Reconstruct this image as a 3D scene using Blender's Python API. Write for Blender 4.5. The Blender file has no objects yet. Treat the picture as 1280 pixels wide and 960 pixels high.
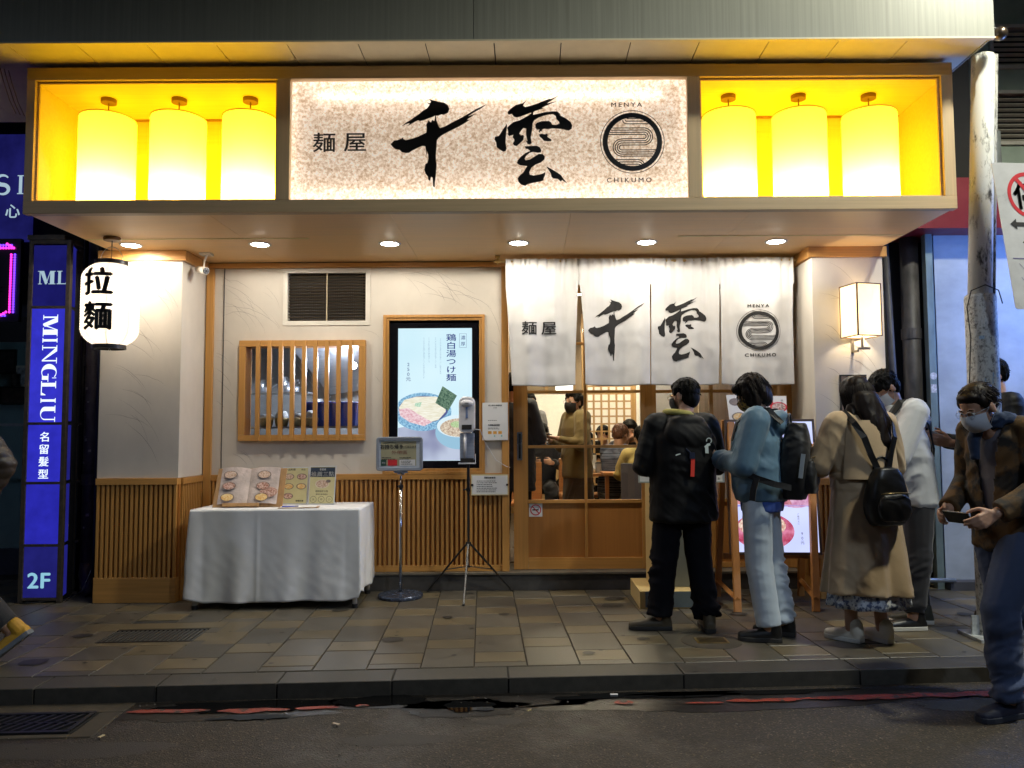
import bpy, bmesh, math, random
import numpy as np
from mathutils import Vector, Matrix, noise
R = math.radians
random.seed(7)
S = bpy.context.scene
COL = S.collection

# ---------------------------------------------------------------- camera
CAM_Y, CAM_H = -6.77, 1.30
cam_d = bpy.data.cameras.new("camera")
cam = bpy.data.objects.new("camera", cam_d); COL.objects.link(cam)
cam_d.sensor_width = 36.0
cam_d.lens = 28.125                      # 1000 px on a picture 1280 px wide
cam_d.shift_x = -20 / 1280
cam_d.clip_start = 0.05; cam_d.clip_end = 400
CM = Matrix.Rotation(R(90 + 3.6), 3, 'X') @ Matrix.Rotation(R(-0.33), 3, 'Z')
cam.matrix_world = Matrix.Translation((0, CAM_Y, CAM_H)) @ CM.to_4x4()
S.camera = cam

def P(px, py, Y):
    """design-time measuring aid: where the sight line of photo pixel (px, py) meets the plane y = Y"""
    d = CM @ Vector(((px - 660) / 1000, -(py - 480) / 1000, -1))
    t = (Y - CAM_Y) / d.y
    return (d.x * t, CAM_H + d.z * t)
def PX(px, Y, py=543): return P(px, py, Y)[0]
def PZ(py, Y, px=660): return P(px, py, Y)[1]

# ---------------------------------------------------------------- world, night
W = bpy.data.worlds.new("World"); S.world = W; W.use_nodes = True
nt = W.node_tree; nt.nodes.clear()
wo = nt.nodes.new('ShaderNodeOutputWorld'); wb = nt.nodes.new('ShaderNodeBackground')
sk = nt.nodes.new('ShaderNodeTexSky'); sk.sky_type = 'NISHITA'; sk.sun_disc = False
sk.sun_elevation = R(-4.0); sk.sun_rotation = R(200)
wb.inputs['Strength'].default_value = 0.12
nt.links.new(sk.outputs[0], wb.inputs[0]); nt.links.new(wb.outputs[0], wo.inputs[0])
S.view_settings.view_transform = 'Standard'; S.view_settings.look = 'None'
S.view_settings.exposure = 0.0; S.view_settings.gamma = 1.0
S.render.engine = 'CYCLES'
S.cycles.use_denoising = True
S.cycles.max_bounces = 7; S.cycles.diffuse_bounces = 4; S.cycles.glossy_bounces = 4
S.cycles.transmission_bounces = 4; S.cycles.transparent_max_bounces = 10
S.cycles.sample_clamp_indirect = 4.0
S.cycles.caustics_reflective = False; S.cycles.caustics_refractive = False

# ---------------------------------------------------------------- materials
MATS = {}
def _mat(name):
    m = bpy.data.materials.new(name); m.use_nodes = True
    nt = m.node_tree; nt.nodes.clear()
    out = nt.nodes.new('ShaderNodeOutputMaterial')
    MATS[name] = m
    return m, nt, out
def N(nt, t, **k):
    n = nt.nodes.new(t)
    for a, b in k.items():
        if a in n.inputs.keys(): n.inputs[a].default_value = b
        else: setattr(n, a, b)
    return n
def coords(nt, scale=(1, 1, 1), kind='Object'):
    tc = N(nt, 'ShaderNodeTexCoord'); mp = N(nt, 'ShaderNodeMapping')
    mp.inputs['Scale'].default_value = scale
    nt.links.new(tc.outputs[kind], mp.inputs['Vector'])
    return mp.outputs[0]
def ramp(nt, fac, stops):
    r = N(nt, 'ShaderNodeValToRGB'); e = r.color_ramp.elements
    e[0].position, e[0].color = stops[0][0], (*stops[0][1], 1)
    e[1].position, e[1].color = stops[-1][0], (*stops[-1][1], 1)
    for p, c in stops[1:-1]:
        x = e.new(p); x.color = (*c, 1)
    nt.links.new(fac, r.inputs[0]); return r.outputs[0]
def mul(c, k): return tuple(min(1, max(0, v * k)) for v in c)
def mat(name, col, rough=0.6, var=0.12, sc=(6, 6, 6), bump=0.0, bsc=(60, 60, 60), metal=0.0,
        spec=0.5, detail=6, col2=None, coat=0.0, island=0.0, sheen=0.0, lo=0.3, hi=0.7, bdist=0.002, rvar=0.12):
    """noise-varied principled surface; island = random value shift per object"""
    if name in MATS: return MATS[name]
    m, nt, out = _mat(name)
    b = N(nt, 'ShaderNodeBsdfPrincipled')
    n = N(nt, 'ShaderNodeTexNoise', Scale=1.0, Detail=detail, Roughness=0.6)
    nt.links.new(coords(nt, sc), n.inputs['Vector'])
    a_, b_ = (mul(col, 1 - var), mul(col, 1 + var)) if col2 is None else (col, col2)
    c = ramp(nt, n.outputs[0], [(lo, a_), (hi, b_)])
    if island:
        oi = N(nt, 'ShaderNodeObjectInfo')
        mr = N(nt, 'ShaderNodeMapRange'); mr.inputs['To Min'].default_value = 1 - island; mr.inputs['To Max'].default_value = 1 + island
        nt.links.new(oi.outputs['Random'], mr.inputs['Value'])
        h = N(nt, 'ShaderNodeHueSaturation'); nt.links.new(c, h.inputs['Color']); nt.links.new(mr.outputs[0], h.inputs['Value'])
        c = h.outputs[0]
    nt.links.new(c, b.inputs['Base Color'])
    rr = N(nt, 'ShaderNodeMapRange'); rr.inputs['To Min'].default_value = max(0.02, rough - rvar); rr.inputs['To Max'].default_value = min(1, rough + rvar)
    nt.links.new(n.outputs[0], rr.inputs['Value']); nt.links.new(rr.outputs[0], b.inputs['Roughness'])
    b.inputs['Metallic'].default_value = metal
    b.inputs['Specular IOR Level'].default_value = spec
    b.inputs['Coat Weight'].default_value = coat
    b.inputs['Sheen Weight'].default_value = sheen
    if bump:
        n2 = N(nt, 'ShaderNodeTexNoise', Scale=1.0, Detail=5, Roughness=0.65)
        nt.links.new(coords(nt, bsc), n2.inputs['Vector'])
        bp = N(nt, 'ShaderNodeBump', Strength=bump, Distance=bdist)
        nt.links.new(n2.outputs[0], bp.inputs['Height']); nt.links.new(bp.outputs[0], b.inputs['Normal'])
    nt.links.new(b.outputs[0], out.inputs[0])
    return m
def wood(name, col, axis='z', rough=0.45, var=0.16, island=0.06):
    s = {'x': (1.2, 45, 45), 'y': (45, 1.2, 45), 'z': (45, 45, 1.2)}[axis]
    return mat(name, col, rough, var, s, bump=0.25, bsc=tuple(v * 2.4 for v in s), island=island, bdist=0.0008)
def emit(name, col, strength):
    if name in MATS: return MATS[name]
    m, nt, out = _mat(name)
    e = N(nt, 'ShaderNodeEmission'); e.inputs[0].default_value = (*col, 1); e.inputs[1].default_value = strength
    nt.links.new(e.outputs[0], out.inputs[0]); return m
def emit_noise(name, c1, c2, strength, sc, detail=4, lo=.35, hi=.65):
    if name in MATS: return MATS[name]
    m, nt, out = _mat(name)
    e = N(nt, 'ShaderNodeEmission'); e.inputs[1].default_value = strength
    n = N(nt, 'ShaderNodeTexNoise', Scale=1.0, Detail=detail, Roughness=0.6)
    nt.links.new(coords(nt, sc), n.inputs['Vector'])
    nt.links.new(ramp(nt, n.outputs[0], [(lo, c1), (hi, c2)]), e.inputs[0])
    nt.links.new(e.outputs[0], out.inputs[0]); return m
def glass(name, tint=(1, 1, 1), refl=0.06, rough=0.02):
    if name in MATS: return MATS[name]
    m, nt, out = _mat(name)
    t = N(nt, 'ShaderNodeBsdfTransparent'); t.inputs[0].default_value = (*tint, 1)
    g = N(nt, 'ShaderNodeBsdfGlossy', Roughness=rough)
    lw = N(nt, 'ShaderNodeFresnel', IOR=1.45)
    mx = N(nt, 'ShaderNodeMixShader')
    nt.links.new(lw.outputs[0], mx.inputs[0]); nt.links.new(t.outputs[0], mx.inputs[1]); nt.links.new(g.outputs[0], mx.inputs[2])
    nt.links.new(mx.outputs[0], out.inputs[0]); return m
def shade(name, col, glow=0.0, glowcol=(1, 1, 1), trans=0.65, sc=(20, 20, 20), col2=None, lo=.3, hi=.7, detail=6, rough=.6):
    """thin lamp paper: translucent + diffuse, plus an optional even glow of its own"""
    if name in MATS: return MATS[name]
    m, nt, out = _mat(name)
    n = N(nt, 'ShaderNodeTexNoise', Scale=1.0, Detail=detail, Roughness=rough)
    nt.links.new(coords(nt, sc), n.inputs['Vector'])
    c = ramp(nt, n.outputs[0], [(lo, col if col2 else mul(col, .9)), (hi, col2 or col)])
    d = N(nt, 'ShaderNodeBsdfDiffuse'); t = N(nt, 'ShaderNodeBsdfTranslucent'); mx = N(nt, 'ShaderNodeMixShader', Fac=trans)
    nt.links.new(c, d.inputs[0]); nt.links.new(c, t.inputs[0])
    nt.links.new(d.outputs[0], mx.inputs[1]); nt.links.new(t.outputs[0], mx.inputs[2])
    o = mx.outputs[0]
    if glow:
        e = N(nt, 'ShaderNodeEmission'); e.inputs[1].default_value = glow
        mm = N(nt, 'ShaderNodeMix', data_type='RGBA', blend_type='MULTIPLY'); mm.inputs[0].default_value = 1
        nt.links.new(c, mm.inputs[6]); mm.inputs[7].default_value = (*glowcol, 1)
        nt.links.new(mm.outputs[2], e.inputs[0])
        ad = N(nt, 'ShaderNodeAddShader'); nt.links.new(o, ad.inputs[0]); nt.links.new(e.outputs[0], ad.inputs[1]); o = ad.outputs[0]
    nt.links.new(o, out.inputs[0]); return m

# ---------------------------------------------------------------- mesh builder
class MB:
    def __init__(s): s.v = []; s.f = []; s.m = []; s.mats = []; s.cur = 0
    def use(s, m):
        if m not in s.mats: s.mats.append(m)
        s.cur = s.mats.index(m); return s
    def add(s, vs, fs):
        o = len(s.v); s.v += [tuple(v) for v in vs]
        s.f += [tuple(i + o for i in f) for f in fs]; s.m += [s.cur] * len(fs); return s
    def box(s, x0, x1, y0, y1, z0, z1, rot=None, piv=None):
        vs = [(x, y, z) for z in (z0, z1) for y in (y0, y1) for x in (x0, x1)]
        if rot is not None:
            pv = Vector(piv or ((x0 + x1) / 2, (y0 + y1) / 2, (z0 + z1) / 2))
            vs = [tuple(rot @ (Vector(v) - pv) + pv) for v in vs]
        return s.add(vs, [(0, 2, 3, 1), (4, 5, 7, 6), (0, 1, 5, 4), (1, 3, 7, 5), (3, 2, 6, 7), (2, 0, 4, 6)])
    def ring(s, rings, cap0=True, cap1=True, closed=True):
        n = len(rings[0]); vs = [p for r in rings for p in r]; fs = []
        for i in range(len(rings) - 1):
            for j in range(n if closed else n - 1):
                k = (j + 1) % n
                fs.append((i * n + j, i * n + k, (i + 1) * n + k, (i + 1) * n + j))
        if cap0: fs.append(tuple(range(n))[::-1])
        if cap1: fs.append(tuple((len(rings) - 1) * n + j for j in range(n)))
        return s.add(vs, fs)
    def tube(s, pts, r, n=8, flat=1.0, up=None):
        """tube along pts; r number or list; flat squashes the section across 'up'"""
        pts = [Vector(p) for p in pts]; rs = r if isinstance(r, (list, tuple)) else [r] * len(pts)
        rings = []; prev = None
        for i, p in enumerate(pts):
            t = (pts[min(i + 1, len(pts) - 1)] - pts[max(i - 1, 0)]).normalized()
            if prev is None:
                a = Vector(up) if up is not None else (Vector((0, 0, 1)) if abs(t.z) < .9 else Vector((1, 0, 0)))
                u = (a - t * a.dot(t)).normalized()
            else:
                a = Vector(up) if up is not None else prev
                u = (a - t * a.dot(t)).normalized()
            prev = u; w = t.cross(u)
            rings.append([tuple(p + u * (math.cos(q) * rs[i] * flat) + w * (math.sin(q) * rs[i])) for q in [2 * math.pi * k / n for k in range(n)]])
        return s.ring(rings)
    def cyl(s, a, b, r0, r1=None, n=16):
        return s.tube([a, b], [r0, r0 if r1 is None else r1], n)
    def lathe(s, prof, c=(0, 0, 0), n=32, caps=True):
        rings = [[(c[0] + r * math.cos(2 * math.pi * k / n), c[1] + r * math.sin(2 * math.pi * k / n), c[2] + z) for k in range(n)] for r, z in prof]
        return s.ring(rings, caps, caps)
    def ell(s, c, r, rot=None, n=16, m=10):
        vs = []; c = Vector(c)
        for i in range(1, m):
            a = math.pi * i / m
            for k in range(n):
                q = 2 * math.pi * k / n
                p = Vector((r[0] * math.sin(a) * math.cos(q), r[1] * math.sin(a) * math.sin(q), -r[2] * math.cos(a)))
                vs.append(tuple(c + (rot @ p if rot is not None else p)))
        p0 = Vector((0, 0, -r[2])); p1 = Vector((0, 0, r[2]))
        vs += [tuple(c + (rot @ p0 if rot is not None else p0)), tuple(c + (rot @ p1 if rot is not None else p1))]
        fs = []
        for i in range(m - 2):
            for k in range(n):
                k2 = (k + 1) % n; fs.append((i * n + k, i * n + k2, (i + 1) * n + k2, (i + 1) * n + k))
        b, t = (m - 1) * n, (m - 1) * n + 1
        for k in range(n):
            k2 = (k + 1) % n; fs.append((b, k2, k)); fs.append((t, (m - 2) * n + k, (m - 2) * n + k2))
        return s.add(vs, fs)
    def cap(s, a, b, ra, rb, n=12):
        """capsule with rounded ends"""
        a, b = Vector(a), Vector(b); d = (b - a)
        if d.length < 1e-6: return s.ell(a, (ra, ra, ra))
        t = d.normalized(); pts = []; rs = []
        for q in (-80, -50, -22): pts.append(a + t * (ra * math.sin(R(q)))); rs.append(ra * math.cos(R(q)))
        pts.append(a); rs.append(ra); pts.append(b); rs.append(rb)
        for q in (22, 50, 80): pts.append(b + t * (rb * math.sin(R(q)))); rs.append(rb * math.cos(R(q)))
        return s.tube(pts, rs, n)
    def prism(s, poly, fn, d):
        """2-D polygon (u,v) -> fn(u,v,depth); extruded by d; may be concave"""
        from mathutils.geometry import tessellate_polygon
        tri = tessellate_polygon([[Vector((u, v, 0)) for u, v in poly]])
        n = len(poly); vs = [fn(u, v, 0) for u, v in poly] + [fn(u, v, d) for u, v in poly]
        fs = [tuple(t) for t in tri] + [tuple(i + n for i in t)[::-1] for t in tri]
        fs += [(i, (i + 1) % n, (i + 1) % n + n, i + n) for i in range(n)]
        return s.add(vs, fs)
    def flat(s, poly, fn):
        from mathutils.geometry import tessellate_polygon
        tri = tessellate_polygon([[Vector((u, v, 0)) for u, v in poly]])
        return s.add([fn(u, v, 0) for u, v in poly], [tuple(t) for t in tri])
    def mesh(s, name, off=(0, 0, 0), smooth=False, fix=True):
        me = bpy.data.meshes.new(name)
        o = Vector(off)
        me.from_pydata([tuple(Vector(v) - o) for v in s.v], [], s.f)
        for m in s.mats: me.materials.append(m)
        if len(s.mats) > 1: me.polygons.foreach_set('material_index', s.m)
        if fix:
            bm = bmesh.new(); bm.from_mesh(me); bmesh.ops.recalc_face_normals(bm, faces=bm.faces); bm.to_mesh(me); bm.free()
        if smooth: me.polygons.foreach_set('use_smooth', [True] * len(me.polygons))
        me.update(); return me

def link(name, me, parent=None, loc=(0, 0, 0)):
    o = bpy.data.objects.new(name, me); COL.objects.link(o); o.location = loc
    if parent is not None: o.parent = parent
    return o
class Thing:
    def __init__(s, name, label, cat, base=(0, 0, 0), group=None):
        s.o = link(name, None, None, base); s.base = Vector(base)
        s.o.empty_display_size = .1
        tag(s.o, label, cat, group)
    def add(s, name, mb, m=None, parent=None, smooth=False, bevel=0, label=None, kind=None, origin=None):
        if m is not None:
            if not mb.mats: mb.mats = [m]
            else: mb.mats = [m] if len(mb.mats) == 1 and mb.mats[0] is None else mb.mats
        pw = s.base + (Vector(parent.location) if parent is not None else Vector())
        og = Vector(origin) if origin is not None else pw
        me = mb.mesh(name, og, smooth)
        o = link(name, me, parent or s.o, og - pw)
        if bevel: bev(o, bevel)
        if label: o['label'] = label
        if kind: o['kind'] = kind
        return o
    def light(s, name, kind, loc, energy, col, **k):
        d = bpy.data.lights.new(name, kind); d.energy = energy; d.color = col
        for a, b in k.items(): setattr(d, a, b)
        o = link(name, d, s.o, Vector(loc) - s.base); return o
def tag(o, label=None, cat=None, group=None, kind=None):
    if label: o['label'] = label
    if cat: o['category'] = cat
    if group: o['group'] = group
    if kind: o['kind'] = kind
    return o
def bev(o, w, seg=2):
    b = o.modifiers.new('bevel', 'BEVEL'); b.width = w; b.segments = seg; b.limit_method = 'ANGLE'; b.angle_limit = R(40)
    return o
def struct(name, mb, m=None, smooth=False, bevel=0, kind='structure'):
    if m is not None and not mb.mats: mb.mats = [m]
    o = link(name, mb.mesh(name, (0, 0, 0), smooth)); o['kind'] = kind
    if bevel: bev(o, bevel)
    return o
def single(name, mb, m, label, cat, group=None, smooth=False, bevel=0, base=None):
    if m is not None and not mb.mats: mb.mats = [m]
    if base is None:
        a = np.array(mb.v); base = ((a[:, 0].min() + a[:, 0].max()) / 2, (a[:, 1].min() + a[:, 1].max()) / 2, a[:, 2].min())
    o = link(name, mb.mesh(name, base, smooth), None, base)
    if bevel: bev(o, bevel)
    return tag(o, label, cat, group)
_txt = {}
def text(body, size=1.0, vertical=False, spacing=1.0, sx=1.0, res=3):
    """verts (u,v) centred on 0,0 and faces, height = size"""
    key = (body, vertical, spacing)
    if key not in _txt:
        V, F = [], []
        lines = list(body) if vertical else [body]
        for i, ch in enumerate(lines):
            c = bpy.data.curves.new('t', 'FONT'); c.body = ch; c.size = 1; c.resolution_u = res
            c.space_character = 1.0 if vertical else spacing
            c.align_x = 'CENTER'
            o = bpy.data.objects.new('t', c); COL.objects.link(o)
            dg = bpy.context.evaluated_depsgraph_get()
            m = bpy.data.meshes.new_from_object(o.evaluated_get(dg))
            n = len(V); V += [(v.co.x, v.co.y - (i * spacing if vertical else 0)) for v in m.vertices]
            F += [tuple(k + n for k in p.vertices) for p in m.polygons]
            bpy.data.objects.remove(o); bpy.data.curves.remove(c); bpy.data.meshes.remove(m)
        if V:
            a = np.array(V); mid = (a.max(0) + a.min(0)) / 2; a = a - mid
        else: a = np.zeros((0, 2))
        _txt[key] = (a, F)
    a, F = _txt[key]
    return [(u * size * sx, v * size) for u, v in a], F
def plane_fn(o, ux, uz, nrm):
    o, ux, uz, nrm = Vector(o), Vector(ux), Vector(uz), Vector(nrm)
    return lambda u, v, d=0: tuple(o + ux * u + uz * v + nrm * d)
def put_text(mb, body, fn, u, v, size, d=0.0, bold=0.0, **k):
    V, F = text(body, size, **k); w = bold * size * .8
    for i, (p, q) in enumerate([(0, 0)] if bold <= 0 else [(0, 0), (w, 0), (-w, 0), (0, w * .7), (0, -w * .7)]):
        mb.add([fn(u + a + p, v + b + q, d + .00025 * i) for a, b in V], F)
    return mb
def front(Y): return lambda u, v, d=0: (u, Y - d, v)          # a surface facing the street
# ================================================================= ground
TH = R(3.25)
PU = Vector((math.cos(TH), math.sin(TH), 0)); PV = Vector((-math.sin(TH), math.cos(TH), 0)); PO = Vector((0, -2.39, 0))
def G(u, v, z=0.0):
    p = PO + PU * u + PV * v; return (p.x, p.y, z)
ROAD = -0.082
M_tile_d = mat('paver_grey', (.086, .076, .058), .42, .25, (9, 9, 9), bump=.5, bsc=(160, 160, 160), island=.16, bdist=.0015)
M_tile_l = mat('paver_tan', (.125, .100, .058), .42, .2, (9, 9, 9), bump=.5, bsc=(160, 160, 160), island=.14, bdist=.0015)
M_joint = mat('joint_sand', (.03, .028, .025), .9)
M_kerb = mat('kerb_granite', (.048, .043, .034), .6, .3, (14, 14, 14), bump=.6, bsc=(120, 120, 120), island=.1)
def asphalt():
    m, nt, out = _mat('asphalt')
    b = N(nt, 'ShaderNodeBsdfPrincipled')
    big = N(nt, 'ShaderNodeTexNoise', Scale=.9, Detail=7, Roughness=.62); nt.links.new(coords(nt), big.inputs['Vector'])
    fine = N(nt, 'ShaderNodeTexVoronoi', Scale=130.0); nt.links.new(coords(nt), fine.inputs['Vector'])
    n3 = N(nt, 'ShaderNodeTexNoise', Scale=70.0, Detail=5); nt.links.new(coords(nt), n3.inputs['Vector'])
    base = ramp(nt, big.outputs[0], [(.36, (.017, .014, .011)), (.46, (.034, .027, .020)), (.7, (.050, .040, .029))])
    spk = ramp(nt, fine.outputs['Color'], [(.45, (.55, .55, .55)), (.80, (1.25, 1.2, 1.1)), (.95, (3.6, 3.4, 3.0))])
    mm = N(nt, 'ShaderNodeMix', data_type='RGBA', blend_type='MULTIPLY'); mm.inputs[0].default_value = 1
    nt.links.new(base, mm.inputs[6]); nt.links.new(spk, mm.inputs[7])
    nt.links.new(mm.outputs[2], b.inputs['Base Color'])
    rr = ramp(nt, big.outputs[0], [(.36, (.28,) * 3), (.5, (.72,) * 3)]); nt.links.new(rr, b.inputs['Roughness'])
    ad = N(nt, 'ShaderNodeMath', operation='ADD'); nt.links.new(fine.outputs['Distance'], ad.inputs[0]); nt.links.new(n3.outputs[0], ad.inputs[1])
    bp = N(nt, 'ShaderNodeBump', Strength=.8, Distance=.0045); nt.links.new(ad.outputs[0], bp.inputs['Height']); nt.links.new(bp.outputs[0], b.inputs['Normal'])
    nt.links.new(b.outputs[0], out.inputs[0]); return m
M_asph = asphalt()
mb = MB(); mb.add([G(-60, -40, ROAD), G(60, -40, ROAD), G(60, .02, ROAD), G(-60, .02, ROAD)], [(0, 1, 2, 3)])
struct('road', mb, M_asph)
mb = MB()
for a, b, c, d, z0, z1 in [(-30, 30, .01, 14, -.3, -.008)]:
    mb.add([G(a, c, z0), G(b, c, z0), G(b, d, z0), G(a, d, z0), G(a, c, z1), G(b, c, z1), G(b, d, z1), G(a, d, z1)],
           [(0, 3, 2, 1), (4, 5, 6, 7), (0, 1, 5, 4), (1, 2, 6, 5), (2, 3, 7, 6), (3, 0, 4, 7)])
pave = struct('pavement', mb, M_joint)
_tile_cache = {}
def tile_mesh(w, d, m, h=.03, jag=0):
    key = (round(w, 3), round(d, 3), m.name, jag)
    if key not in _tile_cache:
        q = MB(); q.mats = [m]; c = .003
        r = random.Random(hash(key[:2]) & 999)
        q.ring([[(0, 0, -h), (w, 0, -h), (w, d, -h), (0, d, -h)], [(0, 0, -c), (w, 0, -c), (w, d, -c), (0, d, -c)],
                [(c, c, 0), (w - c, c, 0), (w - c, d - c, 0), (c, d - c, 0)]])
        _tile_cache[key] = q.mesh('paving_tile')
    return _tile_cache[key]
def place_tile(name, me, u, v, z=0.0, parent=pave):
    o = link(name, me, parent, G(u, v, z))
    o.rotation_euler = (random.uniform(-.002, .002), random.uniform(-.002, .002), TH); return o
# grate set into the pavement, and an iron cover: cells they take are skipped
PW, LD, LL = .300, .40, .215
grate_uv = (-2.78, -2.06, .93, 1.26)
ni = 0
far_mb = {M_tile_d: MB(), M_tile_l: MB()}
for i in range(-26, 27):
    u = i * PW; v = .215 - (LD + LL) * ((i * .5) % 1.0); k = 0
    while v < 3.1:
        dark = k % 2 == 0; L = LD if dark else LL
        a, b = max(v, .215), v + L
        if b - a > .05:
            m = M_tile_d if dark else M_tile_l
            uc, vc = u + PW / 2, (a + b) / 2
            if grate_uv[0] - .02 < uc < grate_uv[1] + .02 and grate_uv[2] - .12 < vc < grate_uv[3] + .12:
                pass
            elif -12 <= i <= 12 and b < 2.7:
                me = tile_mesh(PW - .006, round(b - a - .006, 3), m)
                place_tile('paving_tile', me, u + .003, a + .003, random.uniform(-.0012, .0012)); ni += 1
            else:
                q = far_mb[m]; z = 0
                q.add([G(u + .003, a + .003, z), G(u + PW - .003, a + .003, z), G(u + PW - .003, b - .003, z), G(u + .003, b - .003, z)], [(0, 1, 2, 3)])
        v = b if b > v else v + L; k += 1
for m, q in far_mb.items():
    q.mats = [m]; o = link('paving_beyond', q.mesh('paving_beyond'), pave); o['kind'] = 'stuff'
# plain slabs around the grate
for a, b, c, d in [(-3.0, -2.82, .83, 1.44), (-2.02, -1.8, .83, 1.44), (-2.82, -2.02, .83, .92), (-2.82, -2.02, 1.27, 1.44)]:
    place_tile('paving_tile', tile_mesh(b - a - .006, d - c - .006, M_tile_l), a + .003, c + .003)
# kerb stones
u = -12.3; r = random.Random(3)
while u < 12:
    L = r.choice([.62, .95, .95, .98, .6])
    me = tile_mesh(L - .008, .205, M_kerb, h=.26)
    o = place_tile('kerb_stone', me, u, r.uniform(-.004, .004), 0.0); o.rotation_euler = (0, 0, TH); bev(o, .012, 2)
    u += L
# street drain at lower left, with concrete surround
M_iron = mat('cast_iron', (.035, .036, .04), .42, .3, (20, 20, 20), bump=.4, metal=.7)
M_conc = mat('drain_concrete', (.055, .045, .03), .8, .3, (7, 7, 7), bump=.6, bsc=(90, 90, 90))
T = Thing('street_drain', 'slotted iron drain grate in a concrete surround in the road at the lower left', 'drain', G(-2.75, -.35, ROAD))
def gx(mb, a, b, c, d, z0, z1):
    return mb.add([G(a, c, z0), G(b, c, z0), G(b, d, z0), G(a, d, z0), G(a, c, z1), G(b, c, z1), G(b, d, z1), G(a, d, z1)],
                  [(0, 3, 2, 1), (4, 5, 6, 7), (0, 1, 5, 4), (1, 2, 6, 5), (2, 3, 7, 6), (3, 0, 4, 7)])
mb = MB(); z0, z1 = ROAD - .05, ROAD + .006
gx(mb, -4.2, -2.05, -.155, -.02, z0, z1); gx(mb, -2.16, -2.052, -.49, -.157, z0, z1); gx(mb, -4.2, -2.162, -.49, -.445, z0, z1)
T.add('surround', mb, M_conc, bevel=.006)
mb = MB(); gx(mb, -4.2, -2.165, -.44, -.16, ROAD + .001, ROAD + .003)
T.add('pit', mb, mat('pit_black', (.004, .004, .004), .9))
mb = MB(); gx(mb, -4.2, -2.18, -.185, -.16, ROAD + .003, ROAD + .014); gx(mb, -4.2, -2.18, -.44, -.415, ROAD + .003, ROAD + .014); gx(mb, -2.2, -2.18, -.414, -.186, ROAD + .003, ROAD + .014)
T.add('grate_frame', mb, M_iron, bevel=.002)
q = MB(); q.mats = [M_iron]; q.add([(0, 0, 0), (.018, 0, 0), (.06, .1, 0), (.042, .1, 0), (0, 0, .011), (.018, 0, .011), (.06, .1, .011), (.042, .1, .011)],
                                   [(0, 3, 2, 1), (4, 5, 6, 7), (0, 1, 5, 4), (1, 2, 6, 5), (2, 3, 7, 6), (3, 0, 4, 7)])
bar = q.mesh('grate_bar')
for j, v in enumerate((-.413, -.30)):
    for i in range(36):
        o = link('grate_bar', bar, T.o, Vector(G(-3.95 + i * .048, v, ROAD + .003)) - T.base); o.rotation_euler = (0, 0, TH)
mb = MB(); gx(mb, -4.2, -2.2, -.311, -.303, ROAD + .003, ROAD + .013); T.add('cross_bar', mb, M_iron)
# pavement grate
T = Thing('pavement_grate', 'ribbed grey steel grate set flush in the paving in front of the cloth covered table', 'grate', G(-2.42, 1.1, 0))
ga, gb, gc, gd = grate_uv
mb = MB(); gx(mb, ga - .03, gb + .03, gc, gc + .02, -.03, -.001); gx(mb, ga - .03, gb + .03, gd - .02, gd, -.03, -.001); gx(mb, ga - .03, ga - .01, gc + .021, gd - .021, -.03, -.001); gx(mb, gb + .01, gb + .03, gc + .021, gd - .021, -.03, -.001)
T.add('grate_frame', mb, M_iron)
mb = MB(); gx(mb, -.006, .006, 0, gd - gc - .044, 0, .02)
q = MB(); q.mats = [mat('steel_rib', (.12, .12, .11), .4, .3, metal=.6)]; q.box(0, .013, 0, gd - gc - .044, 0, .02); rib = q.mesh('rib')
for i in range(24):
    o = link('rib', rib, T.o, Vector(G(ga + i * (gb - ga) / 24 + .004, gc + .022, -.022)) - T.base); o.rotation_euler = (0, 0, TH)
# iron cover near the queue
T = Thing('inspection_cover', 'round worn inspection cover in the paving between the queueing people', 'cover', G(1.18, .68, 0))
c = Vector(G(1.18, .66, 0))
mb = MB(); mb.lathe([(.0, -.02), (.19, -.02), (.19, .0015), (.17, .003), (.0, .003)], c, 40, False); T.add('collar', mb, M_conc, smooth=False)
mb = MB(); mb.box(c.x - .1, c.x + .1, c.y - .07, c.y + .07, .0035, .007); T.add('lid', mb, mat('brass_worn', (.22, .15, .05), .4, .4, (25, 25, 25), metal=.6), bevel=.002)
mb = MB()
for k in range(5): mb.box(c.x - .085, c.x + .085, c.y - .055 + k * .025, c.y - .048 + k * .025, .0075, .0095)
T.add('ridge', mb, M_iron)

# road markings, puddles, wet patches
def blob(cu, cv, ru, rv, seed, n=54, rough=.35, freq=1.6):
    o = []
    for k in range(n):
        a = 2 * math.pi * k / n
        s = 1 + rough * noise.noise(Vector((math.cos(a) * freq + seed, math.sin(a) * freq, seed * 1.7))) + rough * .4 * noise.noise(Vector((math.cos(a) * 5 + seed, math.sin(a) * 5, 3.1)))
        o.append((cu + ru * s * math.cos(a), cv + rv * s * math.sin(a)))
    return o
def gf(z): return lambda u, v, d=0: G(u, v, z)
M_wet = mat('wet_asphalt', (.014, .012, .010), .34, .4, (30, 30, 30), bump=.6, bsc=(150, 150, 150), rvar=.15)
M_water = mat('puddle_water', (.004, .004, .004), .03, .1, rvar=.01, spec=.6)
M_patch = mat('asphalt_patch', (.034, .030, .026), .65, .5, (60, 60, 60), bump=1, bsc=(170, 170, 170), bdist=.004)
mb = MB()
for a in [(-1.55, -.16, .62, .15, 1.1), (-.3, -.12, .75, .12, 4.2), (1.2, -.2, 1.1, .17, 2.7), (2.9, -.38, .9, .16, 8.1), (-.35, -.22, .3, .13, 6.6)]:
    mb.flat(blob(*a), gf(ROAD + .002))
struct('wet_asphalt', mb, M_wet)
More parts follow.
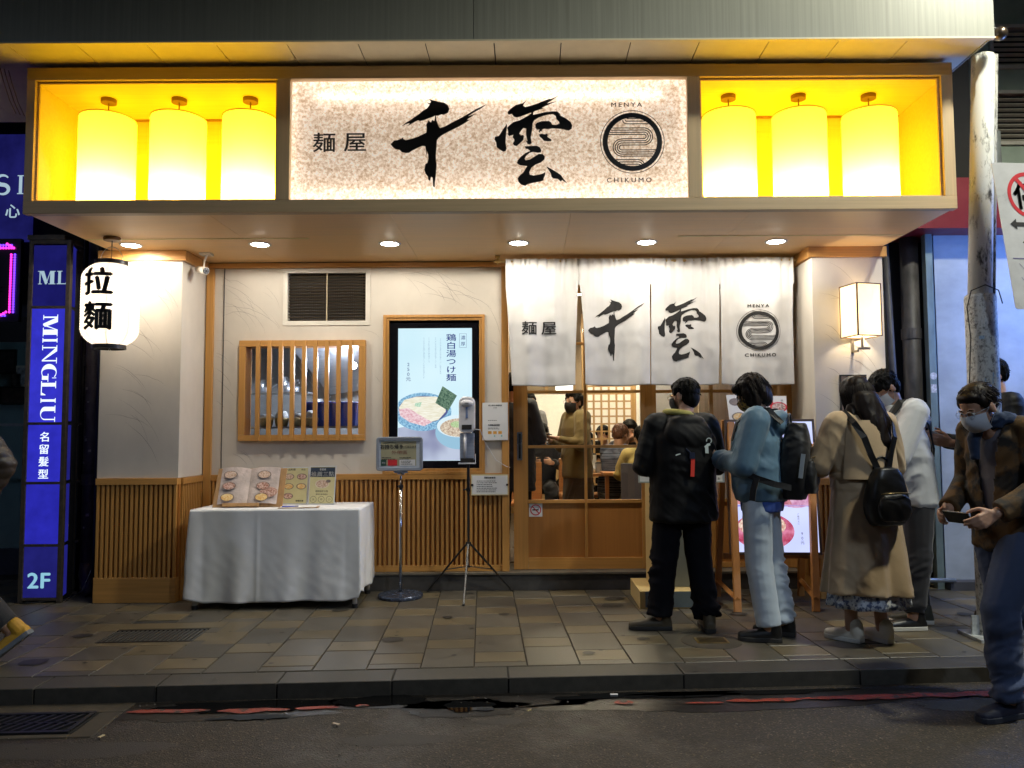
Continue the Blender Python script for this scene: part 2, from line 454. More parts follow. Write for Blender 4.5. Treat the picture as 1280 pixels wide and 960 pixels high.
for a in [(-1.45, -.12, .42, .085, 1.3), (-1.4, -.28, .17, .05, 7.7), (-.78, -.085, .24, .08, 5.3), (-.32, -.2, .13, .075, 3.3), (.62, -.10, .5, .05, 9.2), (1.1, -.095, .62, .035, 11.2)]:
    mb = MB(); mb.flat(blob(*a, rough=.5), gf(ROAD + .006)); struct('puddle', mb, M_water)
mb = MB()
for a in [(-.62, -.62, .3, .07, 2.2), (-2.1, -.63, .5, .09, 5.9), (-.15, -.42, .13, .045, 3.9)]: mb.flat(blob(*a), gf(ROAD + .001))
struct('asphalt_patch', mb, M_patch)
M_red = mat('red_paint', (.028, .022, .017), .5, sc=(17, 17, 17), col2=(.28, .035, .016), lo=.40, hi=.47, detail=9, bump=1, bsc=(120, 120, 120), bdist=.004)
def redline(u0, u1, v, w, seed):
    n = int((u1 - u0) / .03) + 2; top = []; bot = []
    for i in range(n + 1):
        u = u0 + (u1 - u0) * i / n; e = min(1, 6 * min(i, n - i) / n + .15)
        top.append((u, v + w * e * (.5 + .3 * noise.noise(Vector((u * 9, seed, 0))))))
        bot.append((u, v - w * e * (.5 + .4 * noise.noise(Vector((u * 8, seed, 5))))))
    return top + bot[::-1]
mb = MB()
for s in [(-2.03, -1.62, -.17, .055), (-1.58, -1.22, -.19, .06), (-1.2, -.98, -.175, .035), (-.9, -.83, -.16, .04), (.42, .52, -.21, .055), (.78, .98, -.245, .03), (1.0, 1.4, -.225, .045), (1.4, 3.2, -.215, .07), (3.3, 7.0, -.215, .07)]:
    mb.flat(redline(s[0], s[1], s[2], s[3], s[0] * 3.1), gf(ROAD + .0075))
struct('red_kerb_line', mb, M_red)
# trodden gum and drip stains on the paving
r = random.Random(19); mb = MB()
for i in range(130):
    s = r.uniform(.006, .018) if i < 110 else r.uniform(.03, .09)
    mb.flat(blob(r.uniform(-3.4, 3.6), r.uniform(.03, 2.3), s, s * r.uniform(.6, 1), i * 1.3, n=12), gf(.0025 + .00002 * i))
struct('paving_stains', mb, mat('gum_stain', (.030, .027, .022), .5, .5, (40, 40, 40)), kind='stuff')
# small litter and grit
r = random.Random(5); mb = MB()
for i in range(420):
    u, v = r.uniform(-3.6, 3.8), -abs(r.gauss(0, 1)) * .55 - .05
    s = r.uniform(.002, .006)
    mb.ell(G(u, v, ROAD + s * .6), (s, s * r.uniform(.6, 1), s * .6), n=5, m=3)
struct('grit', mb, mat('grit_stone', (.22, .2, .17), .8, .3), kind='stuff')
for i, (u, v, s, c) in enumerate([(.44, -.09, .02, (.7, .7, .68)), (-2.0, -.5, .016, (.6, .5, .3)), (-.95, -.42, .02, (.5, .4, .3)), (-.02, -.3, .012, (.5, .4, .2))]):
    q = MB(); q.box(-s, s, -s * .4, s * .4, 0, .004, Matrix.Rotation(i * 1.3, 3, 'Z')); q.v = [(x + G(u, v)[0], y + G(u, v)[1], z + ROAD + .008) for x, y, z in q.v]
    single('paper_scrap', q, mat('scrap%d' % i, c, .7), ['white paper scrap lying in the gutter beside the puddle', 'tan scrap on the road near the drain grate', 'brownish scrap on the dry asphalt in the middle left', 'tiny leaf scrap on the road below the middle of the kerb'][i], 'litter')

# ================================================================= shop building
YW = .06            # face of the plaster wall
YP = -.42           # face of the pillars
M_plaster = mat('plaster', (.62, .57, .49), .75, .10, (2.2, 2.2, 1.4), bump=.35, bsc=(90, 90, 90), bdist=.0012)
M_wz = wood('timber_upright', (.50, .25, .065), 'z'); M_wx = wood('timber_level', (.50, .25, .065), 'x'); M_wy = wood('timber_deep', (.50, .25, .065), 'y')
M_dado_back = wood('dado_backing', (.36, .14, .03), 'z')
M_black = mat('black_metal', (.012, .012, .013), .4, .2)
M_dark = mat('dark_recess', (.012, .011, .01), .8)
M_step = mat('step_stone', (.055, .052, .05), .5, .3, (10, 10, 10), bump=.3)
M_soffit = wood('soffit_board', (.88, .58, .27), 'x', rough=.34, var=.06)
M_frame = wood('sign_box_timber', (.58, .43, .25), 'x', rough=.5, var=.12); M_framez = wood('sign_box_timber_z', (.58, .43, .25), 'z', rough=.5, var=.12)
B = Thing('ramen_shop', 'small ramen shop front with plaster walls, slatted timber dado and pillars under a deep soffit', 'building', (0, .06, 0))
ZS = 2.79           # soffit
x_post_l = (PX(258, YW, 450), PX(267, YW, 450)); x_post_r = (PX(627.5, YW), PX(636, YW))
zc = PZ(334, YW)
XL, XR = x_post_l[1], x_post_r[0]
Z_rail_t, Z_rail_b = PZ(591, YW), PZ(598.5, YW)
Z_bot_t, Z_bot_b = PZ(706, YW), .155
# plaster main wall with holes for vent, kitchen window and screen
vent = (PX(354, YW, 370), PX(463, YW, 370), PZ(407, YW, 400), zc)
win = (PX(300.5, YW, 490), PX(457.5, YW, 490), PZ(551, YW, 380), PZ(426, YW, 380))
tv = (PX(479, YW, 490), PX(606, YW, 490), PZ(592, YW), PZ(393, YW))
def wall_holes(mb, x0, x1, z0, z1, y0, y1, holes):
    xs = sorted({x0, x1, *[h[0] for h in holes], *[h[1] for h in holes]}); zs = sorted({z0, z1, *[h[2] for h in holes], *[h[3] for h in holes]})
    for i in range(len(xs) - 1):
        for j in range(len(zs) - 1):
            cx, cz = (xs[i] + xs[i + 1]) / 2, (zs[j] + zs[j + 1]) / 2
            if any(h[0] < cx < h[1] and h[2] < cz < h[3] for h in holes): continue
            mb.box(xs[i], xs[i + 1], y0, y1, zs[j], zs[j + 1])
def merge_box_wall(mb):
    bm = bmesh.new()
mb = MB(); wall_holes(mb, XL, XR, Z_rail_t, zc, YW, YW + .12, [vent, win, tv]); mw = B.add('plaster_wall', mb, M_plaster)
# trowel arcs cut in the plaster
def arcs(x0, x1, z0, z1, y, n, seed, avoid=(), nrm=None):
    r = random.Random(seed); mb = MB(); c = 0; tries = 0
    while c < n and tries < n * 30:
        tries += 1
        cx, cz = r.uniform(x0 - .3, x1), r.uniform(z0 - .1, z1); rad = r.uniform(.15, .75); a0 = R(r.uniform(5, 50)); a1 = a0 + R(r.uniform(25, 75))
        pts = []
        for k in range(15):
            a = a0 + (a1 - a0) * k / 14
            x, z = cx + rad * math.cos(a) * 1.15, cz + rad * math.sin(a) + .01 * noise.noise(Vector((a * 6, cx * 7, cz)))
            if not (x0 + .01 < x < x1 - .01 and z0 + .01 < z < z1 - .01) or any(h[0] - .02 < x < h[1] + .02 and h[2] - .02 < z < h[3] + .02 for h in avoid): pts = []; break
            pts.append((x, z))
        if not pts: continue
        w = r.uniform(.0005, .0012); vs = []
        for k, (x, z) in enumerate(pts):
            e = w * math.sin(math.pi * (k + .5) / 15); a = a0 + (a1 - a0) * k / 14
            vs += [(x - e * math.cos(a), y, z - e * math.sin(a)), (x + e * math.cos(a), y, z + e * math.sin(a))]
        mb.add(vs, [(2 * k, 2 * k + 1, 2 * k + 3, 2 * k + 2) for k in range(14)]); c += 1
    return mb
M_scr = mat('trowel_scratch', (.20, .17, .14), .9)
o = B.add('trowel_line', arcs(XL, XR, Z_rail_t, zc, YW - .0008, 46, 4, [vent, win, tv]), M_scr, parent=mw, kind='stuff')
# posts and trims of the main wall
for a, b in (x_post_l, x_post_r):
    mb = MB(); mb.box(a, b, YW - .03, YW + .12, .152, zc); B.add('post', mb, M_wz, bevel=.002)
mb = MB(); mb.box(x_post_l[0], x_post_r[1], YW - .032, YW + .12, zc + .001, PZ(328, YW)); B.add('head_trim', mb, M_wx, bevel=.002)
mb = MB(); mb.box(PX(249, YW), PX(1003, YW), YW - .02, YW + .02, PZ(328, YW) + .001, ZS); B.add('shutter_slot', mb, M_black)
mb = MB(); mb.box(PX(249, YW), PX(1003, YW), YW - .035, YW - .022, PZ(321.5, YW) + .001, PZ(319.5, YW)); B.add('shutter_lip', mb, M_black)
# dado left of the door
def dado(x0, x1, y, pitch, zt, zrb, zbt, zbb, fn=None, tilt=None, plinth_y=.004, name='dado', thick=.022):
    """top rail, backing, bottom rail, one object per slat; fn maps local (x, y) to the world for turned faces"""
    mb = MB(); mb.box(x0, x1, y + .015, y + .05, zbt, zrb)
    if fn: mb.v = [fn(*v) for v in mb.v]
    d = B.add('dado_panel', mb, M_dado_back)
    for nm, a, b, oy in (('top_rail', zrb, zt, -.018), ('bottom_rail', zbb, zbt, -.012)):
        mb = MB(); mb.box(x0, x1, y + oy, y + .052, a, b)
        if fn: mb.v = [fn(*v) for v in mb.v]
        B.add(nm, mb, M_wx, parent=d, bevel=.0015)
    n = max(2, int(round((x1 - x0) / pitch))); p = (x1 - x0) / n
    w = p * .5
    q = MB(); q.mats = [M_wz]; q.box(0, w, 0, .0245, 0, zrb - zbt - .001)
    me = q.mesh('slat'); ang = 0
    if fn:
        a, b = Vector(fn(x0, y, 0)), Vector(fn(x1, y, 0)); ang = math.atan2(b.y - a.y, b.x - a.x)
    for i in range(n):
        x = x0 + p * i + (p - w) / 2
        pos = Vector(fn(x, y - .01, zbt)) if fn else Vector((x, y - .01, zbt))
        o = link('slat', me, d, pos - B.base); o.rotation_euler = (0, 0, ang)
    return d
dado(XL + .001, XR - .001, YW, .0405, Z_rail_t - .001, Z_rail_b, Z_bot_t, .152)
# pillars
def pillar(px0, px1, inner, zb_px=752, base_px=722, rail=(598, 606), seed=1, side=1):
    x0, x1 = PX(px0, YP, 450), PX(px1, YP, 450); xm = 171 if px0 < 640 else 1062
    zt, zrb, zbt = PZ(rail[0], YP, xm), PZ(rail[1], YP, xm), PZ(base_px, YP, xm)
    mb = MB(); mb.box(x0, x1, YP, YW + .1, zt + .001, ZS - .085)
    p = B.add('pillar', mb, M_plaster, bevel=.003)
    mb = MB(); mb.box(x0 - .03, x1 + .03, YP - .02, YW + .11, ZS - .084, ZS - .001); B.add('pillar_cap', mb, M_wx, parent=p, bevel=.002)
    B.add('trowel_line', arcs(x0, x1, zt, ZS - .1, YP - .0008, 22, seed), M_scr, parent=p, kind='stuff')
    mb = MB(); mb.box(x0 + .012, x1 - .012, YP + .055, YW + .09, 0, zt); B.add('pillar_core', mb, M_dado_back)
    dado(x0, x1, YP, .0385, zt, zrb, zbt, .004)
    # the side that faces the doorway
    ys, ye = YP + .056, YW - .035
    if side > 0: fn = lambda X, Y, Z: (x1 - (Y - YP) , X, Z)
    else: fn = lambda X, Y, Z: (x0 + (Y - YP), X, Z)
    dado(ys, ye, YP, .032, zt, zrb, zbt, .004, fn=fn)
    return x0, x1
pl = pillar(125, 226, 249, seed=3, side=1)
pr = pillar(1017.5, 1107, 1000, seed=8, side=-1)
# threshold step under the door and dado
mb = MB(); mb.box(pl[1] + .002, pr[0] - .002, 0, .5, 0, .13); st = B.add('door_step', mb, M_step, bevel=.004)
mb = MB(); mb.box(pl[1] + .003, pr[0] - .003, -.012, .5, .131, .15); B.add('step_nosing', mb, mat('nosing_stone', (.13, .115, .09), .45, .3), parent=st, bevel=.003)
# strip of plaster between pillar and post, both ends
mb = MB(); mb.box(pl[1] + .001, x_post_l[0] - .001, YW + .02, YW + .1, .152, ZS - .002); B.add('plaster_return', mb, M_plaster)
mb = MB(); mb.box(x_post_l[0] - .035, x_post_l[0] - .022, YW + .008, YW + .019, .152, ZS - .1); B.add('cable_conduit', mb, M_black)
# soffit: boards with fine joints
XBL, XBR = PX(28, -1.55, 265), PX(1197, -1.55, 258)
YB = -1.55
mb = MB()
xs = [XBL, XBL + 1.2, XBL + 2.42, XBL + 3.64, XBL + 4.86, XBR]
for i in range(5):
    q = MB(); q.box(xs[i] + .001, xs[i + 1] - .001, YB + .03, .5, ZS, ZS + .02); B.add('soffit_board', q, M_soffit)
# upper wall above soffit
mb = MB(); mb.box(XBL + .02, XBR - .02, -.55, .2, ZS + .03, 8); B.add('upper_wall', mb, mat('upper_wall_dark', (.09, .10, .11), .8, .2))
# ceiling downlights
M_led = emit('led_disc', (1.0, .93, .80), 78)
M_whitetrim = mat('white_trim', (.75, .74, .7), .4)
DL = [164, 325, 487, 648, 808, 970]; names = ['nearest the paper lantern', 'second from the left', 'above the menu screen', 'above the left end of the door curtain', 'above the middle of the door curtain', 'above the wall lantern pillar']
for px, nm in zip(DL, names):
    x, _ = P(px, 303, -.62); y = -.62
    T = Thing('downlight', 'round recessed downlight in the timber soffit, ' + nm, 'downlight', (x, y, ZS), 'downlights along the soffit')
    mb = MB(); mb.lathe([(.066, -.0005), (.066, -.006), (.083, -.006), (.086, -.0005)], (x, y, ZS), 32, False); T.add('trim_ring', mb, M_whitetrim, smooth=True)
    mb = MB(); mb.lathe([(0, -.012), (.03, -.011), (.055, -.008), (.066, -.004)], (x, y, ZS), 28, False); T.add('diffuser', mb, M_led)
    T.light('lamp', 'SPOT', (x, y, ZS - .02), 30, (1.0, .93, .82), spot_size=R(178), spot_blend=.12, shadow_soft_size=.06)
# ================================================================= sign box
ZB0, ZB1 = PZ(262, YB), PZ(81, YB)
T = Thing('shop_sign_box', 'long timber framed sign box with a backlit paper panel between two yellow lamp bays', 'sign', ((XBL + XBR) / 2, YB, ZB0))
bays = [(42, 345, 98, 249), (362, 860, 97, 248), (876, 1179, 94, 245)]
fr = []
for a, b, c, d in bays: fr.append((PX(a, YB, 170), PX(b, YB, 170), PZ(d, YB, (a + b) / 2), PZ(c, YB, (a + b) / 2)))
zi0, zi1 = fr[1][2], fr[1][3]
mb = MB(); mb.box(XBL, XBR, YB, YB + .06, ZS - .012, zi0); T.add('bottom_rail', mb, M_frame, bevel=.002)
mb = MB(); mb.box(XBL, XBR, YB, YB + .06, zi1, ZB1); T.add('top_rail', mb, M_frame, bevel=.002)
for a, b in ((XBL, fr[0][0]), (fr[0][1], fr[1][0]), (fr[1][1], fr[2][0]), (fr[2][1], XBR)):
    mb = MB(); mb.box(a + .0005, b - .0005, YB + .001, YB + .06, zi0 + .0005, zi1 - .0005); T.add('stile', mb, M_framez, bevel=.002)
M_bay = wood('lamp_bay_board', (.88, .76, .38), 'x', rough=.5, var=.06)
YBB = YB + .74
for i in (0, 2):
    a, b = fr[i][0] - .0, fr[i][1]
    a2, b2 = (XBL + .012, b + .02) if i == 0 else (a - .02, XBR - .012)
    mb = MB(); mb.box(a2, b2, YBB, YBB + .02, ZB0 + .0, ZB1 - .0); T.add('bay_back', mb, M_bay)
    mb = MB(); mb.box(a2, b2, YB + .062, YBB - .001, ZB1 - .075, ZB1 - .055); T.add('bay_ceiling', mb, M_bay)
    mb = MB(); mb.box(a2, b2, YBB - .035, YBB - .002, PZ(151, YBB, 200) - .01, PZ(151, YBB, 200) + .01); T.add('bay_batten', mb, wood('batten_dark', (.30, .16, .05), 'x'))
    mb = MB(); mb.box(a2, b2, YB + .062, YBB - .001, ZS + .022, ZS + .04); T.add('bay_floor', mb, M_bay)
    for xx in (a2, b2 - .018):
        mb = MB(); mb.box(xx, xx + .018, YB + .062, YBB - .001, ZS + .041, ZB1 - .076); T.add('bay_side', mb, M_bay)
    # slim inner bead
    mb = MB()
    for X0, X1, Z0, Z1 in ((a, a + .014, zi0 + .015, zi1 - .015), (b - .014, b, zi0 + .015, zi1 - .015), (a, b, zi0 + .0, zi0 + .014), (a, b, zi1 - .014, zi1)):
        mb.box(X0 + .001, X1 - .001, YB + .03, YB + .045, Z0 + .001, Z1 - .001)
    T.add('glazing_bead', mb, M_frame)
mb = MB(); mb.box(XBL, XBR, YBB + .021, YBB + .04, ZS + .03, ZB1); mb.box(XBL, XBR, YB + .07, YBB, ZB1 - .05, ZB1 - .03); T.add('box_shell', mb, M_dark)
mb = MB(); mb.box(XBL, XBL + .01, YB + .061, YBB, ZS + .022, ZB1 - .055); mb.box(XBR - .01, XBR, YB + .061, YBB, ZS + .022, ZB1 - .055); T.add('end_board', mb, M_framez)
# lit paper panel
a, b = fr[1][0], fr[1][1]
M_washi = shade('washi_paper', (.46, .34, .22), glow=.16, glowcol=(1, .97, .94), trans=.8, sc=(50, 50, 50), col2=(1, .96, .92), lo=.33, hi=.60, detail=10, rough=.72)
mb = MB(); mb.box(a + .001, b - .001, YB + .046, YB + .048, zi0 + .001, zi1 - .001); pan = T.add('sign_panel', mb, M_washi)
mb = MB(); mb.box(a - .02, b + .02, YB + .16, YB + .18, zi0 - .02, zi1 + .02)
for X in (a - .02, b): mb.box(X, X + .02, YB + .062, YB + .159, zi0 - .02, zi1 + .02)
mb.box(a, b, YB + .062, YB + .159, zi0 - .02, zi0 - .004); mb.box(a, b, YB + .062, YB + .159, zi1 + .004, zi1 + .02)
T.add('light_box', mb, mat('light_box_white', (.85, .83, .78), .7))
M_tube = emit('led_tube', (1.0, .95, .90), 26)
tz = PZ(116, YB)
def tube(x0, x1, z, y, r, m): 
    mb = MB(); mb.cyl((x0, y, z), (x1, y, z), r, n=8); T.add('light_tube', mb, m)
tube(PX(388, YB), PX(836, YB), tz, YB + .075, .012, M_tube)
M_tube2 = emit('led_tube_soft', (1.0, .92, .84), 11)
tube(a + .02, b - .02, zi0 + .02, YB + .10, .012, M_tube)
tube(a + .02, b - .02, zi1 - .006, YB + .08, .005, M_tube2)
mb = MB(); mb.cyl((a + .008, YB + .08, zi0 + .03), (a + .008, YB + .08, zi1 - .03), .005, n=8); mb.cyl((b - .008, YB + .08, zi0 + .03), (b - .008, YB + .08, zi1 - .03), .005, n=8); T.add('light_tube', mb, M_tube2)
# calligraphy
M_ink = mat('letter_black', (.006, .0055, .006), .42, .1, spec=.35)
K_SEN = [[(405,58),(440,70),(500,85),(550,95),(585,120),(598,155),(585,190),(545,210),(520,206),(490,220),(460,218),(440,230),(410,240),(385,250),(355,262),(320,270),(300,262),(265,280),(235,298),(200,318),(225,295),(215,290),(185,300),(150,318),(190,285),(230,262),(265,235),(310,205),(350,170),(385,150),(405,125),(412,110),(385,92),(415,100),(425,85)],
 [(42,495),(75,462),(110,455),(150,438),(158,430),(160,445),(185,457),(240,445),(300,425),(350,400),(380,385),(385,345),(378,310),(395,280),(400,265),(412,278),(425,288),(435,258),(445,270),(458,275),(463,222),(470,215),(475,265),(485,290),(497,325),(510,342),(560,325),(620,290),(690,255),(760,215),(850,160),(950,112),(900,150),(830,190),(775,225),(790,225),(845,202),(800,235),(760,260),(790,262),(740,295),(690,325),(640,350),(580,380),(530,408),(495,435),(480,460),(477,520),(470,600),(472,660),(478,690),(470,800),(462,860),(460,915),(445,905),(440,820),(425,810),(415,850),(400,840),(395,810),(372,780),(362,745),(372,690),(390,680),(400,640),(398,600),(385,560),(380,620),(377,560),(370,515),(340,512),(290,535),(240,560),(215,578),(185,580),(150,572),(125,548),(90,543),(60,520)]]
K_UN = [[(175,185),(205,155),(250,120),(300,105),(318,105),(355,72),(330,105),(325,125),(345,140),(400,125),(460,105),(520,80),(575,60),(590,62),(660,30),(600,72),(560,95),(550,105),(640,85),(575,110),(530,130),(500,148),(520,150),(470,165),(430,178),(420,190),(420,215),(470,205),(530,190),(600,183),(650,183),(675,205),(682,225),(730,250),(775,285),(792,320),(785,350),(760,367),(730,362),(690,352),(650,348),(600,345),(560,352),(525,348),(505,355),(500,375),(490,370),(475,385),(470,370),(485,358),(455,357),(440,340),(440,310),(455,292),(500,277),(570,275),(590,290),(600,312),(640,315),(670,300),(665,280),(640,255),(635,225),(610,208),(570,210),(520,222),(470,240),(430,265),(415,295),(412,350),(400,400),(395,430),(403,490),(385,500),(365,495),(350,465),(365,470),(355,430),(350,400),(352,345),(325,340),(300,370),(285,395),(300,415),(325,410),(330,425),(325,455),(290,490),(260,515),(235,508),(225,490),(238,470),(238,450),(222,430),(230,405),(190,418),(178,405),(180,375),(175,350),(170,340),(190,318),(230,285),(290,268),(340,240),(385,215),(405,195),(395,192),(350,210),(300,228),(265,237),(235,230),(220,208),(215,202),(190,210),(180,205)],
 [(165,300),(170,325),(163,370),(158,430),(155,480),(163,540),(155,562),(135,568),(100,550),(70,525),(65,480),(50,450),(55,425),(90,418),(110,390),(130,355),(150,330)],
 [(475,405),(500,400),(530,405),(553,398),(558,415),(552,428),(590,455),(590,468),(555,470),(520,465),(505,445),(480,425)],
 [(340,520),(400,517),(450,515),(480,530),(495,555),(490,578),(460,580),(420,572),(385,580),(350,610),(335,640),(345,655),(385,648),(430,620),(470,595),(505,595),(527,618),(525,645),(490,675),(440,695),(400,725),(380,770),(385,795),(420,803),(470,795),(505,785),(532,770),(530,795),(515,830),(515,848),(480,860),(420,870),(360,885),(340,900),(300,888),(275,860),(268,830),(290,800),(320,775),(345,735),(360,710),(330,705),(290,700),(262,680),(270,655),(300,620),(345,585),(390,565),(370,545),(345,540)],
 [(542,715),(580,735),(630,765),(680,800),(700,830),(738,880),(690,845),(680,862),(650,835),(610,830),(590,815),(585,785),(565,750)]]
def norm(polys, hw):
    """centre the strokes on 0,0 with y up; scale so that the box is hw=(width,height)"""
    a = np.array([p for q in polys for p in q], float); mn, mx = a.min(0), a.max(0); c = (mn + mx) / 2
    kx, ky = hw[0] / (mx[0] - mn[0]), hw[1] / (mx[1] - mn[1])
    return [[((x - c[0]) * kx, -(y - c[1]) * ky) for x, y in q] for q in polys]
def emblem_pieces(R0):
    """ring, hairline ring and the winding stripes, as quads strips (lists of left/right edge points), radius of thick ring = R0"""
    k = R0 / 283.0; strips = []
    def circ(r0, r1): strips.append([((r0 * k * math.cos(2 * math.pi * i / 64), r0 * k * math.sin(2 * math.pi * i / 64)), (r1 * k * math.cos(2 * math.pi * i / 64), r1 * k * math.sin(2 * math.pi * i / 64))) for i in range(65)])
    circ(283, 235); circ(306, 300)
    ci = (380, 475)
    def inside(p): return (p[0] - ci[0]) ** 2 + (p[1] - ci[1]) ** 2 < 240 ** 2
    def line(pts, w=9):
        pts = [p for p in pts if inside(p)]
        out = []
        for i, p in enumerate(pts):
            q0, q1 = pts[max(0, i - 1)], pts[min(len(pts) - 1, i + 1)]; tx, ty = q1[0] - q0[0], q1[1] - q0[1]; L = math.hypot(tx, ty) or 1
            nx, ny = -ty / L * w / 2, tx / L * w / 2
            out.append((((p[0] + nx - ci[0]) * k, -(p[1] + ny - ci[1]) * k), ((p[0] - nx - ci[0]) * k, -(p[1] - ny - ci[1]) * k)))
        strips.append(out)
    for j in range(4):
        pts = [(x, 340 + 21 * j) for x in range(130, 490, 12)]
        r = 83 - 20.5 * j; pts += [(490 + r * math.sin(a), 423 - r * math.cos(a)) for a in np.linspace(.05, math.pi, 16)]
        r2 = 24 + 20 * j
        pts += [(x, 506 - 20.5 * j) for x in range(478, 290, -12)]
        yc = 530; pts += [(280 - r2 * math.sin(a), yc - r2 * math.cos(a)) for a in np.linspace(.05, math.pi, 16)]
        pts += [(x, yc + r2) for x in range(290, 640, 12)]
        line(pts)
    for j in range(3):
        y = 300 - 26 * j
        line([(330 - (40 - 22 * j) * math.cos(a) - 12 * j * 0, y - (40 - 20 * j) + (40 - 20 * j) * math.sin(a)) for a in np.linspace(.1, 1.57, 8)] + [(x, y) for x in range(335, 600, 10)])
        y = 648 + 22 * j
        line([(x, y) for x in range(130, 425, 10)] + [(430 + (60 - 18 * j) * math.sin(a), y + (50 - 18 * j) - (50 - 18 * j) * math.cos(a)) for a in np.linspace(.1, 1.5, 8)])
    return strips
def put_strips(mb, strips, fn, u, v, d=0.0):
    for s in strips:
        if len(s) < 2: continue
        vs = []
        for a, b in s: vs += [fn(u + a[0], v + a[1], d), fn(u + b[0], v + b[1], d)]
        mb.add(vs, [(2 * i, 2 * i + 1, 2 * i + 3, 2 * i + 2) for i in range(len(s) - 1)])
Yf = YB + .045; fn = front(Yf)
pxm = (YB - CAM_Y) / 1000
for polys, (x0, y0, x1, y1), nm in ((K_SEN, (485.7, 118, 609, 234), 'brush_character'), (K_UN, (616.8, 114, 717, 232), 'brush_character')):
    cx, cz = PX((x0 + x1) / 2, YB, (y0 + y1) / 2), PZ((y0 + y1) / 2, YB, (x0 + x1) / 2)
    mb = MB()
    for p in norm(polys, ((x1 - x0) * pxm, (y1 - y0) * pxm)): mb.prism([(cx + u, cz + v) for u, v in p], fn, .006)
    T.add(nm, mb, M_ink)
mb = MB()
for ch, px in (('麺', 403), ('屋', 442)):
    put_text(mb, ch, fn, PX(px, YB, 175), PZ(175, YB, px), .142, .002, bold=.018, sx=1.12)
T.add('lettering', mb, M_ink)
mb = MB(); ex, ez = PX(791.5, YB, 174), PZ(174.3, YB, 791)
put_strips(mb, emblem_pieces(38.3 * pxm), fn, ex, ez, .002); T.add('emblem', mb, M_ink)
mb = MB(); put_text(mb, 'MENYA', fn, PX(790, YB), PZ(127.5, YB, 790), .042, .002, bold=.03, spacing=1.5, sx=1.15); T.add('lettering', mb, mat('letter_maroon', (.03, .012, .012), .5)); mb = MB(); put_text(mb, 'CHIKUMO', fn, PX(792, YB), PZ(222.5, YB, 790), .044, .002, bold=.03, spacing=1.5, sx=1.12)
T.add('lettering', mb, mat('letter_maroon', (.03, .012, .012), .5))
# drum lamps in the bays
M_drum = shade('drum_paper', (1.0, .90, .34), glow=1.1, glowcol=(1.0, .74, .02), trans=.72, sc=(8, 8, 8))
M_bronze = mat('bronze', (.20, .11, .035), .45, .1, metal=.4)
YD = YB + .34
for i, (px, nm) in enumerate(zip((134, 222.5, 312, 912, 1000, 1088), ('leftmost in the left bay', 'middle of the left bay', 'rightmost in the left bay', 'leftmost in the right bay', 'middle of the right bay', 'rightmost in the right bay'))):
    x = PX(px, YD, 200); zt, zb = 3.545, ZS + .075
    L = Thing('drum_lamp', 'glowing yellow cylindrical drum lamp, ' + nm + ' of the sign box', 'lamp', (x, YD, zb), 'drum lamps in the sign box')
    mb = MB(); mb.lathe([(.182, 0), (.186, .01), (.186, zt - zb - .01), (.182, zt - zb)], (x, YD, zb), 48, False); L.add('shade', mb, M_drum, smooth=True)
    mb = MB(); mb.lathe([(.0, 0), (.182, 0)], (x, YD, zt - .004), 48, False); L.add('shade_top', mb, M_drum)
    mb = MB(); mb.lathe([(.181, .0), (.188, .0), (.188, .006), (.181, .006)], (x, YD, zt), 48, False); L.add('rim', mb, mat('rim_yellow', (.7, .5, .15), .5), smooth=True)
    zt2 = ZB1 - .076
    mb = MB(); mb.lathe([(0, 0), (.052, 0), (.052, -.028), (0, -.028)], (x, YD, zt2), 24, False); L.add('ceiling_rose', mb, M_bronze)
    mb = MB(); mb.cyl((x, YD, zt2 - .028), (x, YD, zt), .005, n=6); L.add('stem', mb, M_bronze)
    mb = MB(); mb.ell((x, YD, zb + .20), (.03, .03, .04)); L.add('bulb', mb, emit('bulb_yellow', (1, .75, .2), 20))
    L.light('bulb_light', 'POINT', (x, YD, zb + .11), 95, (1.0, .70, .11), shadow_soft_size=.03)
# ================================================================= metal canopy above
YC = -1.86; ZC = ZB1 + .02
M_can = mat('canopy_metal', (.36, .37, .32), .42, .16, (40, 40, .7), bump=.15, bsc=(60, 60, 1), col2=None)
M_can_u = mat('canopy_underside', (.80, .76, .58), .5, .06)
C_ = Thing('metal_canopy', 'long streaked sheet metal canopy running above the sign box', 'canopy', (0, YC, ZC))
XCR = PX(1243, YC, 40)
zf = ZC + .0
mb = MB(); mb.box(-6.5, PX(592, YC, 20) - .002, YC, YC + .02, zf, zf + 1.6); C_.add('fascia_sheet', mb, M_can)
mb = MB(); mb.box(PX(592, YC, 20) + .002, XCR, YC, YC + .02, zf, zf + 1.6); C_.add('fascia_sheet', mb, M_can)
mb = MB(); mb.box(-6.5, XCR + .004, YC - .006, YC + .026, zf - .012, zf - .001); C_.add('drip_edge', mb, M_can_u)
mb = MB(); mb.box(-6.5, XCR - .01, YC + .03, -.56, zf + .8, zf + .82); mb.box(XCR - .01, XCR, YC + .021, -.56, zf, zf + 1.6); C_.add('canopy_return', mb, M_can)
x = -6.4; k = 0
xj = [-6.4] + [PX(p, YC, 50) for p in (-250, -130, 3, 90, 178, 266, 355, 445, 530, 617, 702, 790, 877, 965, 1053, 1140)] + [XCR - .012]
for i in range(len(xj) - 1):
    mb = MB(); mb.box(xj[i] + .003, xj[i + 1] - .003, YC + .028, -.56, zf + .004, zf + .012); C_.add('underside_panel', mb, M_can_u)
mb = MB()
for p in (76, 95, 200, 297, 446, 586, 620, 733, 864, 970, 1098, 1220): mb.ell((PX(p, YC, 48), YC + .03, zf + .002), (.008, .008, .01), n=8, m=6)
C_.add('screw_heads', mb, M_black, kind='stuff')
bx, bz = P(1250, 42, YC + .05)
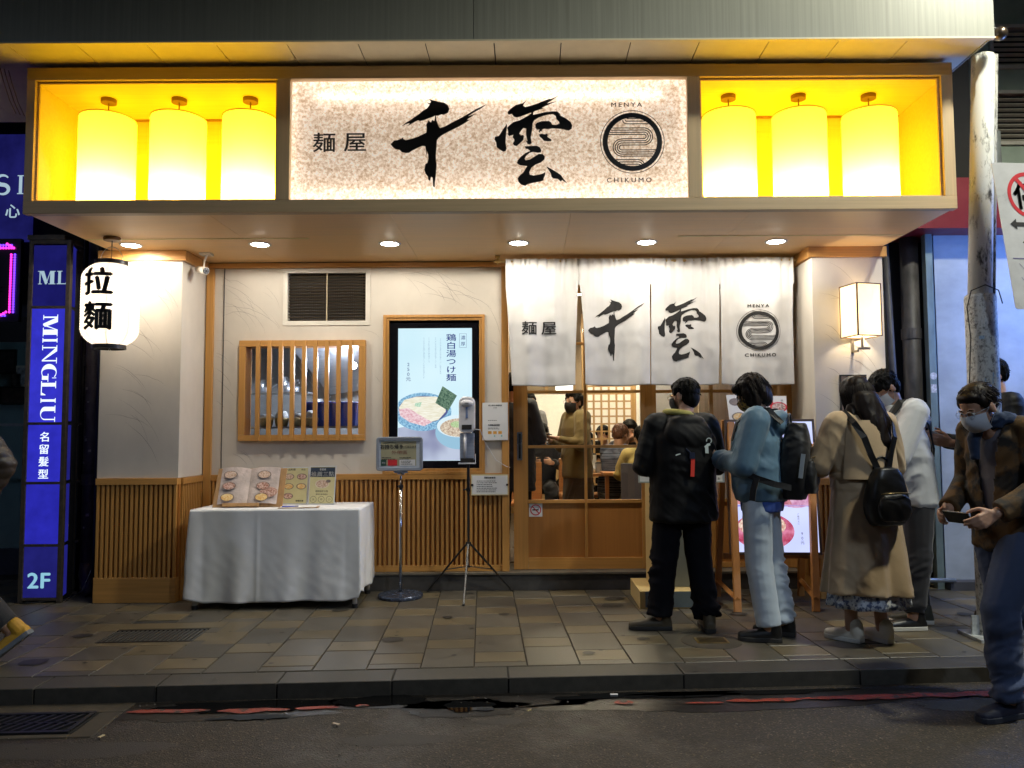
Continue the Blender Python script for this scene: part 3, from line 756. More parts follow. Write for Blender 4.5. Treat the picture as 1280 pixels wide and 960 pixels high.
T = Thing('security_dome', 'small brown metal ball fitting at the right end of the canopy edge', 'fitting', (bx, YC + .05, bz - .05))
mb = MB(); mb.ell((bx, YC + .05, bz), (.046, .046, .044)); T.add('ball', mb, mat('ball_bronze', (.16, .12, .09), .3, metal=.8), smooth=True)
mb = MB(); mb.cyl((bx, YC + .05, bz + .02), (XCR - .03, YC + .08, bz + .07), .012, n=8); T.add('stem', mb, M_black)
# ================================================================= vent
def frame4(mb, x0, x1, z0, z1, w, y0, y1):
    mb.box(x0, x1, y0, y1, z1 - w, z1); mb.box(x0, x1, y0, y1, z0, z0 + w)
    mb.box(x0, x0 + w, y0, y1, z0 + w + .0003, z1 - w - .0003); mb.box(x1 - w, x1, y0, y1, z0 + w + .0003, z1 - w - .0003)
    return mb
M_cream = mat('cream_paint', (.66, .62, .54), .5, .06)
T = Thing('air_vent', 'square cream framed louvred air vent high in the plaster wall', 'vent', (vent[0], YW, vent[2]))
x0, x1, z0, z1 = vent
mb = MB(); frame4(mb, x0, x1, z0, z1 - .001, .04, YW - .008, YW + .06); T.add('vent_frame', mb, M_cream, bevel=.001)
mb = MB(); mb.box(x0 + .01, x1 - .01, YW + .1, YW + .11, z0, z1); T.add('backing', mb, M_dark)
q = MB(); q.mats = [mat('louvre_brown', (.07, .05, .03), .5, .2)]; q.box(0, x1 - x0 - .082, 0, .016, 0, .0025, Matrix.Rotation(R(-35), 3, 'X')); lv = q.mesh('louvre_blade')
n = 17
for i in range(n): link('louvre_blade', lv, T.o, (.041, .014, .046 + i * (z1 - z0 - .088) / (n - 1)))
mb = MB(); mb.box((x0 + x1) / 2 - .004, (x0 + x1) / 2 + .004, YW - .002, YW + .012, z0 + .041, z1 - .042); T.add('mullion', mb, mat('mullion_tan', (.45, .36, .22), .5))
mb = MB()
for i in range(34): mb.box(x0 + .045 + i * .0188, x0 + .0465 + i * .0188, YW + .07, YW + .072, z0 + .041, z1 - .041)
T.add('wire_mesh', mb, mat('wire_dark', (.10, .08, .06), .5), kind='stuff')
# ================================================================= slatted kitchen window
T = Thing('slatted_window', 'kitchen window behind a timber lattice of upright slats', 'window', (win[0], YW, win[2]))
x0, x1, z0, z1 = win; fw = .055
ZT, ZB_ = z1 - .06, z0 + .06
mb = MB(); mb.box(x0, x1, YW - .05, YW + .11, z1 - .052, z1); T.add('head', mb, M_wx, bevel=.002)
mb = MB(); mb.box(x0, x1, YW - .05, YW + .11, z0, z0 + .052); T.add('sill', mb, M_wx, bevel=.002)
for a in (x0, x1 - fw): mb = MB(); mb.box(a, a + fw, YW - .049, YW + .11, z0 + .053, z1 - .053); T.add('jamb', mb, M_wz, bevel=.002)
sw = .034
q = MB(); q.mats = [M_wz]; q.box(-sw / 2, sw / 2, 0, .03, 0, z1 - z0 - .002); me = q.mesh('slat')
for px in (321.6, 335.8, 350.2, 364.7, 379.4, 393.6, 407.9, 422.5, 437.2):
    o = link('slat', me, T.o, (PX(px, YW - .06, 490) - x0, -.062, .001)); bev(o, .0015)
mb = MB(); mb.box(x0 + fw, x1 - fw, YW + .095, YW + .099, z0 + .053, z1 - .053); T.add('pane', mb, glass('window_glass', (.9, .9, .9)))
# kitchen beyond
KY0, KY1 = YW + .12, YW + 1.5
K = Thing('kitchen_room', 'small steel lined kitchen seen through the slatted window', 'room', ((x0 + x1) / 2, KY0, z0))
M_steel = mat('brushed_steel', (.50, .54, .60), .32, .12, (3, 60, 3), metal=.85); M_kw = mat('kitchen_wall', (.34, .36, .38), .35, .2)
mb = MB(); mb.box(x0 - .5, x1 + .5, KY1, KY1 + .03, .15, 2.6); K.add('back_wall', mb, M_kw)
mb = MB(); mb.box(x0 - .53, x0 - .5, KY0, KY1, .15, 2.6); mb.box(x1 + .5, x1 + .53, KY0, KY1, .15, 2.6); K.add('side_wall', mb, M_kw, kind='stuff')
mb = MB(); mb.box(x0 - .5, x1 + .5, KY0, KY1, 2.6, 2.62); K.add('ceiling', mb, M_kw)
mb = MB(); mb.box(x0 - .5, x1 + .5, KY0, KY1, .13, .15); K.add('kitchen_floor', mb, M_dark)
mb = MB()  # slanted hood
mb.add([(x0 + .25, KY0 + .3, z1 + .05), (x1 + .4, KY0 + .7, z1 + .1), (x1 + .4, KY1 - .2, z1 - .25), (x0 + .45, KY1 - .2, z1 - .40),
        (x0 + .25, KY0 + .3, z1 + .09), (x1 + .4, KY0 + .7, z1 + .14), (x1 + .4, KY1 - .2, z1 - .21), (x0 + .45, KY1 - .2, z1 - .36)],
       [(0, 3, 2, 1), (4, 5, 6, 7), (0, 1, 5, 4), (1, 2, 6, 5), (2, 3, 7, 6), (3, 0, 4, 7)])
K.add('extractor_hood', mb, M_steel)
mb = MB()
for i in range(12): mb.cyl((x0 + .05 + i * .05, KY1 - .15, z1 - .02), (x0 + .3 + i * .05, KY1 - .3, z1 - .32), .004, n=5)
K.add('rack_wires', mb, M_steel, kind='stuff')
T = Thing('kitchen_lamp', 'bright white work lamp inside the kitchen behind the right slats', 'lamp', (PX(441, KY0 + .5, 455), KY0 + .5, PZ(457, KY0 + .5, 442)))
mb = MB(); mb.ell(T.base, (.04, .03, .035)); T.add('bulb', mb, emit('work_lamp', (.85, .93, 1.0), 30)); mb = MB(); mb.cyl(T.base + Vector((0, 0, .04)), T.base + Vector((0, 0, .5)), .008, n=6); T.add('stem', mb, M_steel)
T.light('work_light', 'POINT', T.base + Vector((0, -.1, .0)), 60, (.84, .90, 1.0), shadow_soft_size=.05)
zs = PZ(527, KY0 + .3, 380)
T = Thing('kitchen_shelf', 'steel shelf just inside the slatted window carrying boxes and tubs', 'shelf', ((x0 + x1) / 2, KY0 + .2, zs - .04))
mb = MB(); mb.box(x0 - .2, x1 + .3, KY0 + .06, KY0 + .55, zs - .06, zs - .045); T.add('board', mb, M_steel)
zu = PZ(492, KY0 + .5, 330)
mb = MB(); mb.box(x0 - .2, x0 + .42, KY0 + .45, KY0 + .75, zu, zu + .012); T.add('upper_board', mb, M_steel)
M_blue = mat('blue_plastic', (.02, .06, .50), .35, .15); M_wrap = mat('clear_wrap', (.62, .66, .72), .18, .35, (12, 12, 12), bump=1.0, bsc=(28, 28, 28), bdist=.01)
for i, (px, w, h) in enumerate(((403, .13, .2), (432, .14, .2))):
    x = PX(px, KY0 + .35, 520); T = Thing('blue_crate', ['left', 'right'][i] + ' of the two blue plastic crates on the kitchen shelf', 'crate', (x, KY0 + .35, zs - .045), 'blue crates in the kitchen')
    mb = MB(); mb.ring([[(x - w * s, KY0 + .35 - w * s, zs - .045 + z), (x + w * s, KY0 + .35 - w * s, zs - .045 + z), (x + w * s, KY0 + .35 + w * s, zs - .045 + z), (x - w * s, KY0 + .35 + w * s, zs - .045 + z)] for s, z in ((.78, 0), (.92, h), (1, h), (1, h + .02), (.88, h + .02), (.75, .02))]); T.add('body', mb, M_blue, bevel=.004)
r = random.Random(11)
for i, px in enumerate((333, 352, 371, 389)):
    x = PX(px, KY0 + .2, 530); T = Thing('wrapped_tub', ['first', 'second', 'third', 'fourth'][i] + ' film wrapped food tub from the left on the kitchen shelf', 'tub', (x, KY0 + .2, zs - .045), 'wrapped tubs on the kitchen shelf')
    mb = MB(); mb.lathe([(.0, 0), (.05, 0), (.062, .06), (.064, .075), (.0, .09)], (x, KY0 + .2, zs - .045), 14, False); T.add('tub', mb, mat('tub_food', (.55, .42, .2), .5, .5, (30, 30, 30)), smooth=True)
    mb = MB(); mb.ell((x, KY0 + .2, zs + .04), (.062, .05, .035 + .02 * (i % 2)), n=12, m=8)
    mb.v = [(a + .012 * noise.noise(Vector((a * 40, b * 40, c * 40))), b, c + .02 * noise.noise(Vector((a * 30, c * 30, b)))) for a, b, c in mb.v]; T.add('plastic_bag', mb, M_wrap, smooth=True)
for i in range(9):
    x = PX(r.uniform(318, 395), KY0 + .6, 500); zz = zu + .012 if x < x0 + .42 else zs + .1
    y = KY0 + r.uniform(.5, .7); T = Thing('steel_pot', ['dented', 'small', 'tall', 'wide', 'shallow', 'round', 'lidded', 'stacked', 'dull'][i] + ' steel pot on the upper kitchen shelf behind the slats', 'pot', (x, y, zz), 'pots on the kitchen shelf')
    h = r.uniform(.05, .16); rr = r.uniform(.03, .06)
    mb = MB(); mb.lathe([(0, 0), (rr, 0), (rr, h), (rr * .93, h), (rr * .9, .01)], (x, y, zz), 16, False); T.add('pot', mb, M_steel, smooth=True)
    mb = MB(); mb.tube([(x + rr, y - .01, zz + h * .8), (x + rr + .04, y - .03, zz + h * .85), (x + rr + .09, y - .05, zz + h + .02)], .005, 6); T.add('handle', mb, M_steel)
# ================================================================= menu screen
x0, x1, z0, z1 = tv
T = Thing('menu_screen', 'tall lit menu screen showing dipping noodles in a black surround and timber frame', 'screen', (x0, YW, z0))
mb = MB(); frame4(mb, x0, x1, z0, z1, .024, YW - .02, YW + .05); T.add('outer_frame', mb, M_wz, bevel=.0015)
mb = MB(); frame4(mb, x0 + .025, x1 - .025, z0 + .025, z1 - .025, .022, YW - .008, YW + .05); T.add('inner_frame', mb, M_wz, bevel=.0015)
sx0, sx1, sz0, sz1 = PX(485.6, YW, 490), PX(599, YW, 490), PZ(585, YW, 540), PZ(400, YW, 540)
mb = MB(); mb.box(sx0 - .003, sx1 + .003, YW + .02, YW + .05, sz0 - .003, sz1 + .003); T.add('bezel', mb, mat('bezel_black', (.006, .006, .008), .12, .1))
ys = YW + .019
dx0, dx1, dz0, dz1 = PX(497, YW, 490), PX(589.8, YW, 490), PZ(576, YW, 540), PZ(410, YW, 540)
M_scr1 = emit_noise('screen_pale', (.58, .82, .92), (.70, .90, .97), 1.05, (1.5, 1.5, 1.5), 2, .3, .7)
M_scrtab = emit_noise('screen_table', (.26, .28, .45), (.55, .62, .78), .95, (3, 3, 3), 2)
mb = MB(); mb.box(dx0, dx1, ys - .001, ys, dz0, dz1); dsp = T.add('display', mb, M_scr1)
W_, H_ = dx1 - dx0, dz1 - dz0
def sc(u, v, d=0): return (dx0 + (u - 497) / 92.8 * W_, ys - .002 - d, dz1 - (v - 410) / 166 * H_)   # u, v read on the screen itself
def oval(cx, cy, rx, ry, n=40, a0=0, a1=360): return [(cx + rx * math.cos(R(a0 + (a1 - a0) * k / n)), cy + ry * math.sin(R(a0 + (a1 - a0) * k / n))) for k in range(n)]
def clip(poly, x0=497.3, x1=589.5, y0=410.3, y1=575.7): return [(min(max(x, x0), x1), min(max(y, y0), y1)) for x, y in poly]
mb = MB()
def lay(poly, m, d): mb.use(m); mb.flat(clip(poly), lambda u, v, dd=0: sc(u, v, d))
lay([(497, 535), (590, 520), (590, 576), (497, 576)], M_scrtab, .0)
lay(oval(528, 515, 36, 24), emit_noise('dish_blue', (.10, .26, .50), (.40, .70, .88), 1, (60, 60, 60)), .0005)
lay(oval(529, 512, 31, 17), emit('dish_dark', (.10, .12, .30), 1), .001)
lay([(498, 510), (505, 500), (520, 496), (545, 496), (556, 502), (557, 515), (548, 525), (530, 530), (508, 524)], emit_noise('noodles', (.78, .74, .55), (.98, .97, .86), 1, (18, 18, 170), 3), .0015)
lay([(498, 512), (510, 510), (526, 520), (540, 528), (530, 533), (512, 528), (500, 520)], emit_noise('roast_slices', (.72, .38, .45), (.95, .78, .80), 1, (45, 45, 90), 3), .002)
lay([(519, 504), (527, 503), (525, 509), (518, 508)], emit_noise('scallion', (.2, .5, .3), (.8, .95, .8), 1, (200, 200, 200), 3), .0025)
lay([(553, 483), (571, 495), (560, 514), (544, 504)], emit_noise('seaweed', (.03, .08, .06), (.20, .32, .22), 1, (90, 90, 90), 6), .002)
lay(oval(574, 541, 30, 21), emit('cup_outer', (.32, .55, .72), 1), .0026)
lay(oval(573, 533, 27, 14), emit('cup_rim', (.74, .90, .97), 1), .003)
lay(oval(574, 535, 24, 11.5), emit_noise('soup', (.42, .28, .20), (.85, .76, .60), 1, (60, 60, 60), 4), .0035)
lay(oval(571, 531, 8, 4), emit_noise('herbs', (.18, .45, .12), (.75, .8, .55), 1, (150, 150, 150), 4), .004)
T.add('dish_picture', mb, None, parent=dsp)
M_txt = emit('screen_ink', (.02, .03, .22), 1); M_txt2 = emit('screen_ink_grey', (.32, .46, .62), 1)
mb = MB(); f2 = lambda u, v, d=0: (u, ys - .004 - d, v)
s = H_ / 166
put_text(mb, '鶏白湯つけ麺', f2, sc(563.7, 0)[0], sc(0, 447)[2], 9.6 * s, vertical=True, spacing=1.05, sx=1.35, bold=.02)
put_text(mb, '250元', f2, sc(510, 0)[0], sc(0, 465)[2], 6 * s, vertical=True, spacing=1.02, sx=1.1, bold=-.005)
put_text(mb, '濃厚', f2, sc(578.7, 0)[0], sc(0, 426)[2], 5.6 * s, vertical=True, spacing=1.4, sx=1.1)
bx0, bx1, bz0, bz1 = sc(574, 0)[0], sc(583, 0)[0], sc(0, 434.7)[2], sc(0, 417)[2]
frame4(mb, bx0, bx1, bz0, bz1, .0018, ys - .0045, ys - .004)
T.add('lettering', mb, M_txt, parent=dsp)
mb = MB()
for px, n, y0 in ((550.3, 21, 422), (544.2, 18, 421), (535.8, 15, 421), (529.5, 24, 421)):
    tt = 'とろみのある濃厚な鶏白湯スープに特製の醤油だれを合わせた一杯'[:n]
    put_text(mb, tt, f2, sc(px, 0)[0], sc(0, y0 + n * 1.1)[2], 2.0 * s, vertical=True, spacing=1.08)
T.add('small_text', mb, M_txt2, parent=dsp)
# ================================================================= notices by the door
def line_rows(mb, fn, u0, u1, v1, n, gap, hh, seed, fill=.8):
    r = random.Random(seed)
    for i in range(n):
        L = (u1 - u0) * r.uniform(fill - .25, fill); x = u0; v = v1 - i * gap
        while x < u0 + L:
            w = r.uniform(.006, .02); mb.flat([(x, v), (x + w, v), (x + w, v - hh), (x, v - hh)], fn); x += w + .0035
M_paper = mat('white_paper', (.78, .78, .76), .6, .03); M_pr = mat('print_black', (.03, .03, .03), .6); M_pro = mat('print_orange', (.75, .38, .06), .6, .2, (60, 60, 60)); M_prg = mat('print_green', (.25, .55, .5), .6)
def notice(pxs, pys, Y, name, label):
    X0, X1 = PX(pxs[0], Y), PX(pxs[1], Y); Z1, Z0 = PZ(pys[0], Y), PZ(pys[1], Y)
    T = Thing(name, label, 'notice', (X0, Y, Z0)); mb = MB(); mb.box(X0, X1, Y - .0018, Y, Z0, Z1); T.add('sheet', mb, M_paper); return T, X0, X1, Z0, Z1
T, a, b, c, d = notice((603, 635), (503, 550), YW - .034, 'ordering_notice', 'white notice sheet with orange boxes taped on the post by the door')
fn = front(YW - .0364); mb = MB(); w = b - a
for t, u, v, sz in (('線上候位 掃碼取號', .5, .925, .014), ('訂位查詢', .5, .86, .008), ('外帶點餐須知', .45, .40, .017)): put_text(mb, t, fn, a + w * u, c + (d - c) * v, sz, bold=.02)
line_rows(mb, fn, a + w * .22, b - w * .2, c + (d - c) * .53, 1, .01, .004, 3); line_rows(mb, fn, a + w * .22, b - w * .2, c + (d - c) * .33, 2, .008, .004, 4)
T.add('lettering', mb, M_pr, kind='stuff')
mb = MB()
for k in range(3): u = a + w * (.22 + .2 * k); mb.box(u, u + w * .14, YW - .0363, YW - .0358, c + (d - c) * .165, c + (d - c) * .24)
T.add('orange_boxes', mb, M_pro, kind='stuff')
mb = MB(); mb.box(a + w * .72, a + w * .78, YW - .0363, YW - .0358, c + (d - c) * .09, c + (d - c) * .14); mb.box(a + w * .45, a + w * .5, YW - .0363, YW - .0358, c + (d - c) * .09, c + (d - c) * .13); T.add('green_marks', mb, M_prg, kind='stuff')
T, a, b, c, d = notice((590, 634), (594, 617.5), YW - .036, 'rules_notice', 'small landscape notice with a cream border clipped over the dado slats')
w = b - a; h = d - c; mb = MB(); frame4(mb, a - .008, b + .008, c - .008, d + .008, .009, YW - .038, YW - .034); T.add('border', mb, mat('cream_border', (.7, .62, .36), .5))
mb = MB(); fn = front(YW - .0385); put_text(mb, '用餐注意事項', fn, a + w * .5, d - h * .12, .016, bold=.03); line_rows(mb, fn, a + w * .13, b - w * .1, d - h * .28, 7, h * .095, h * .035, 12, .8); T.add('lettering', mb, M_pr)
mb = MB()
for u in (a + .002, b - .002): mb.box(u - .009, u + .009, YW - .043, YW - .0391, (c + d) / 2 - .008, (c + d) / 2 + .008)
T.add('clips', mb, M_black, kind='stuff')
# ================================================================= sliding door and fixed screen
YD0 = .13
M_glass = glass('door_glass', (.93, .94, .92))
D = Thing('sliding_door', 'timber framed sliding door with four glass panes above two solid panels', 'door', (PX(642, YD0), YD0, .152))
def dz(p): return PZ(p, YD0)
def dx(p): return PX(p, YD0)
ztop = 2.6
def member(T, nm, a, b, c, d, y0=YD0 - .018, y1=YD0 + .018, m=None, bv=.0015): mb = MB(); mb.box(a, b, y0, y1, c, d); return T.add(nm, mb, m or M_wz, bevel=bv)
s0, s1, g1, g2, g3 = dx(642), dx(659.8), dx(730), dx(733.5), dx(801)
member(D, 'stile', s0, s1, .155, ztop); member(D, 'stile', g3, dx(806), .155, ztop)
for zz, hh in ((PZ(490, YD0), .012), (PZ(558.5, YD0), .012), (PZ(627, YD0), .014), (PZ(430, YD0), .012)):
    member(D, 'rail', s1 + .001, g1 - .0005, zz - hh, zz + hh, m=M_wx, y0=YD0 - .016); member(D, 'rail', g2 + .0005, g3 - .001, zz - hh, zz + hh, m=M_wx, y0=YD0 - .016)
member(D, 'mullion', g1, g2, dz(697), ztop, y0=YD0 - .017)
member(D, 'bottom_rail', s1 + .001, g3 - .001, .156, dz(697) - .001, m=M_wx); member(D, 'top_rail', s1 + .001, g3 - .001, ztop - .08, ztop - .001, m=M_wx)
M_panel = wood('door_panel_wood', (.40, .17, .04), 'z', var=.08)
member(D, 'lower_panel', s1, g1, dz(697), dz(627), YD0 + .002, YD0 + .012, M_panel, 0); member(D, 'lower_panel', g2, g3, dz(697), dz(627), YD0 + .002, YD0 + .012, M_panel, 0)
for (a, b) in ((s1, g1), (g2, g3)):
    for c, d in ((PZ(625, YD0), PZ(558.5, YD0)), (PZ(558.5, YD0), PZ(490, YD0)), (PZ(490, YD0), ztop - .08)):
        mb = MB(); mb.box(a + .001, b - .001, YD0 + .002, YD0 + .006, c + .013, d - .013); D.add('pane', mb, M_glass)
hx, hz = dx(649.5), dz(557)
mb = MB(); frame4(mb, hx - .022, hx + .022, dz(575), dz(540), .013, YD0 - .0215, YD0 - .0185); D.add('pull_plate', mb, mat('pull_steel', (.45, .45, .45), .3, metal=.8))
mb = MB(); mb.box(hx - .009, hx + .009, YD0 - .0195, YD0 - .0188, dz(575) + .014, dz(540) - .014); D.add('pull_recess', mb, M_dark)
# no smoking sticker
zx, zz = dx(669), dz(637.5)
T = Thing('no_smoking_sticker', 'square no smoking sticker on the lower left panel of the sliding door', 'sticker', (zx, YD0 - .001, zz - .05))
mb = MB(); mb.box(zx - .057, zx + .057, YD0 - .0002, YD0 + .0015, zz - .057, zz + .057); T.add('sheet', mb, M_paper)
fn = front(YD0 - .0008); mb = MB()
M_redp = mat('print_red', (.62, .03, .04), .5)
ring_ = [((.047 * math.cos(R(a)), .047 * math.sin(R(a))), (.038 * math.cos(R(a)), .038 * math.sin(R(a)))) for a in range(0, 361, 10)]
put_strips(mb, [ring_], fn, zx, zz); mb.flat([(zx - .033, zz + .027), (zx - .027, zz + .033), (zx + .033, zz - .027), (zx + .027, zz - .033)], front(YD0 - .0016)); T.add('red_ring', mb, M_redp)
mb = MB(); mb.flat([(zx - .028, zz - .004), (zx + .026, zz - .004), (zx + .026, zz + .006), (zx - .028, zz + .006)], fn); mb.flat([(zx + .02, zz + .01), (zx + .024, zz + .01), (zx + .027, zz + .02), (zx + .023, zz + .02)], fn); T.add('cigarette', mb, M_pr)
# fixed glazed screen right of the door
F = Thing('glazed_screen', 'fixed timber and glass screen to the right of the sliding door', 'screen wall', (dx(806), YD0, .152))
YF = YD0 + .04
member(F, 'post', dx(802.5), dx(821), .153, ztop, YF - .03, YF + .05); member(F, 'post', dx(888.5), dx(893), .153, ztop, YF - .02, YF + .03)
member(F, 'jamb', dx(961), dx(1001), .153, ZS - .002, YF - .03, YF + .05)
mb = MB(); mb.box(dx(821) + .001, dx(888.5) - .001, YF + .003, YF + .007, dz(627), ztop); F.add('pane', mb, M_glass)
mb = MB(); mb.box(dx(893) + .001, dx(961) - .001, YF + .003, YF + .007, dz(627), ztop); F.add('pane', mb, M_glass)
for a, b in ((dx(821) + .001, dx(888.5) - .001), (dx(893) + .001, dx(961) - .001)):
    for zz in (dz(490), dz(627)): member(F, 'rail', a, b, zz - .013, zz + .013, YF - .015, YF + .02, M_wx)
    member(F, 'lower_panel', a, b, .2, dz(627) - .014, YF, YF + .01, M_panel, 0); member(F, 'bottom_rail', a, b, .156, .2, YF - .015, YF + .02, M_wx)
mb = MB(); mb.box(XR + .06, dx(1001), YD0 - .04, YD0 + .1, ztop + .001, ZS - .003); F.add('head_beam', mb, M_wx)
mb = MB(); mb.box(pr[0] - .19, pr[0] - .002, .155, .2, .156, .9);
# ================================================================= door curtain
YN = -.17
ZN = PZ(326, YN, 815)
M_cloth = mat('curtain_linen', (.64, .63, .61), .85, .04, (8, 8, 8), bump=.4, bsc=(260, 260, 260), sheen=.3, bdist=.0006)
N_ = Thing('door_curtain', 'white four panel noren curtain with black brush characters hanging over the shop door', 'curtain', (PX(815, YN, 326), YN, ZN))
def NX(px, py): return PX(px, YN, py)
panels = [((632, 722.5), (640, 719)), ((724.5, 812), (731, 812)), ((813.5, 898), (813, 897.5)), ((899.5, 990), (901.5, 993.5))]
zslit, zbot = PZ(356, YN, 815), PZ(481, YN, 815)
XN0, XN1 = NX(632, 326), NX(991, 326)
def cloth_y(x, z):
    h = (ZN - z) / (ZN - zbot)
    f = .010 * math.exp(-h * 7) * (math.sin(x * 95 + 2 * math.sin(x * 17)) + .6 * math.sin(x * 171 + 1))          # gathers at the rod
    f += (.004 + .026 * min(1, h * 1.4)) * (math.sin(x * 13 + 1.1 + .5 * h) + .55 * math.sin(x * 27.5 + 2.2 - h) + .35 * math.sin(x * 6.1))
    f += .014 * noise.noise(Vector((x * 3.1, z * 3.4, 0))) + .005 * noise.noise(Vector((x * 11, z * 11, 4)))
    return YN - .022 - f
def panel_edges(k, z):
    (a0, b0), (a1, b1) = panels[k]
    h = (PZ(356, YN, 815) - z) / (zslit - zbot)
    if z >= zslit: 
        A = XN0 if k == 0 else (NX(panels[k - 1][0][1], 356) + NX(a0, 356)) / 2
        Bx = XN1 if k == 3 else (NX(b0, 356) + NX(panels[k + 1][0][0], 356)) / 2
        return A, Bx
    h = max(0, h); bow = .018 * math.sin(math.pi * min(1, h))
    A = NX(a0, 356) * (1 - h) + NX(a1, 480) * h; Bx = NX(b0, 356) * (1 - h) + NX(b1, 480) * h
    gl = .004 + .006 * math.sin(math.pi * h)
    if k == 0: Bx -= bow * .3; A += bow * .2
    if k == 1: A += bow * .6; 
    return A, Bx
nz = 88
for k in range(4):
    nx = 58; vs = []; fs = []
    for j in range(nz + 1):
        z = ZN + .018 - (ZN + .018 - zbot) * j / nz; A, Bx = panel_edges(k, z)
        for i in range(nx + 1):
            x = A + (Bx - A) * i / nx
            zz = z
            if j > nz - 8: zz = z - .010 * math.sin(i / nx * math.pi) * (j - nz + 8) / 8
            vs.append((x, cloth_y(x, z), zz))
    fs = [(j * (nx + 1) + i, j * (nx + 1) + i + 1, (j + 1) * (nx + 1) + i + 1, (j + 1) * (nx + 1) + i) for j in range(nz) for i in range(nx)]
    mb = MB(); mb.add(vs, fs); o = N_.add('curtain_panel', mb, M_cloth, smooth=True)
    sd = o.modifiers.new('thickness', 'SOLIDIFY'); sd.thickness = .0015; sd.offset = 1
    # stitched hems
    mb = MB()
    if k == 0: pan0 = o
def on_cloth(mb):
    """fine-cut a flat print and lay it on the cloth"""
    me = mb.mesh('t'); bm = bmesh.new(); bm.from_mesh(me)
    bmesh.ops.triangulate(bm, faces=bm.faces)
    for _ in range(5):
        es = [e for e in bm.edges if e.calc_length() > .02]
        if not es: break
        bmesh.ops.subdivide_edges(bm, edges=es, cuts=1); bmesh.ops.triangulate(bm, faces=bm.faces)
    for v in bm.verts: v.co.y = cloth_y(v.co.x, v.co.z) - .0055 + v.co.y
    out = MB(); out.v = [tuple(v.co) for v in bm.verts]; bm.verts.ensure_lookup_table(); bm.verts.index_update()
    out.f = [tuple(v.index for v in f.verts) for f in bm.faces]; out.m = [0] * len(out.f); bm.free(); bpy.data.meshes.remove(me)
    return out
M_ink2 = mat('cloth_print_black', (.012, .011, .011), .8, .2)
pn = (YN - .02 - CAM_Y) / 1000; ff = lambda u, v, d=0: (u, -d, v)
for polys, (x0, y0, x1, y1) in ((K_SEN, (734, 374, 806, 452)), (K_UN, (821, 372, 882, 452.5))):
    cx, cz = NX((x0 + x1) / 2, (y0 + y1) / 2), PZ((y0 + y1) / 2, YN, (x0 + x1) / 2); mb = MB()
    for p in norm(polys, ((x1 - x0) * pn, (y1 - y0) * pn)): mb.flat([(cx + u, cz + v) for u, v in p], ff)
    N_.add('brush_character', on_cloth(mb), M_ink2)
mb = MB()
for ch, px in (('麺', 661.5), ('屋', 686)): put_text(mb, ch, ff, NX(px, 411), PZ(411, YN, px), .118, bold=.016, sx=1.12)
put_text(mb, 'MENYA', ff, NX(946.5, 383), PZ(383, YN, 946), .036, bold=.05, spacing=1.45, sx=1.15); put_text(mb, 'CHIKUMO', ff, NX(949, 444), PZ(444.3, YN, 949), .038, bold=.05, spacing=1.4, sx=1.12)
N_.add('lettering', on_cloth(mb), M_ink2)
mb = MB(); put_strips(mb, emblem_pieces(24.4 * pn), ff, NX(947.5, 413.5), PZ(413.5, YN, 947)); N_.add('emblem', on_cloth(mb), M_ink2)
M_bamboo = mat('bamboo', (.50, .34, .12), .4, .2, (3, 40, 40))
mb = MB(); mb.cyl((PX(617, YN, 325), YN, ZN), (PX(1012, YN, 327), YN, ZN), .012, n=12); N_.add('rod', mb, M_bamboo, smooth=True)
for px in (622, 1001):
    x = PX(px, YN, 325); mb = MB(); mb.box(x - .008, x + .008, YN - .008, YN + .008, ZN + .012, ZS - .001); mb.box(x - .02, x + .02, YN - .012, YN + .012, ZS - .02, ZS - .0015)
    mb.tube([(x, YN + .012, ZN + .014), (x, YN + .017, ZN - .01), (x, YN, ZN - .02), (x, YN - .02, ZN - .01)], .005, 6); N_.add('bracket', mb, mat('brass', (.55, .38, .12), .35, metal=.7))
# ================================================================= paper lantern
lx, _ = P(138, 380, -.86); YL = -.86
zt, zb_ = PZ(331, YL, 138), PZ(432, YL, 138)
L = Thing('paper_lantern', 'white cylindrical paper lantern with two black characters hanging at the left pillar', 'lantern', (lx, YL, zb_))
M_lan = shade('lantern_paper', (.98, .93, .86), glow=.5, glowcol=(1, .93, .84), trans=.7, sc=(15, 15, 15))
Hh = zt - zb_; rr_ = 33 * (YL - CAM_Y) / 1000
def lan_r(t):     # radius along the height
    e = min(t, 1 - t); base = rr_ * (1 if e > .2 else math.sqrt(max(0, 1 - ((.2 - e) / .2) ** 2 * .76)))
    return base
mb = MB(); prof = []
for i in range(0, 121):
    t = i / 120; prof.append((lan_r(t) + .0022 * abs(math.sin(t * math.pi * 30)), t * Hh))
mb.lathe(prof, (lx, YL, zb_), 48, False); L.add('paper_shade', mb, M_lan, smooth=True)
for nm, z, dz_ in (('top_cap', zt - .004, .03), ('bottom_cap', zb_ - .026, .03)):
    mb = MB(); r0 = .115; mb.lathe([(r0 - .012, 0), (r0, 0), (r0, dz_), (r0 - .012, dz_)], (lx, YL, z), 40, False); mb.lathe([(0, dz_ * .5), (r0 - .012, dz_ * .5)], (lx, YL, z), 40, False); L.add(nm, mb, M_black, smooth=False)
mb = MB()
for k in range(8):
    a = R(20 + 45 * k); mb.tube([(lx + (lan_r(t) - .004) * math.cos(a), YL + (lan_r(t) - .004) * math.sin(a), zb_ + t * Hh) for t in np.linspace(.01, .99, 24)], .004, 4)
L.add('rib', mb, mat('rib_wood', (.6, .45, .28), .6), kind='stuff')
mb = MB(); mb.tube([(lx + .085 * math.cos(a), YL, zt + .02 + .115 * math.sin(a)) for a in np.linspace(0, math.pi, 20)], .0025, 6); L.add('wire_handle', mb, M_steel)
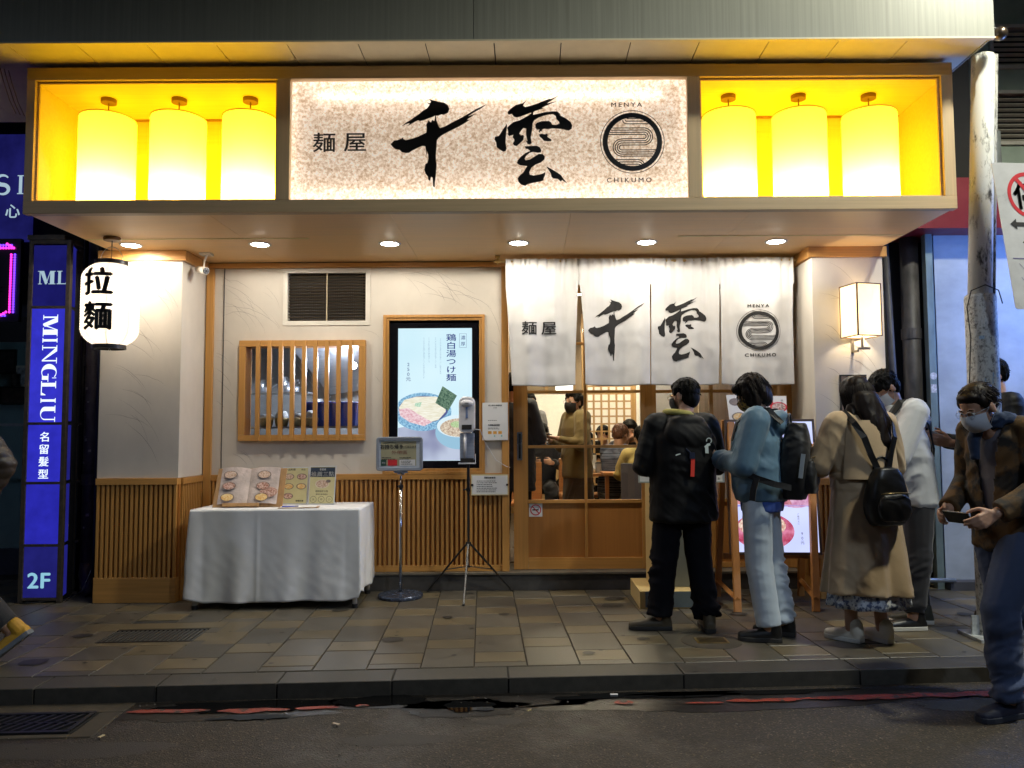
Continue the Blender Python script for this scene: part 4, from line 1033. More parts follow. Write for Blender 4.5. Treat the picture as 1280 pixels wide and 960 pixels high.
mb = MB(); mb.cyl((lx, YL, zt + .135), (lx, YL, ZS - .02), .004, n=6); mb.cyl((lx, YL, zt), (lx, YL, zt + .14), .002, n=5); L.add('cord', mb, M_black)
mb = MB(); mb.lathe([(0, 0), (.058, 0), (.062, -.008), (.058, -.026), (0, -.026)], (lx, YL, ZS), 28, False); L.add('ceiling_plate', mb, M_bronze)
mb = MB(); mb.tube([(lx, YL, zb_ - .02), (lx + .02, YL, zb_ - .045), (lx - .012, YL, zb_ - .05), (lx, YL, zb_ - .022)], .0015, 5); L.add('hook', mb, M_steel)
L.light('bulb_light', 'POINT', (lx, YL, zb_ + Hh * .5), 3.6, (1.0, .86, .68), shadow_soft_size=.06)
mb = MB(); a0 = math.atan2(CAM_Y - YL, 0 - lx) - R(27)
def lanfn(u, v, d=0):
    t = (v - zb_) / Hh; a = a0 + u / rr_; rad = lan_r(min(max(t, 0), 1)) + .0045 + d; return (lx + rad * math.cos(a), YL + rad * math.sin(a), v)
for ch, py in (('拉', 357), ('麵', 399)):
    q = MB(); put_text(q, ch, lambda u, v, d=0: (u, d, v), 0, PZ(py, YL, 125), .215, bold=.045)
    me = q.mesh('t'); bm = bmesh.new(); bm.from_mesh(me); bmesh.ops.triangulate(bm, faces=bm.faces)
    for _ in range(4): bmesh.ops.subdivide_edges(bm, edges=[e for e in bm.edges if e.calc_length() > .015], cuts=1); bmesh.ops.triangulate(bm, faces=bm.faces)
    bm.verts.index_update(); q = MB(); mb.add([lanfn(v.co.x, v.co.z, v.co.y) for v in bm.verts], [tuple(v.index for v in f.verts) for f in bm.faces]); bm.free()
L.add('lettering', mb, M_ink)
# ================================================================= wall lantern (sconce)
x, _ = P(1075, 390, YP - .11); Yc = YP - .12
zt, zb2 = PZ(358, Yc, 1075), PZ(421, Yc, 1075)
L = Thing('wall_lantern', 'square box wall lantern with lit paper sides on the right pillar', 'wall lamp', (x, Yc, zb2))
h = .105; rz = Matrix.Rotation(R(14), 3, 'Z'); piv = (x, Yc, 0)
def rb(mb, *a): q = MB(); q.box(*a, rot=rz, piv=(x, Yc, (a[4] + a[5]) / 2)); return mb.add(q.v, q.f)
for (dx_, dy_, sx_, sy_) in ((0, -h, h, .002), (0, h, h, .002), (-h, 0, .002, h), (h, 0, .002, h)):
    mb = MB(); rb(mb, x + dx_ - sx_, x + dx_ + sx_, Yc + dy_ - sy_, Yc + dy_ + sy_, zb2, zt); L.add('paper_side', mb, shade('sconce_paper', (1.0, .92, .74), glow=.8, glowcol=(1, .85, .6), trans=.7))
mb = MB()
for sx_ in (-1, 1):
    for sy_ in (-1, 1): rb(mb, x + sx_ * h - .005, x + sx_ * h + .005, Yc + sy_ * h - .005, Yc + sy_ * h + .005, zb2 - .003, zt + .003)
for z in (zb2 - .004, zt + .003):
    for a in ((-h - .005, h + .005, -h - .005, -h + .005), (-h - .005, h + .005, h - .005, h + .005), (-h - .005, -h + .005, -h + .006, h - .006), (h - .005, h + .005, -h + .006, h - .006)):
        rb(mb, x + a[0], x + a[1], Yc + a[2], Yc + a[3], z, z + .007)
L.add('wire_frame', mb, mat('frame_brown', (.12, .06, .03), .4))
mb = MB(); mb.box(x - .035, x - .012, YP - .012, YP - .001, zb2 - .12, zb2 + .05); mb.box(x - .03, x - .018, Yc, YP - .012, zb2 - .118, zb2 - .1); mb.box(x - .03, x + .065, Yc - .01, Yc + .012, zb2 - .1, zb2 - .082); mb.box(x - .002, x + .014, Yc - .006, Yc + .008, zb2 - .081, zb2 - .002)
L.add('bracket', mb, mat('bracket_steel', (.30, .27, .22), .35, metal=.7), bevel=.001)
L.light('bulb_light', 'POINT', (x, Yc, zb2 + .12), 9.0, (1.0, .80, .52), shadow_soft_size=.035)
# ================================================================= camera under the soffit
cx, cz = P(254, 338, YP + .08); Yc = YP + .08
T = Thing('security_camera', 'small cream security camera under the soffit beside the left pillar', 'camera', (cx, Yc, cz))
dr = Vector((.72, -.62, -.22)).normalized(); c = Vector((cx, Yc, cz))
mb = MB(); mb.cyl(c - dr * .075, c + dr * .05, .030, n=20); T.add('housing', mb, M_cream, smooth=False, bevel=.003)
mb = MB(); mb.cyl(c + dr * .048, c + dr * .053, .025, n=20); T.add('lens_face', mb, M_black)
mb = MB()
for k in range(6):
    a = k * math.pi / 3; u = dr.orthogonal().normalized(); w = dr.cross(u); mb.ell(c + dr * .054 + (u * math.cos(a) + w * math.sin(a)) * .016, (.0045,) * 3, n=6, m=4)
T.add('infrared_leds', mb, mat('led_grey', (.4, .4, .45), .3), kind='stuff')
mb = MB(); mb.tube([c + Vector((0, .01, .03)), c + Vector((.0, .02, .08)), (cx + .02, Yc + .02, ZS - .015)], .009, 8); mb.box(cx - .03, cx + .06, Yc - .02, Yc + .06, ZS - .018, ZS - .001); T.add('mount', mb, M_cream)
mb = MB(); mb.tube([(cx + .03, YW - .02, ZS - .05), (cx + .03, YW - .02, 2.0), (cx + .028, YW - .02, .2)], .004, 5); T.add('cable', mb, M_black)
# ================================================================= table, cloth and what lies on it
ZTAB = .745
ang = R(-1.0)
tcx, tcy = -1.925, -.37; TW, TD = 1.27, .60
RT = Matrix.Rotation(R(1.2), 3, 'Z')
def TT(x, y, z=0): v = RT @ Vector((x, y, 0)); return (tcx + v.x, tcy + v.y, z)
T = Thing('folding_table', 'folding table with white legs hidden under the white cloth', 'table', (tcx, tcy, 0))
mb = MB(); q = MB(); q.box(-TW / 2 + .01, TW / 2 - .01, -TD / 2 + .01, TD / 2 - .01, ZTAB - .04, ZTAB - .008); mb.add([TT(*v) for v in q.v], q.f); T.add('tabletop', mb, M_cream)
for sx_ in (-1, 1):
    for sy_ in (-1, 1):
        a = TT(sx_ * (TW / 2 - .035), sy_ * (TD / 2 - .03)); mb = MB(); mb.cyl((a[0], a[1], .012), (a[0], a[1], ZTAB - .041), .019, n=14); l = T.add('leg', mb, M_whitetrim, smooth=True)
        mb = MB(); mb.cyl((a[0], a[1], 0), (a[0], a[1], .03), .022, n=14); T.add('rubber_foot', mb, M_black, parent=l)
# cloth
per = []
nf, ns = 110, 52; hx_, hy_ = TW / 2, TD / 2
def edge(n, p0, p1): return [(p0[0] + (p1[0] - p0[0]) * i / n, p0[1] + (p1[1] - p0[1]) * i / n) for i in range(n)]
per = edge(nf, (-hx_, -hy_), (hx_, -hy_)) + edge(ns, (hx_, -hy_), (hx_, hy_)) + edge(nf, (hx_, hy_), (-hx_, hy_)) + edge(ns, (-hx_, hy_), (-hx_, -hy_))
n = len(per); rows = 44; vs = []; drop0 = ZTAB - .055
s_ = 0
for j in range(rows + 1):
    h = j / rows; e = h ** .9
    for i, (x, y) in enumerate(per):
        # outward direction, rounded at corners
        kx = max(0, (abs(x) - (hx_ - .10)) / .10); ky = max(0, (abs(y) - (hy_ - .10)) / .10)
        side_x = kx >= 1 - 1e-6; side_y = ky >= 1 - 1e-6
        ox = math.copysign(kx ** 2.5, x) if not side_x else math.copysign(1, x)
        oy = math.copysign(ky ** 2.5, y) if not side_y else math.copysign(1, y)
        L = math.hypot(ox, oy) or 1; ox, oy = ox / L, oy / L
        corner = min(1, kx) * min(1, ky)
        s = i / n * 2 * math.pi
        fold = .015 * math.sin(s * 11 + .7 + .6 * h + 2 * noise.noise(Vector((x * 3, y * 3, 1)))) + .004 * math.sin(s * 19 + 2.0 * h + 1)
        fold += .014 * noise.noise(Vector((x * 2.2, y * 2.2, h * 1.3 + 5))) + .007 * (.5 - abs(noise.noise(Vector((x * 6 + h * 3, y * 6, h * 3))))) + .004 * noise.noise(Vector((x * 14 - h * 6, y * 14, h * 9)))
        out = .004 + e * (.0 + fold) + corner * e * .05 * (1 - .35 * h)
        # a pressed crease on the front
        if y < -hy_ + .001: out += .006 * math.exp(-((x + .13) / .012) ** 2) * min(1, h * 3); out += .012 * e * math.exp(-((x + .5) / .06) ** 2)
        drop = drop0 * (1 + .008 * math.sin(s * 3)) - .03 * corner
        if x > hx_ - .001: drop -= .05
        zz = ZTAB - h * drop
        vs.append(TT(x + ox * out, y + oy * out, zz + (.0 if j else 0)))
fs = [(j * n + i, j * n + (i + 1) % n, (j + 1) * n + (i + 1) % n, (j + 1) * n + i) for j in range(rows) for i in range(n)]
mb = MB(); mb.add(vs, fs)
gx_, gy_ = 24, 12; o0 = len(mb.v)
top = [TT(-hx_ + TW * i / gx_, -hy_ + TD * j / gy_, ZTAB + .0012 * noise.noise(Vector((i * .6, j * .6, 0)))) for j in range(gy_ + 1) for i in range(gx_ + 1)]
mb.add(top, [(j * (gx_ + 1) + i, j * (gx_ + 1) + i + 1, (j + 1) * (gx_ + 1) + i + 1, (j + 1) * (gx_ + 1) + i) for j in range(gy_) for i in range(gx_)])
M_tcloth = mat('tablecloth_cotton', (.80, .80, .80), .8, .05, (5, 5, 5), bump=.35, bsc=(200, 200, 200), sheen=.2, bdist=.0006)
o = single('tablecloth', mb, M_tcloth, 'white cloth draped to the ground over the table in front of the shop', 'tablecloth', smooth=True, base=(tcx, tcy, .05))
sd = o.modifiers.new('t', 'SOLIDIFY'); sd.thickness = .002
# open menu book
def on_plane(o, yaw, lean):
    """frame leaning back by lean from upright, turned by yaw: u right, v up the face, d out of the face"""
    m = Matrix.Rotation(yaw, 3, 'Z') @ Matrix.Rotation(-lean, 3, 'X'); ux, n_, uz = m.col[0], -m.col[1], m.col[2]
    return plane_fn(o, ux, uz, n_)
def pbox(mb, fn, u0, u1, v0, v1, d0, d1):
    vs = [fn(u, v, d) for v in (v0, v1) for d in (d0, d1) for u in (u0, u1)]
    return mb.add(vs, [(0, 2, 3, 1), (4, 5, 7, 6), (0, 1, 5, 4), (1, 3, 7, 5), (3, 2, 6, 7), (2, 0, 4, 6)])
def food(mb, fn, u, v, r_, ms, d):
    for k, (s, m) in enumerate(ms): mb.use(m); mb.flat([(u + r_ * s * math.cos(R(a)), v + r_ * s * .62 * math.sin(R(a))) for a in range(0, 360, 24)], lambda a, b, dd=0, d=d + k * .0004: fn(a, b, d))
M_bowl = mat('print_bowl', (.22, .17, .15), .4, .3, (40, 40, 40)); M_food = mat('print_food', (.50, .30, .20), .3, sc=(90, 90, 90), col2=(.75, .60, .48), lo=.4, hi=.6)
M_food2 = mat('print_meat', (.36, .16, .11), .3, sc=(70, 70, 120), col2=(.70, .50, .42), lo=.42, hi=.58); M_food3 = mat('print_egg', (.7, .35, .05), .4, sc=(70, 70, 70), col2=(.85, .7, .4))
M_laminate = mat('laminate_page', (.62, .52, .47), .16, .25, (7, 7, 7), bump=.9, bsc=(9, 9, 9), bdist=.012, coat=.6)
M_wcov = wood('book_cover_wood', (.42, .24, .10), 'z')
Yb_ = -.50
bx_ = P(308, 622, Yb_)[0]
T = Thing('menu_book', 'open laminated menu book with food pictures propped on the table', 'menu', (bx_, Yb_, ZTAB + .002))
kk = (Yb_ - CAM_Y) / 1000
fn = on_plane((bx_, Yb_, ZTAB + .004), R(2), R(24))
bh = 47 * kk / math.cos(R(24))
mb = MB(); pbox(mb, fn, -42 * kk, 44 * kk, 0, bh, -.012, -.004); T.add('cover', mb, M_wcov, bevel=.002)
for sgn in (-1, 1):
    mb = MB(); nn = 14; vs = []
    for j in range(11):
        for i in range(nn + 1):
            t = i / nn; u = sgn * t * 36.5 * kk; vs.append(fn(u, .012 + (bh - .02) * j / 10 + .012 * math.sin(t * 2.4), .002 + .020 * math.sin(t * math.pi) ** .7 * (1 - t * .4) + .004 * noise.noise(Vector((i * .5, j * .5, sgn)))))
    mb.add(vs, [(j * (nn + 1) + i, j * (nn + 1) + i + 1, (j + 1) * (nn + 1) + i + 1, (j + 1) * (nn + 1) + i) for j in range(10) for i in range(nn)]); pg = T.add('page', mb, M_laminate, smooth=True)
    mb = MB(); mb.mats = []
    for k in range(3): food(mb, fn, sgn * (18 if sgn > 0 else 24) * kk, bh * (.8 - .29 * k), .055, ((1, M_bowl), (.85, (M_food, M_food2, M_food3)[k])), .026)
    if sgn > 0: food(mb, fn, 26 * kk, bh * .35, .07, ((1, M_food2),), .026)
    T.add('dish_picture', mb, None, parent=pg, kind='stuff')
mb = MB(); pbox(mb, fn, -28 * kk, 16 * kk, -.003, .022, .004, .03); T.add('ledge', mb, M_wcov)
# two upright menu cards
for i, (x0p, x1p, ytop, nm, yaw) in enumerate(((351, 384, 573, 'menu_card', 0), (384.5, 418, 571.5, 'menu_card', -2))):
    Yb2 = -.28 - .02 * i; kk = (Yb2 - CAM_Y) / 1000; x0_ = P((x0p + x1p) / 2, 618, Yb2)[0]; w = (x1p - x0p) * kk; hgt = (618 - ytop) * kk + .01
    T = Thing(nm, ['pale yellow menu card with six dish pictures standing left of the dark topped card', 'menu card with a dark header and one big bowl standing at the table back'][i], 'menu', (x0_, Yb2, ZTAB + .002))
    fn = on_plane((x0_, Yb2, ZTAB + .003), R(yaw), R(10)); mb = MB(); pbox(mb, fn, -w / 2, w / 2, 0, hgt, -.006, -.001); T.add('holder', mb, mat('acrylic_holder', (.62, .65, .68), .15, .1, coat=.5))
    mb = MB(); pbox(mb, fn, -w / 2 + .008, w / 2 - .008, .008, hgt - .008, -.0008, .0006); cd = T.add('card', mb, mat('card_cream', (.62, .56, .30), .35, .1))
    mb = MB(); mb.mats = []
    if i == 0:
        for a in range(2):
            for b in range(3):
                if (a, b) != (1, 2): food(mb, fn, (-.25 + .5 * a) * w * .95, hgt * (.74 - .26 * b), w * .19, ((1, M_bowl), (.82, (M_food, M_food3, M_food2, M_food2, M_food3, M_food)[a * 3 + b])), .001)
        mb.use(M_pr); put_text(mb, '一品料理', lambda u, v, d=0: fn(u, v, .001), -w * .2, hgt * .93, .02, bold=.02); put_text(mb, '單點', lambda u, v, d=0: fn(u, v, .001), w * .28, hgt * .93, .018); put_text(mb, '現場外帶', lambda u, v, d=0: fn(u, v, .001), w * .2, hgt * .09, .016, bold=.03)
    else:
        mb.use(mat('card_navy', (.035, .05, .075), .4)); mb.flat([(-w * .46, hgt * .71), (w * .46, hgt * .71), (w * .46, hgt * .96), (-w * .46, hgt * .96)], lambda u, v, d=0: fn(u, v, .0009))
        mb.use(mat('print_white', (.8, .8, .76), .5)); put_text(mb, '推薦三點', lambda u, v, d=0: fn(u, v, .0016), 0, hgt * .785, .043, bold=.01, sx=1.1); put_text(mb, '曾雲屋', lambda u, v, d=0: fn(u, v, .0016), 0, hgt * .905, .018)
        food(mb, fn, .0, hgt * .53, w * .27, ((1, mat('print_bowl_pale', (.7, .62, .45), .4)), (.85, M_food)), .001); food(mb, fn, .05, hgt * .6, .02, ((1, M_bowl),), .003)
        mb.use(M_pr); put_text(mb, '期間限定拉麵', lambda u, v, d=0: fn(u, v, .001), 0, hgt * .34, .017); put_text(mb, '濃厚系豚骨醬油', lambda u, v, d=0: fn(u, v, .001), 0, hgt * .26, .014)
        for k in (-1, 0, 1):
            put_strips(mb, [[((.026 * math.cos(R(a)), .026 * math.sin(R(a))), (.0235 * math.cos(R(a)), .0235 * math.sin(R(a)))) for a in range(0, 361, 20)]], lambda u, v, d=0: fn(u, v, .001), k * w * .3, hgt * .13)
            put_text(mb, '大中小'[k + 1], lambda u, v, d=0: fn(u, v, .001), k * w * .3, hgt * .13, .022)
    T.add('print', mb, None, parent=cd)
T = Thing('clipboard', 'clipboard with a sign up sheet lying flat on the white table cloth', 'clipboard', (-1.78, -.56, ZTAB + .003))
mb = MB(); a = Matrix.Rotation(R(8), 3, 'Z'); mb.box(-1.92, -1.62, -.62, -.49, ZTAB + .003, ZTAB + .007, a); T.add('board', mb, M_wcov)
mb = MB(); mb.box(-1.91, -1.64, -.615, -.495, ZTAB + .0073, ZTAB + .009, a); T.add('sheet', mb, M_paper)
T = Thing('ballpoint_pen', 'blue ballpoint pen resting on the clipboard', 'pen', (-1.84, -.575, ZTAB + .013))
mb = MB(); mb.cyl((-1.89, -.60, ZTAB + .0135), (-1.80, -.565, ZTAB + .0135), .0042, n=8); T.add('barrel', mb, M_blue); mb = MB(); mb.cyl((-1.80, -.565, ZTAB + .0135), (-1.775, -.555, ZTAB + .0135), .0042, n=8); T.add('cap', mb, mat('pen_navy', (.01, .02, .2), .3))
# ================================================================= post sign
Ys = -.26; sx_, _ = P(500.5, 742, Ys)
T = Thing('post_sign', 'grey framed notice board on a chrome post with a heavy round base', 'sign stand', (sx_, Ys, 0))
M_chrome = mat('chrome', (.5, .5, .5), .15, .1, metal=1.0); M_gfr = mat('grey_plastic', (.26, .29, .34), .4, .1)
mb = MB(); mb.lathe([(0, 0), (.175, 0), (.18, .006), (.18, .022), (.172, .032), (.05, .036), (.03, .046), (0, .046)], (sx_, Ys, 0), 56, False); T.add('base', mb, mat('base_navy', (.07, .09, .14), .25, .5, (30, 30, 30), metal=.5, bump=.2), smooth=False)
zt = PZ(590, Ys, 500); zc2 = PZ(608, Ys, 500)
mb = MB(); mb.cyl((sx_, Ys, .046), (sx_, Ys, zc2), .0115, n=14); mb.cyl((sx_, Ys, zc2), (sx_, Ys, zt), .0085, n=14); T.add('post', mb, M_chrome, smooth=True)
mb = MB(); mb.lathe([(.0, -.012), (.02, -.012), (.02, .012), (0, .012)], (sx_, Ys, zc2), 16, False); mb.box(sx_ - .03, sx_ - .01, Ys - .006, Ys + .006, zc2 - .006, zc2 + .006); T.add('clamp', mb, M_black)
X0, X1, Z0, Z1 = PX(470.5, Ys, 570), PX(528.5, Ys, 570), PZ(588.5, Ys, 500), PZ(546, Ys, 500)
def rrect(x0, x1, z0, z1, r_, n=6):
    o = []
    for cx, cz, a0 in ((x1 - r_, z1 - r_, 0), (x0 + r_, z1 - r_, 90), (x0 + r_, z0 + r_, 180), (x1 - r_, z0 + r_, 270)):
        o += [(cx + r_ * math.cos(R(a0 + 90 * k / n)), cz + r_ * math.sin(R(a0 + 90 * k / n))) for k in range(n + 1)]
    return o
mb = MB(); A, Bq = rrect(X0, X1, Z0, Z1, .025), rrect(X0 + .025, X1 - .025, Z0 + .025, Z1 - .025, .006)
mb.ring([[(x, Ys + .01, z) for x, z in A], [(x, Ys - .012, z) for x, z in A], [(x, Ys - .016, z) for x, z in rrect(X0 + .005, X1 - .005, Z0 + .005, Z1 - .005, .022)], [(x, Ys - .014, z) for x, z in Bq], [(x, Ys - .004, z) for x, z in Bq]], True, False); T.add('frame', mb, M_gfr)
mb = MB(); mb.box(X0 + .02, X1 - .02, Ys - .006, Ys - .0045, Z0 + .02, Z1 - .02); bd = T.add('board', mb, mat('board_white', (.6, .66, .72), .12, .1, coat=.6))
fn = front(Ys - .0065); w, h = X1 - X0, Z1 - Z0; mb = MB(); mb.mats = []
u = lambda a: X0 + w * a
v = lambda a: Z1 - h * a
mb.use(mat('poster_khaki', (.40, .38, .24), .4, .1)); mb.flat([(u(.1), v(.13)), (u(.86), v(.13)), (u(.86), v(.85)), (u(.1), v(.85))], fn)
fn2 = front(Ys - .0075); mb.use(mat('poster_green', (.03, .08, .06), .5)); mb.flat([(u(.1), v(.67)), (u(.22), v(.67)), (u(.22), v(.85)), (u(.1), v(.85))], fn2)
mb.use(M_redp); mb.flat([(u(.25), v(.67)), (u(.45), v(.67)), (u(.45), v(.85)), (u(.25), v(.85))], fn2); mb.use(M_paper); mb.flat([(u(.5), v(.67)), (u(.84), v(.67)), (u(.84), v(.85)), (u(.5), v(.85))], fn2)
fn3 = front(Ys - .0082); mb.use(M_pr); put_text(mb, 'お持ち帰り', fn3, u(.33), v(.29), .040, bold=.03, sx=.95); put_text(mb, '承っております', fn3, u(.69), v(.29), .019, bold=.02); put_text(mb, '現在外帶自取可以', fn3, u(.3), v(.17), .012)
line_rows(mb, fn3, u(.12), u(.45), v(.6), 2, .013, .005, 8); line_rows(mb, fn3, u(.5), u(.84), v(.6), 2, .013, .005, 9); line_rows(mb, fn3, u(.53), u(.82), v(.71), 3, .012, .004, 10)
mb.use(mat('print_maroon', (.18, .04, .03), .5)); put_text(mb, '外帶區', fn3, u(.5), v(.46), .034, sx=1.3); mb.use(M_paper); put_text(mb, '線上', fn3, u(.16), v(.76), .014); T.add('poster', mb, None, parent=bd)
mb = MB(); mb.box(sx_ - .055, sx_ + .055, Ys - .008, Ys + .014, Z0 - .018, Z0 - .001); mb.box(sx_ - .03, sx_ + .03, Ys - .006, Ys + .012, Z0 - .03, Z0 - .019); T.add('bracket', mb, M_gfr, bevel=.003)
# ================================================================= hand sanitiser on tripod
Yt = -.19; tx, _ = P(585.5, 745, Yt)
T = Thing('tripod_stand', 'thin black tripod stand holding the hand sanitiser dispenser', 'tripod', (tx, Yt, 0))
zj, zs2 = PZ(680, Yt, 585), PZ(708, Yt, 585); ztop2 = PZ(580, Yt, 585)
mb = MB(); mb.cyl((tx, Yt, zj - .03), (tx, Yt, ztop2), .0095, n=12); mb.cyl((tx, Yt, PZ(612, Yt, 585)), (tx, Yt, ztop2 - .01), .012, n=12); T.add('pole', mb, M_black)
mb = MB(); mb.cyl((tx, Yt, zs2 - .01), (tx, Yt, zj - .03), .007, n=10); T.add('inner_tube', mb, M_chrome)
mb = MB(); mb.lathe([(0, -.015), (.022, -.015), (.022, .015), (0, .015)], (tx, Yt, zj), 14, False); mb.lathe([(0, -.008), (.016, -.008), (.016, .008), (0, .008)], (tx, Yt, zs2), 14, False); T.add('collar', mb, M_black)
mb = MB(); mb.lathe([(0, -.014), (.017, -.014), (.017, .014), (0, .014)], (tx, Yt, PZ(612, Yt, 585)), 14, False); mb.cyl((tx, Yt, PZ(612, Yt, 585)), (tx - .04, Yt - .01, PZ(612, Yt, 585)), .006, n=8); T.add('knob', mb, M_black)
rad = .40
for k, aa in enumerate((-91, 30, 150)):
    d = Vector((math.cos(R(aa)), math.sin(R(aa)), 0)); c = Vector((tx, Yt, 0)); f = c + d * rad; f.z = .012 if f.y < -.02 else .012
    if f.y > -.03: f = c + d * (abs((-.03 - Yt) / d.y)); f.z = .012; f = Vector((tx + (f.x - tx) * 1.0, f.y, .012)); f.x = tx + math.copysign(.345, d.x)
    top = c + d * .018 + Vector((0, 0, zj)); mb = MB(); mb.cyl(top, f, .0085, .0075, n=8); lg = T.add('leg', mb, mat('leg_grey', (.12, .12, .12), .45, .1, metal=.5) if k == 0 else M_black)
    mb = MB(); mb.ell(f + Vector((0, 0, -.002)), (.012, .012, .010), n=8, m=6); T.add('rubber_foot', mb, M_black, parent=lg)
    mid = top.lerp(f, .55); mb = MB(); mb.cyl(c + d * .012 + Vector((0, 0, zs2)), mid, .005, n=6); T.add('brace', mb, M_chrome)
Yd = Yt - .03; X0, X1 = PX(574, Yd, 540), PX(594, Yd, 540); xc = (X0 + X1) / 2; zt, zb3 = PZ(496, Yd, 585), PZ(578, Yd, 585); zmid = PZ(541, Yd, 585)
T = Thing('sanitiser_dispenser', 'white upright automatic hand sanitiser dispenser with a display window', 'dispenser', (xc, Yd, zb3))
M_wp = mat('white_plastic', (.66, .66, .68), .25, .04, coat=.3); M_gp = mat('grey_clear_plastic', (.30, .34, .42), .2, .2, (4, 4, 40))
hw = (X1 - X0) / 2
pr_ = rrect(xc - hw, xc + hw, zmid, zt, hw * .75, 8)
mb = MB(); mb.ring([[(x, Yd + .04, z) for x, z in pr_], [(x, Yd - .035, z) for x, z in pr_], [(xc + (x - xc) * .92, Yd - .05, (z - zt) * .97 + zt - .006) for x, z in pr_]]); T.add('housing', mb, M_wp, smooth=False, bevel=.004)
mb = MB(); mb.ell((xc, Yd - .05, zt - .055), (hw * .8, .02, .03)); T.add('sensor_hood', mb, M_wp, smooth=True)
mb = MB()
for k in range(3): mb.box(xc - .014 + k * .011, xc - .008 + k * .011, Yd - .0705, Yd - .069, zt - .062, zt - .052)
T.add('sensor', mb, M_dark, kind='stuff')
mb = MB(); mb.box(xc - .009, xc + .009, Yd - .0535, Yd - .0505, PZ(523, Yd, 585), PZ(507, Yd, 585)); T.add('slot', mb, mat('slot_blue', (.14, .2, .35), .3), bevel=.001)
mb = MB(); mb.box(xc - hw * .62, xc + hw * .62, Yd - .0535, Yd - .0505, PZ(537, Yd, 585), PZ(531, Yd, 585)); T.add('display', mb, M_dark, bevel=.001)
mb = MB(); mb.box(xc - hw * .9, xc + hw * .9, Yd - .02, Yd + .035, zb3 + .02, zmid - .001); T.add('bottle_cover', mb, M_gp, bevel=.006)
mb = MB(); mb.cyl((xc - .015, Yd - .03, zb3 + .03), (xc - .015, Yd - .03, zmid - .005), .011, n=12); T.add('bottle', mb, M_wp, smooth=True)
mb = MB(); mb.box(xc - hw * 1.05, xc + hw * 1.1, Yd - .06, Yd + .03, zb3 - .012, zb3 - .002); mb.tube([(xc + hw * 1.08, Yd - .055, zb3 - .006), (xc + hw * 1.06, Yd - .04, zb3 + .07)], .003, 6); T.add('drip_tray', mb, M_wp, bevel=.002)
mb = MB(); mb.box(xc - hw * .8, xc + hw * .85, Yd - .045, Yd - .022, zb3 - .001, zb3 + .035); T.add('tray_well', mb, M_dark)
mb = MB(); pts = [(X1 - .004, Yd, PZ(536, Yd)), (X1 + .04, Yd + .02, PZ(537, Yd)), (PX(606, 0, 560), 0, PZ(552, 0)), (PX(620, .01, 560), .01, PZ(575, .01)), (PX(633, .02, 560), .02, PZ(583, .02)), (PX(637.5, .05, 580), .05, PZ(584, .05))]
mb.tube(pts, .003, 6); T.add('cable', mb, M_wp)
# ================================================================= timber podium and its board
Yp = -.60; X0, X1 = PX(813, Yp, 650), PX(889, Yp, 650)
M_pine = wood('pale_pine', (.62, .46, .20), 'z', var=.1)
T = Thing('timber_podium', 'pale pine reception podium on a box plinth behind the man in the black jacket', 'podium', ((X0 + X1) / 2, Yp, 0))
mb = MB(); mb.box(X0 + .012, X0 + .03, Yp, Yp + .35, .131, 1.02); T.add('side_panel', mb, M_pine, bevel=.002)
mb = MB(); mb.box(X1 - .03, X1 - .012, Yp, Yp + .35, .131, 1.02); T.add('side_panel', mb, M_pine, bevel=.002)
mb = MB(); mb.box(X0 + .031, X1 - .031, Yp + .03, Yp + .05, .131, 1.0); T.add('front_panel', mb, mat('podium_front', (.16, .17, .15), .5, .1), bevel=.001)
mb = MB(); mb.box(X0 - .0, X1 + .0, Yp - .02, Yp + .37, 1.021, 1.045); T.add('top', mb, M_pine, bevel=.002)
Xb0, Xb1 = PX(799.5, Yp - .12, 740), PX(889, Yp - .12, 740)
mb = MB(); mb.box(Xb0, Xb1, Yp - .13, Yp + .42, .0, .13); T.add('plinth', mb, M_pine, bevel=.002)
mb = MB(); mb.box(Xb0 + .04, Xb1 - .02, Yp - .134, Yp - .1305, .01, .125); T.add('plinth_front', mb, mat('plinth_blue', (.13, .17, .2), .4), bevel=.001)
Yq = Yp - .05; X0, X1, Z0, Z1 = PX(797.5, Yq, 585), PX(905, Yq, 585), PZ(604.5, Yq), PZ(566, Yq)
T = Thing('waiting_list_board', 'white framed waiting list board standing on the podium', 'board', ((X0 + X1) / 2, Yq, Z0))
mb = MB(); mb.box(X0 + .012, X1 - .012, Yq - .004, Yq, Z0 + .012, Z1 - .012); T.add('sheet', mb, M_paper)
mb = MB(); frame4(mb, X0, X1, Z0, Z1, .012, Yq - .01, Yq + .006); T.add('frame', mb, mat('frame_silver', (.45, .5, .48), .35, metal=.3), bevel=.002)
mb = MB(); fn = front(Yq - .0048); put_text(mb, '候位登記處 請在此', fn, (X0 + X1) / 2, (Z0 + Z1) / 2 + .04, .05, bold=.02); put_text(mb, 'て お', fn, X1 - .055, Z0 + .03, .02, bold=.03); T.add('lettering', mb, M_pr)
mb = MB(); mb.box(X0 + .1, X1 - .1, Yq, Yq + .1, 1.0451, 1.05); mb.box((X0 + X1) / 2 - .05, (X0 + X1) / 2 + .05, Yq + .007, Yq + .02, 1.05, Z0 + .05) if Z0 > 1.05 else None; T.add('foot', mb, M_whitetrim)
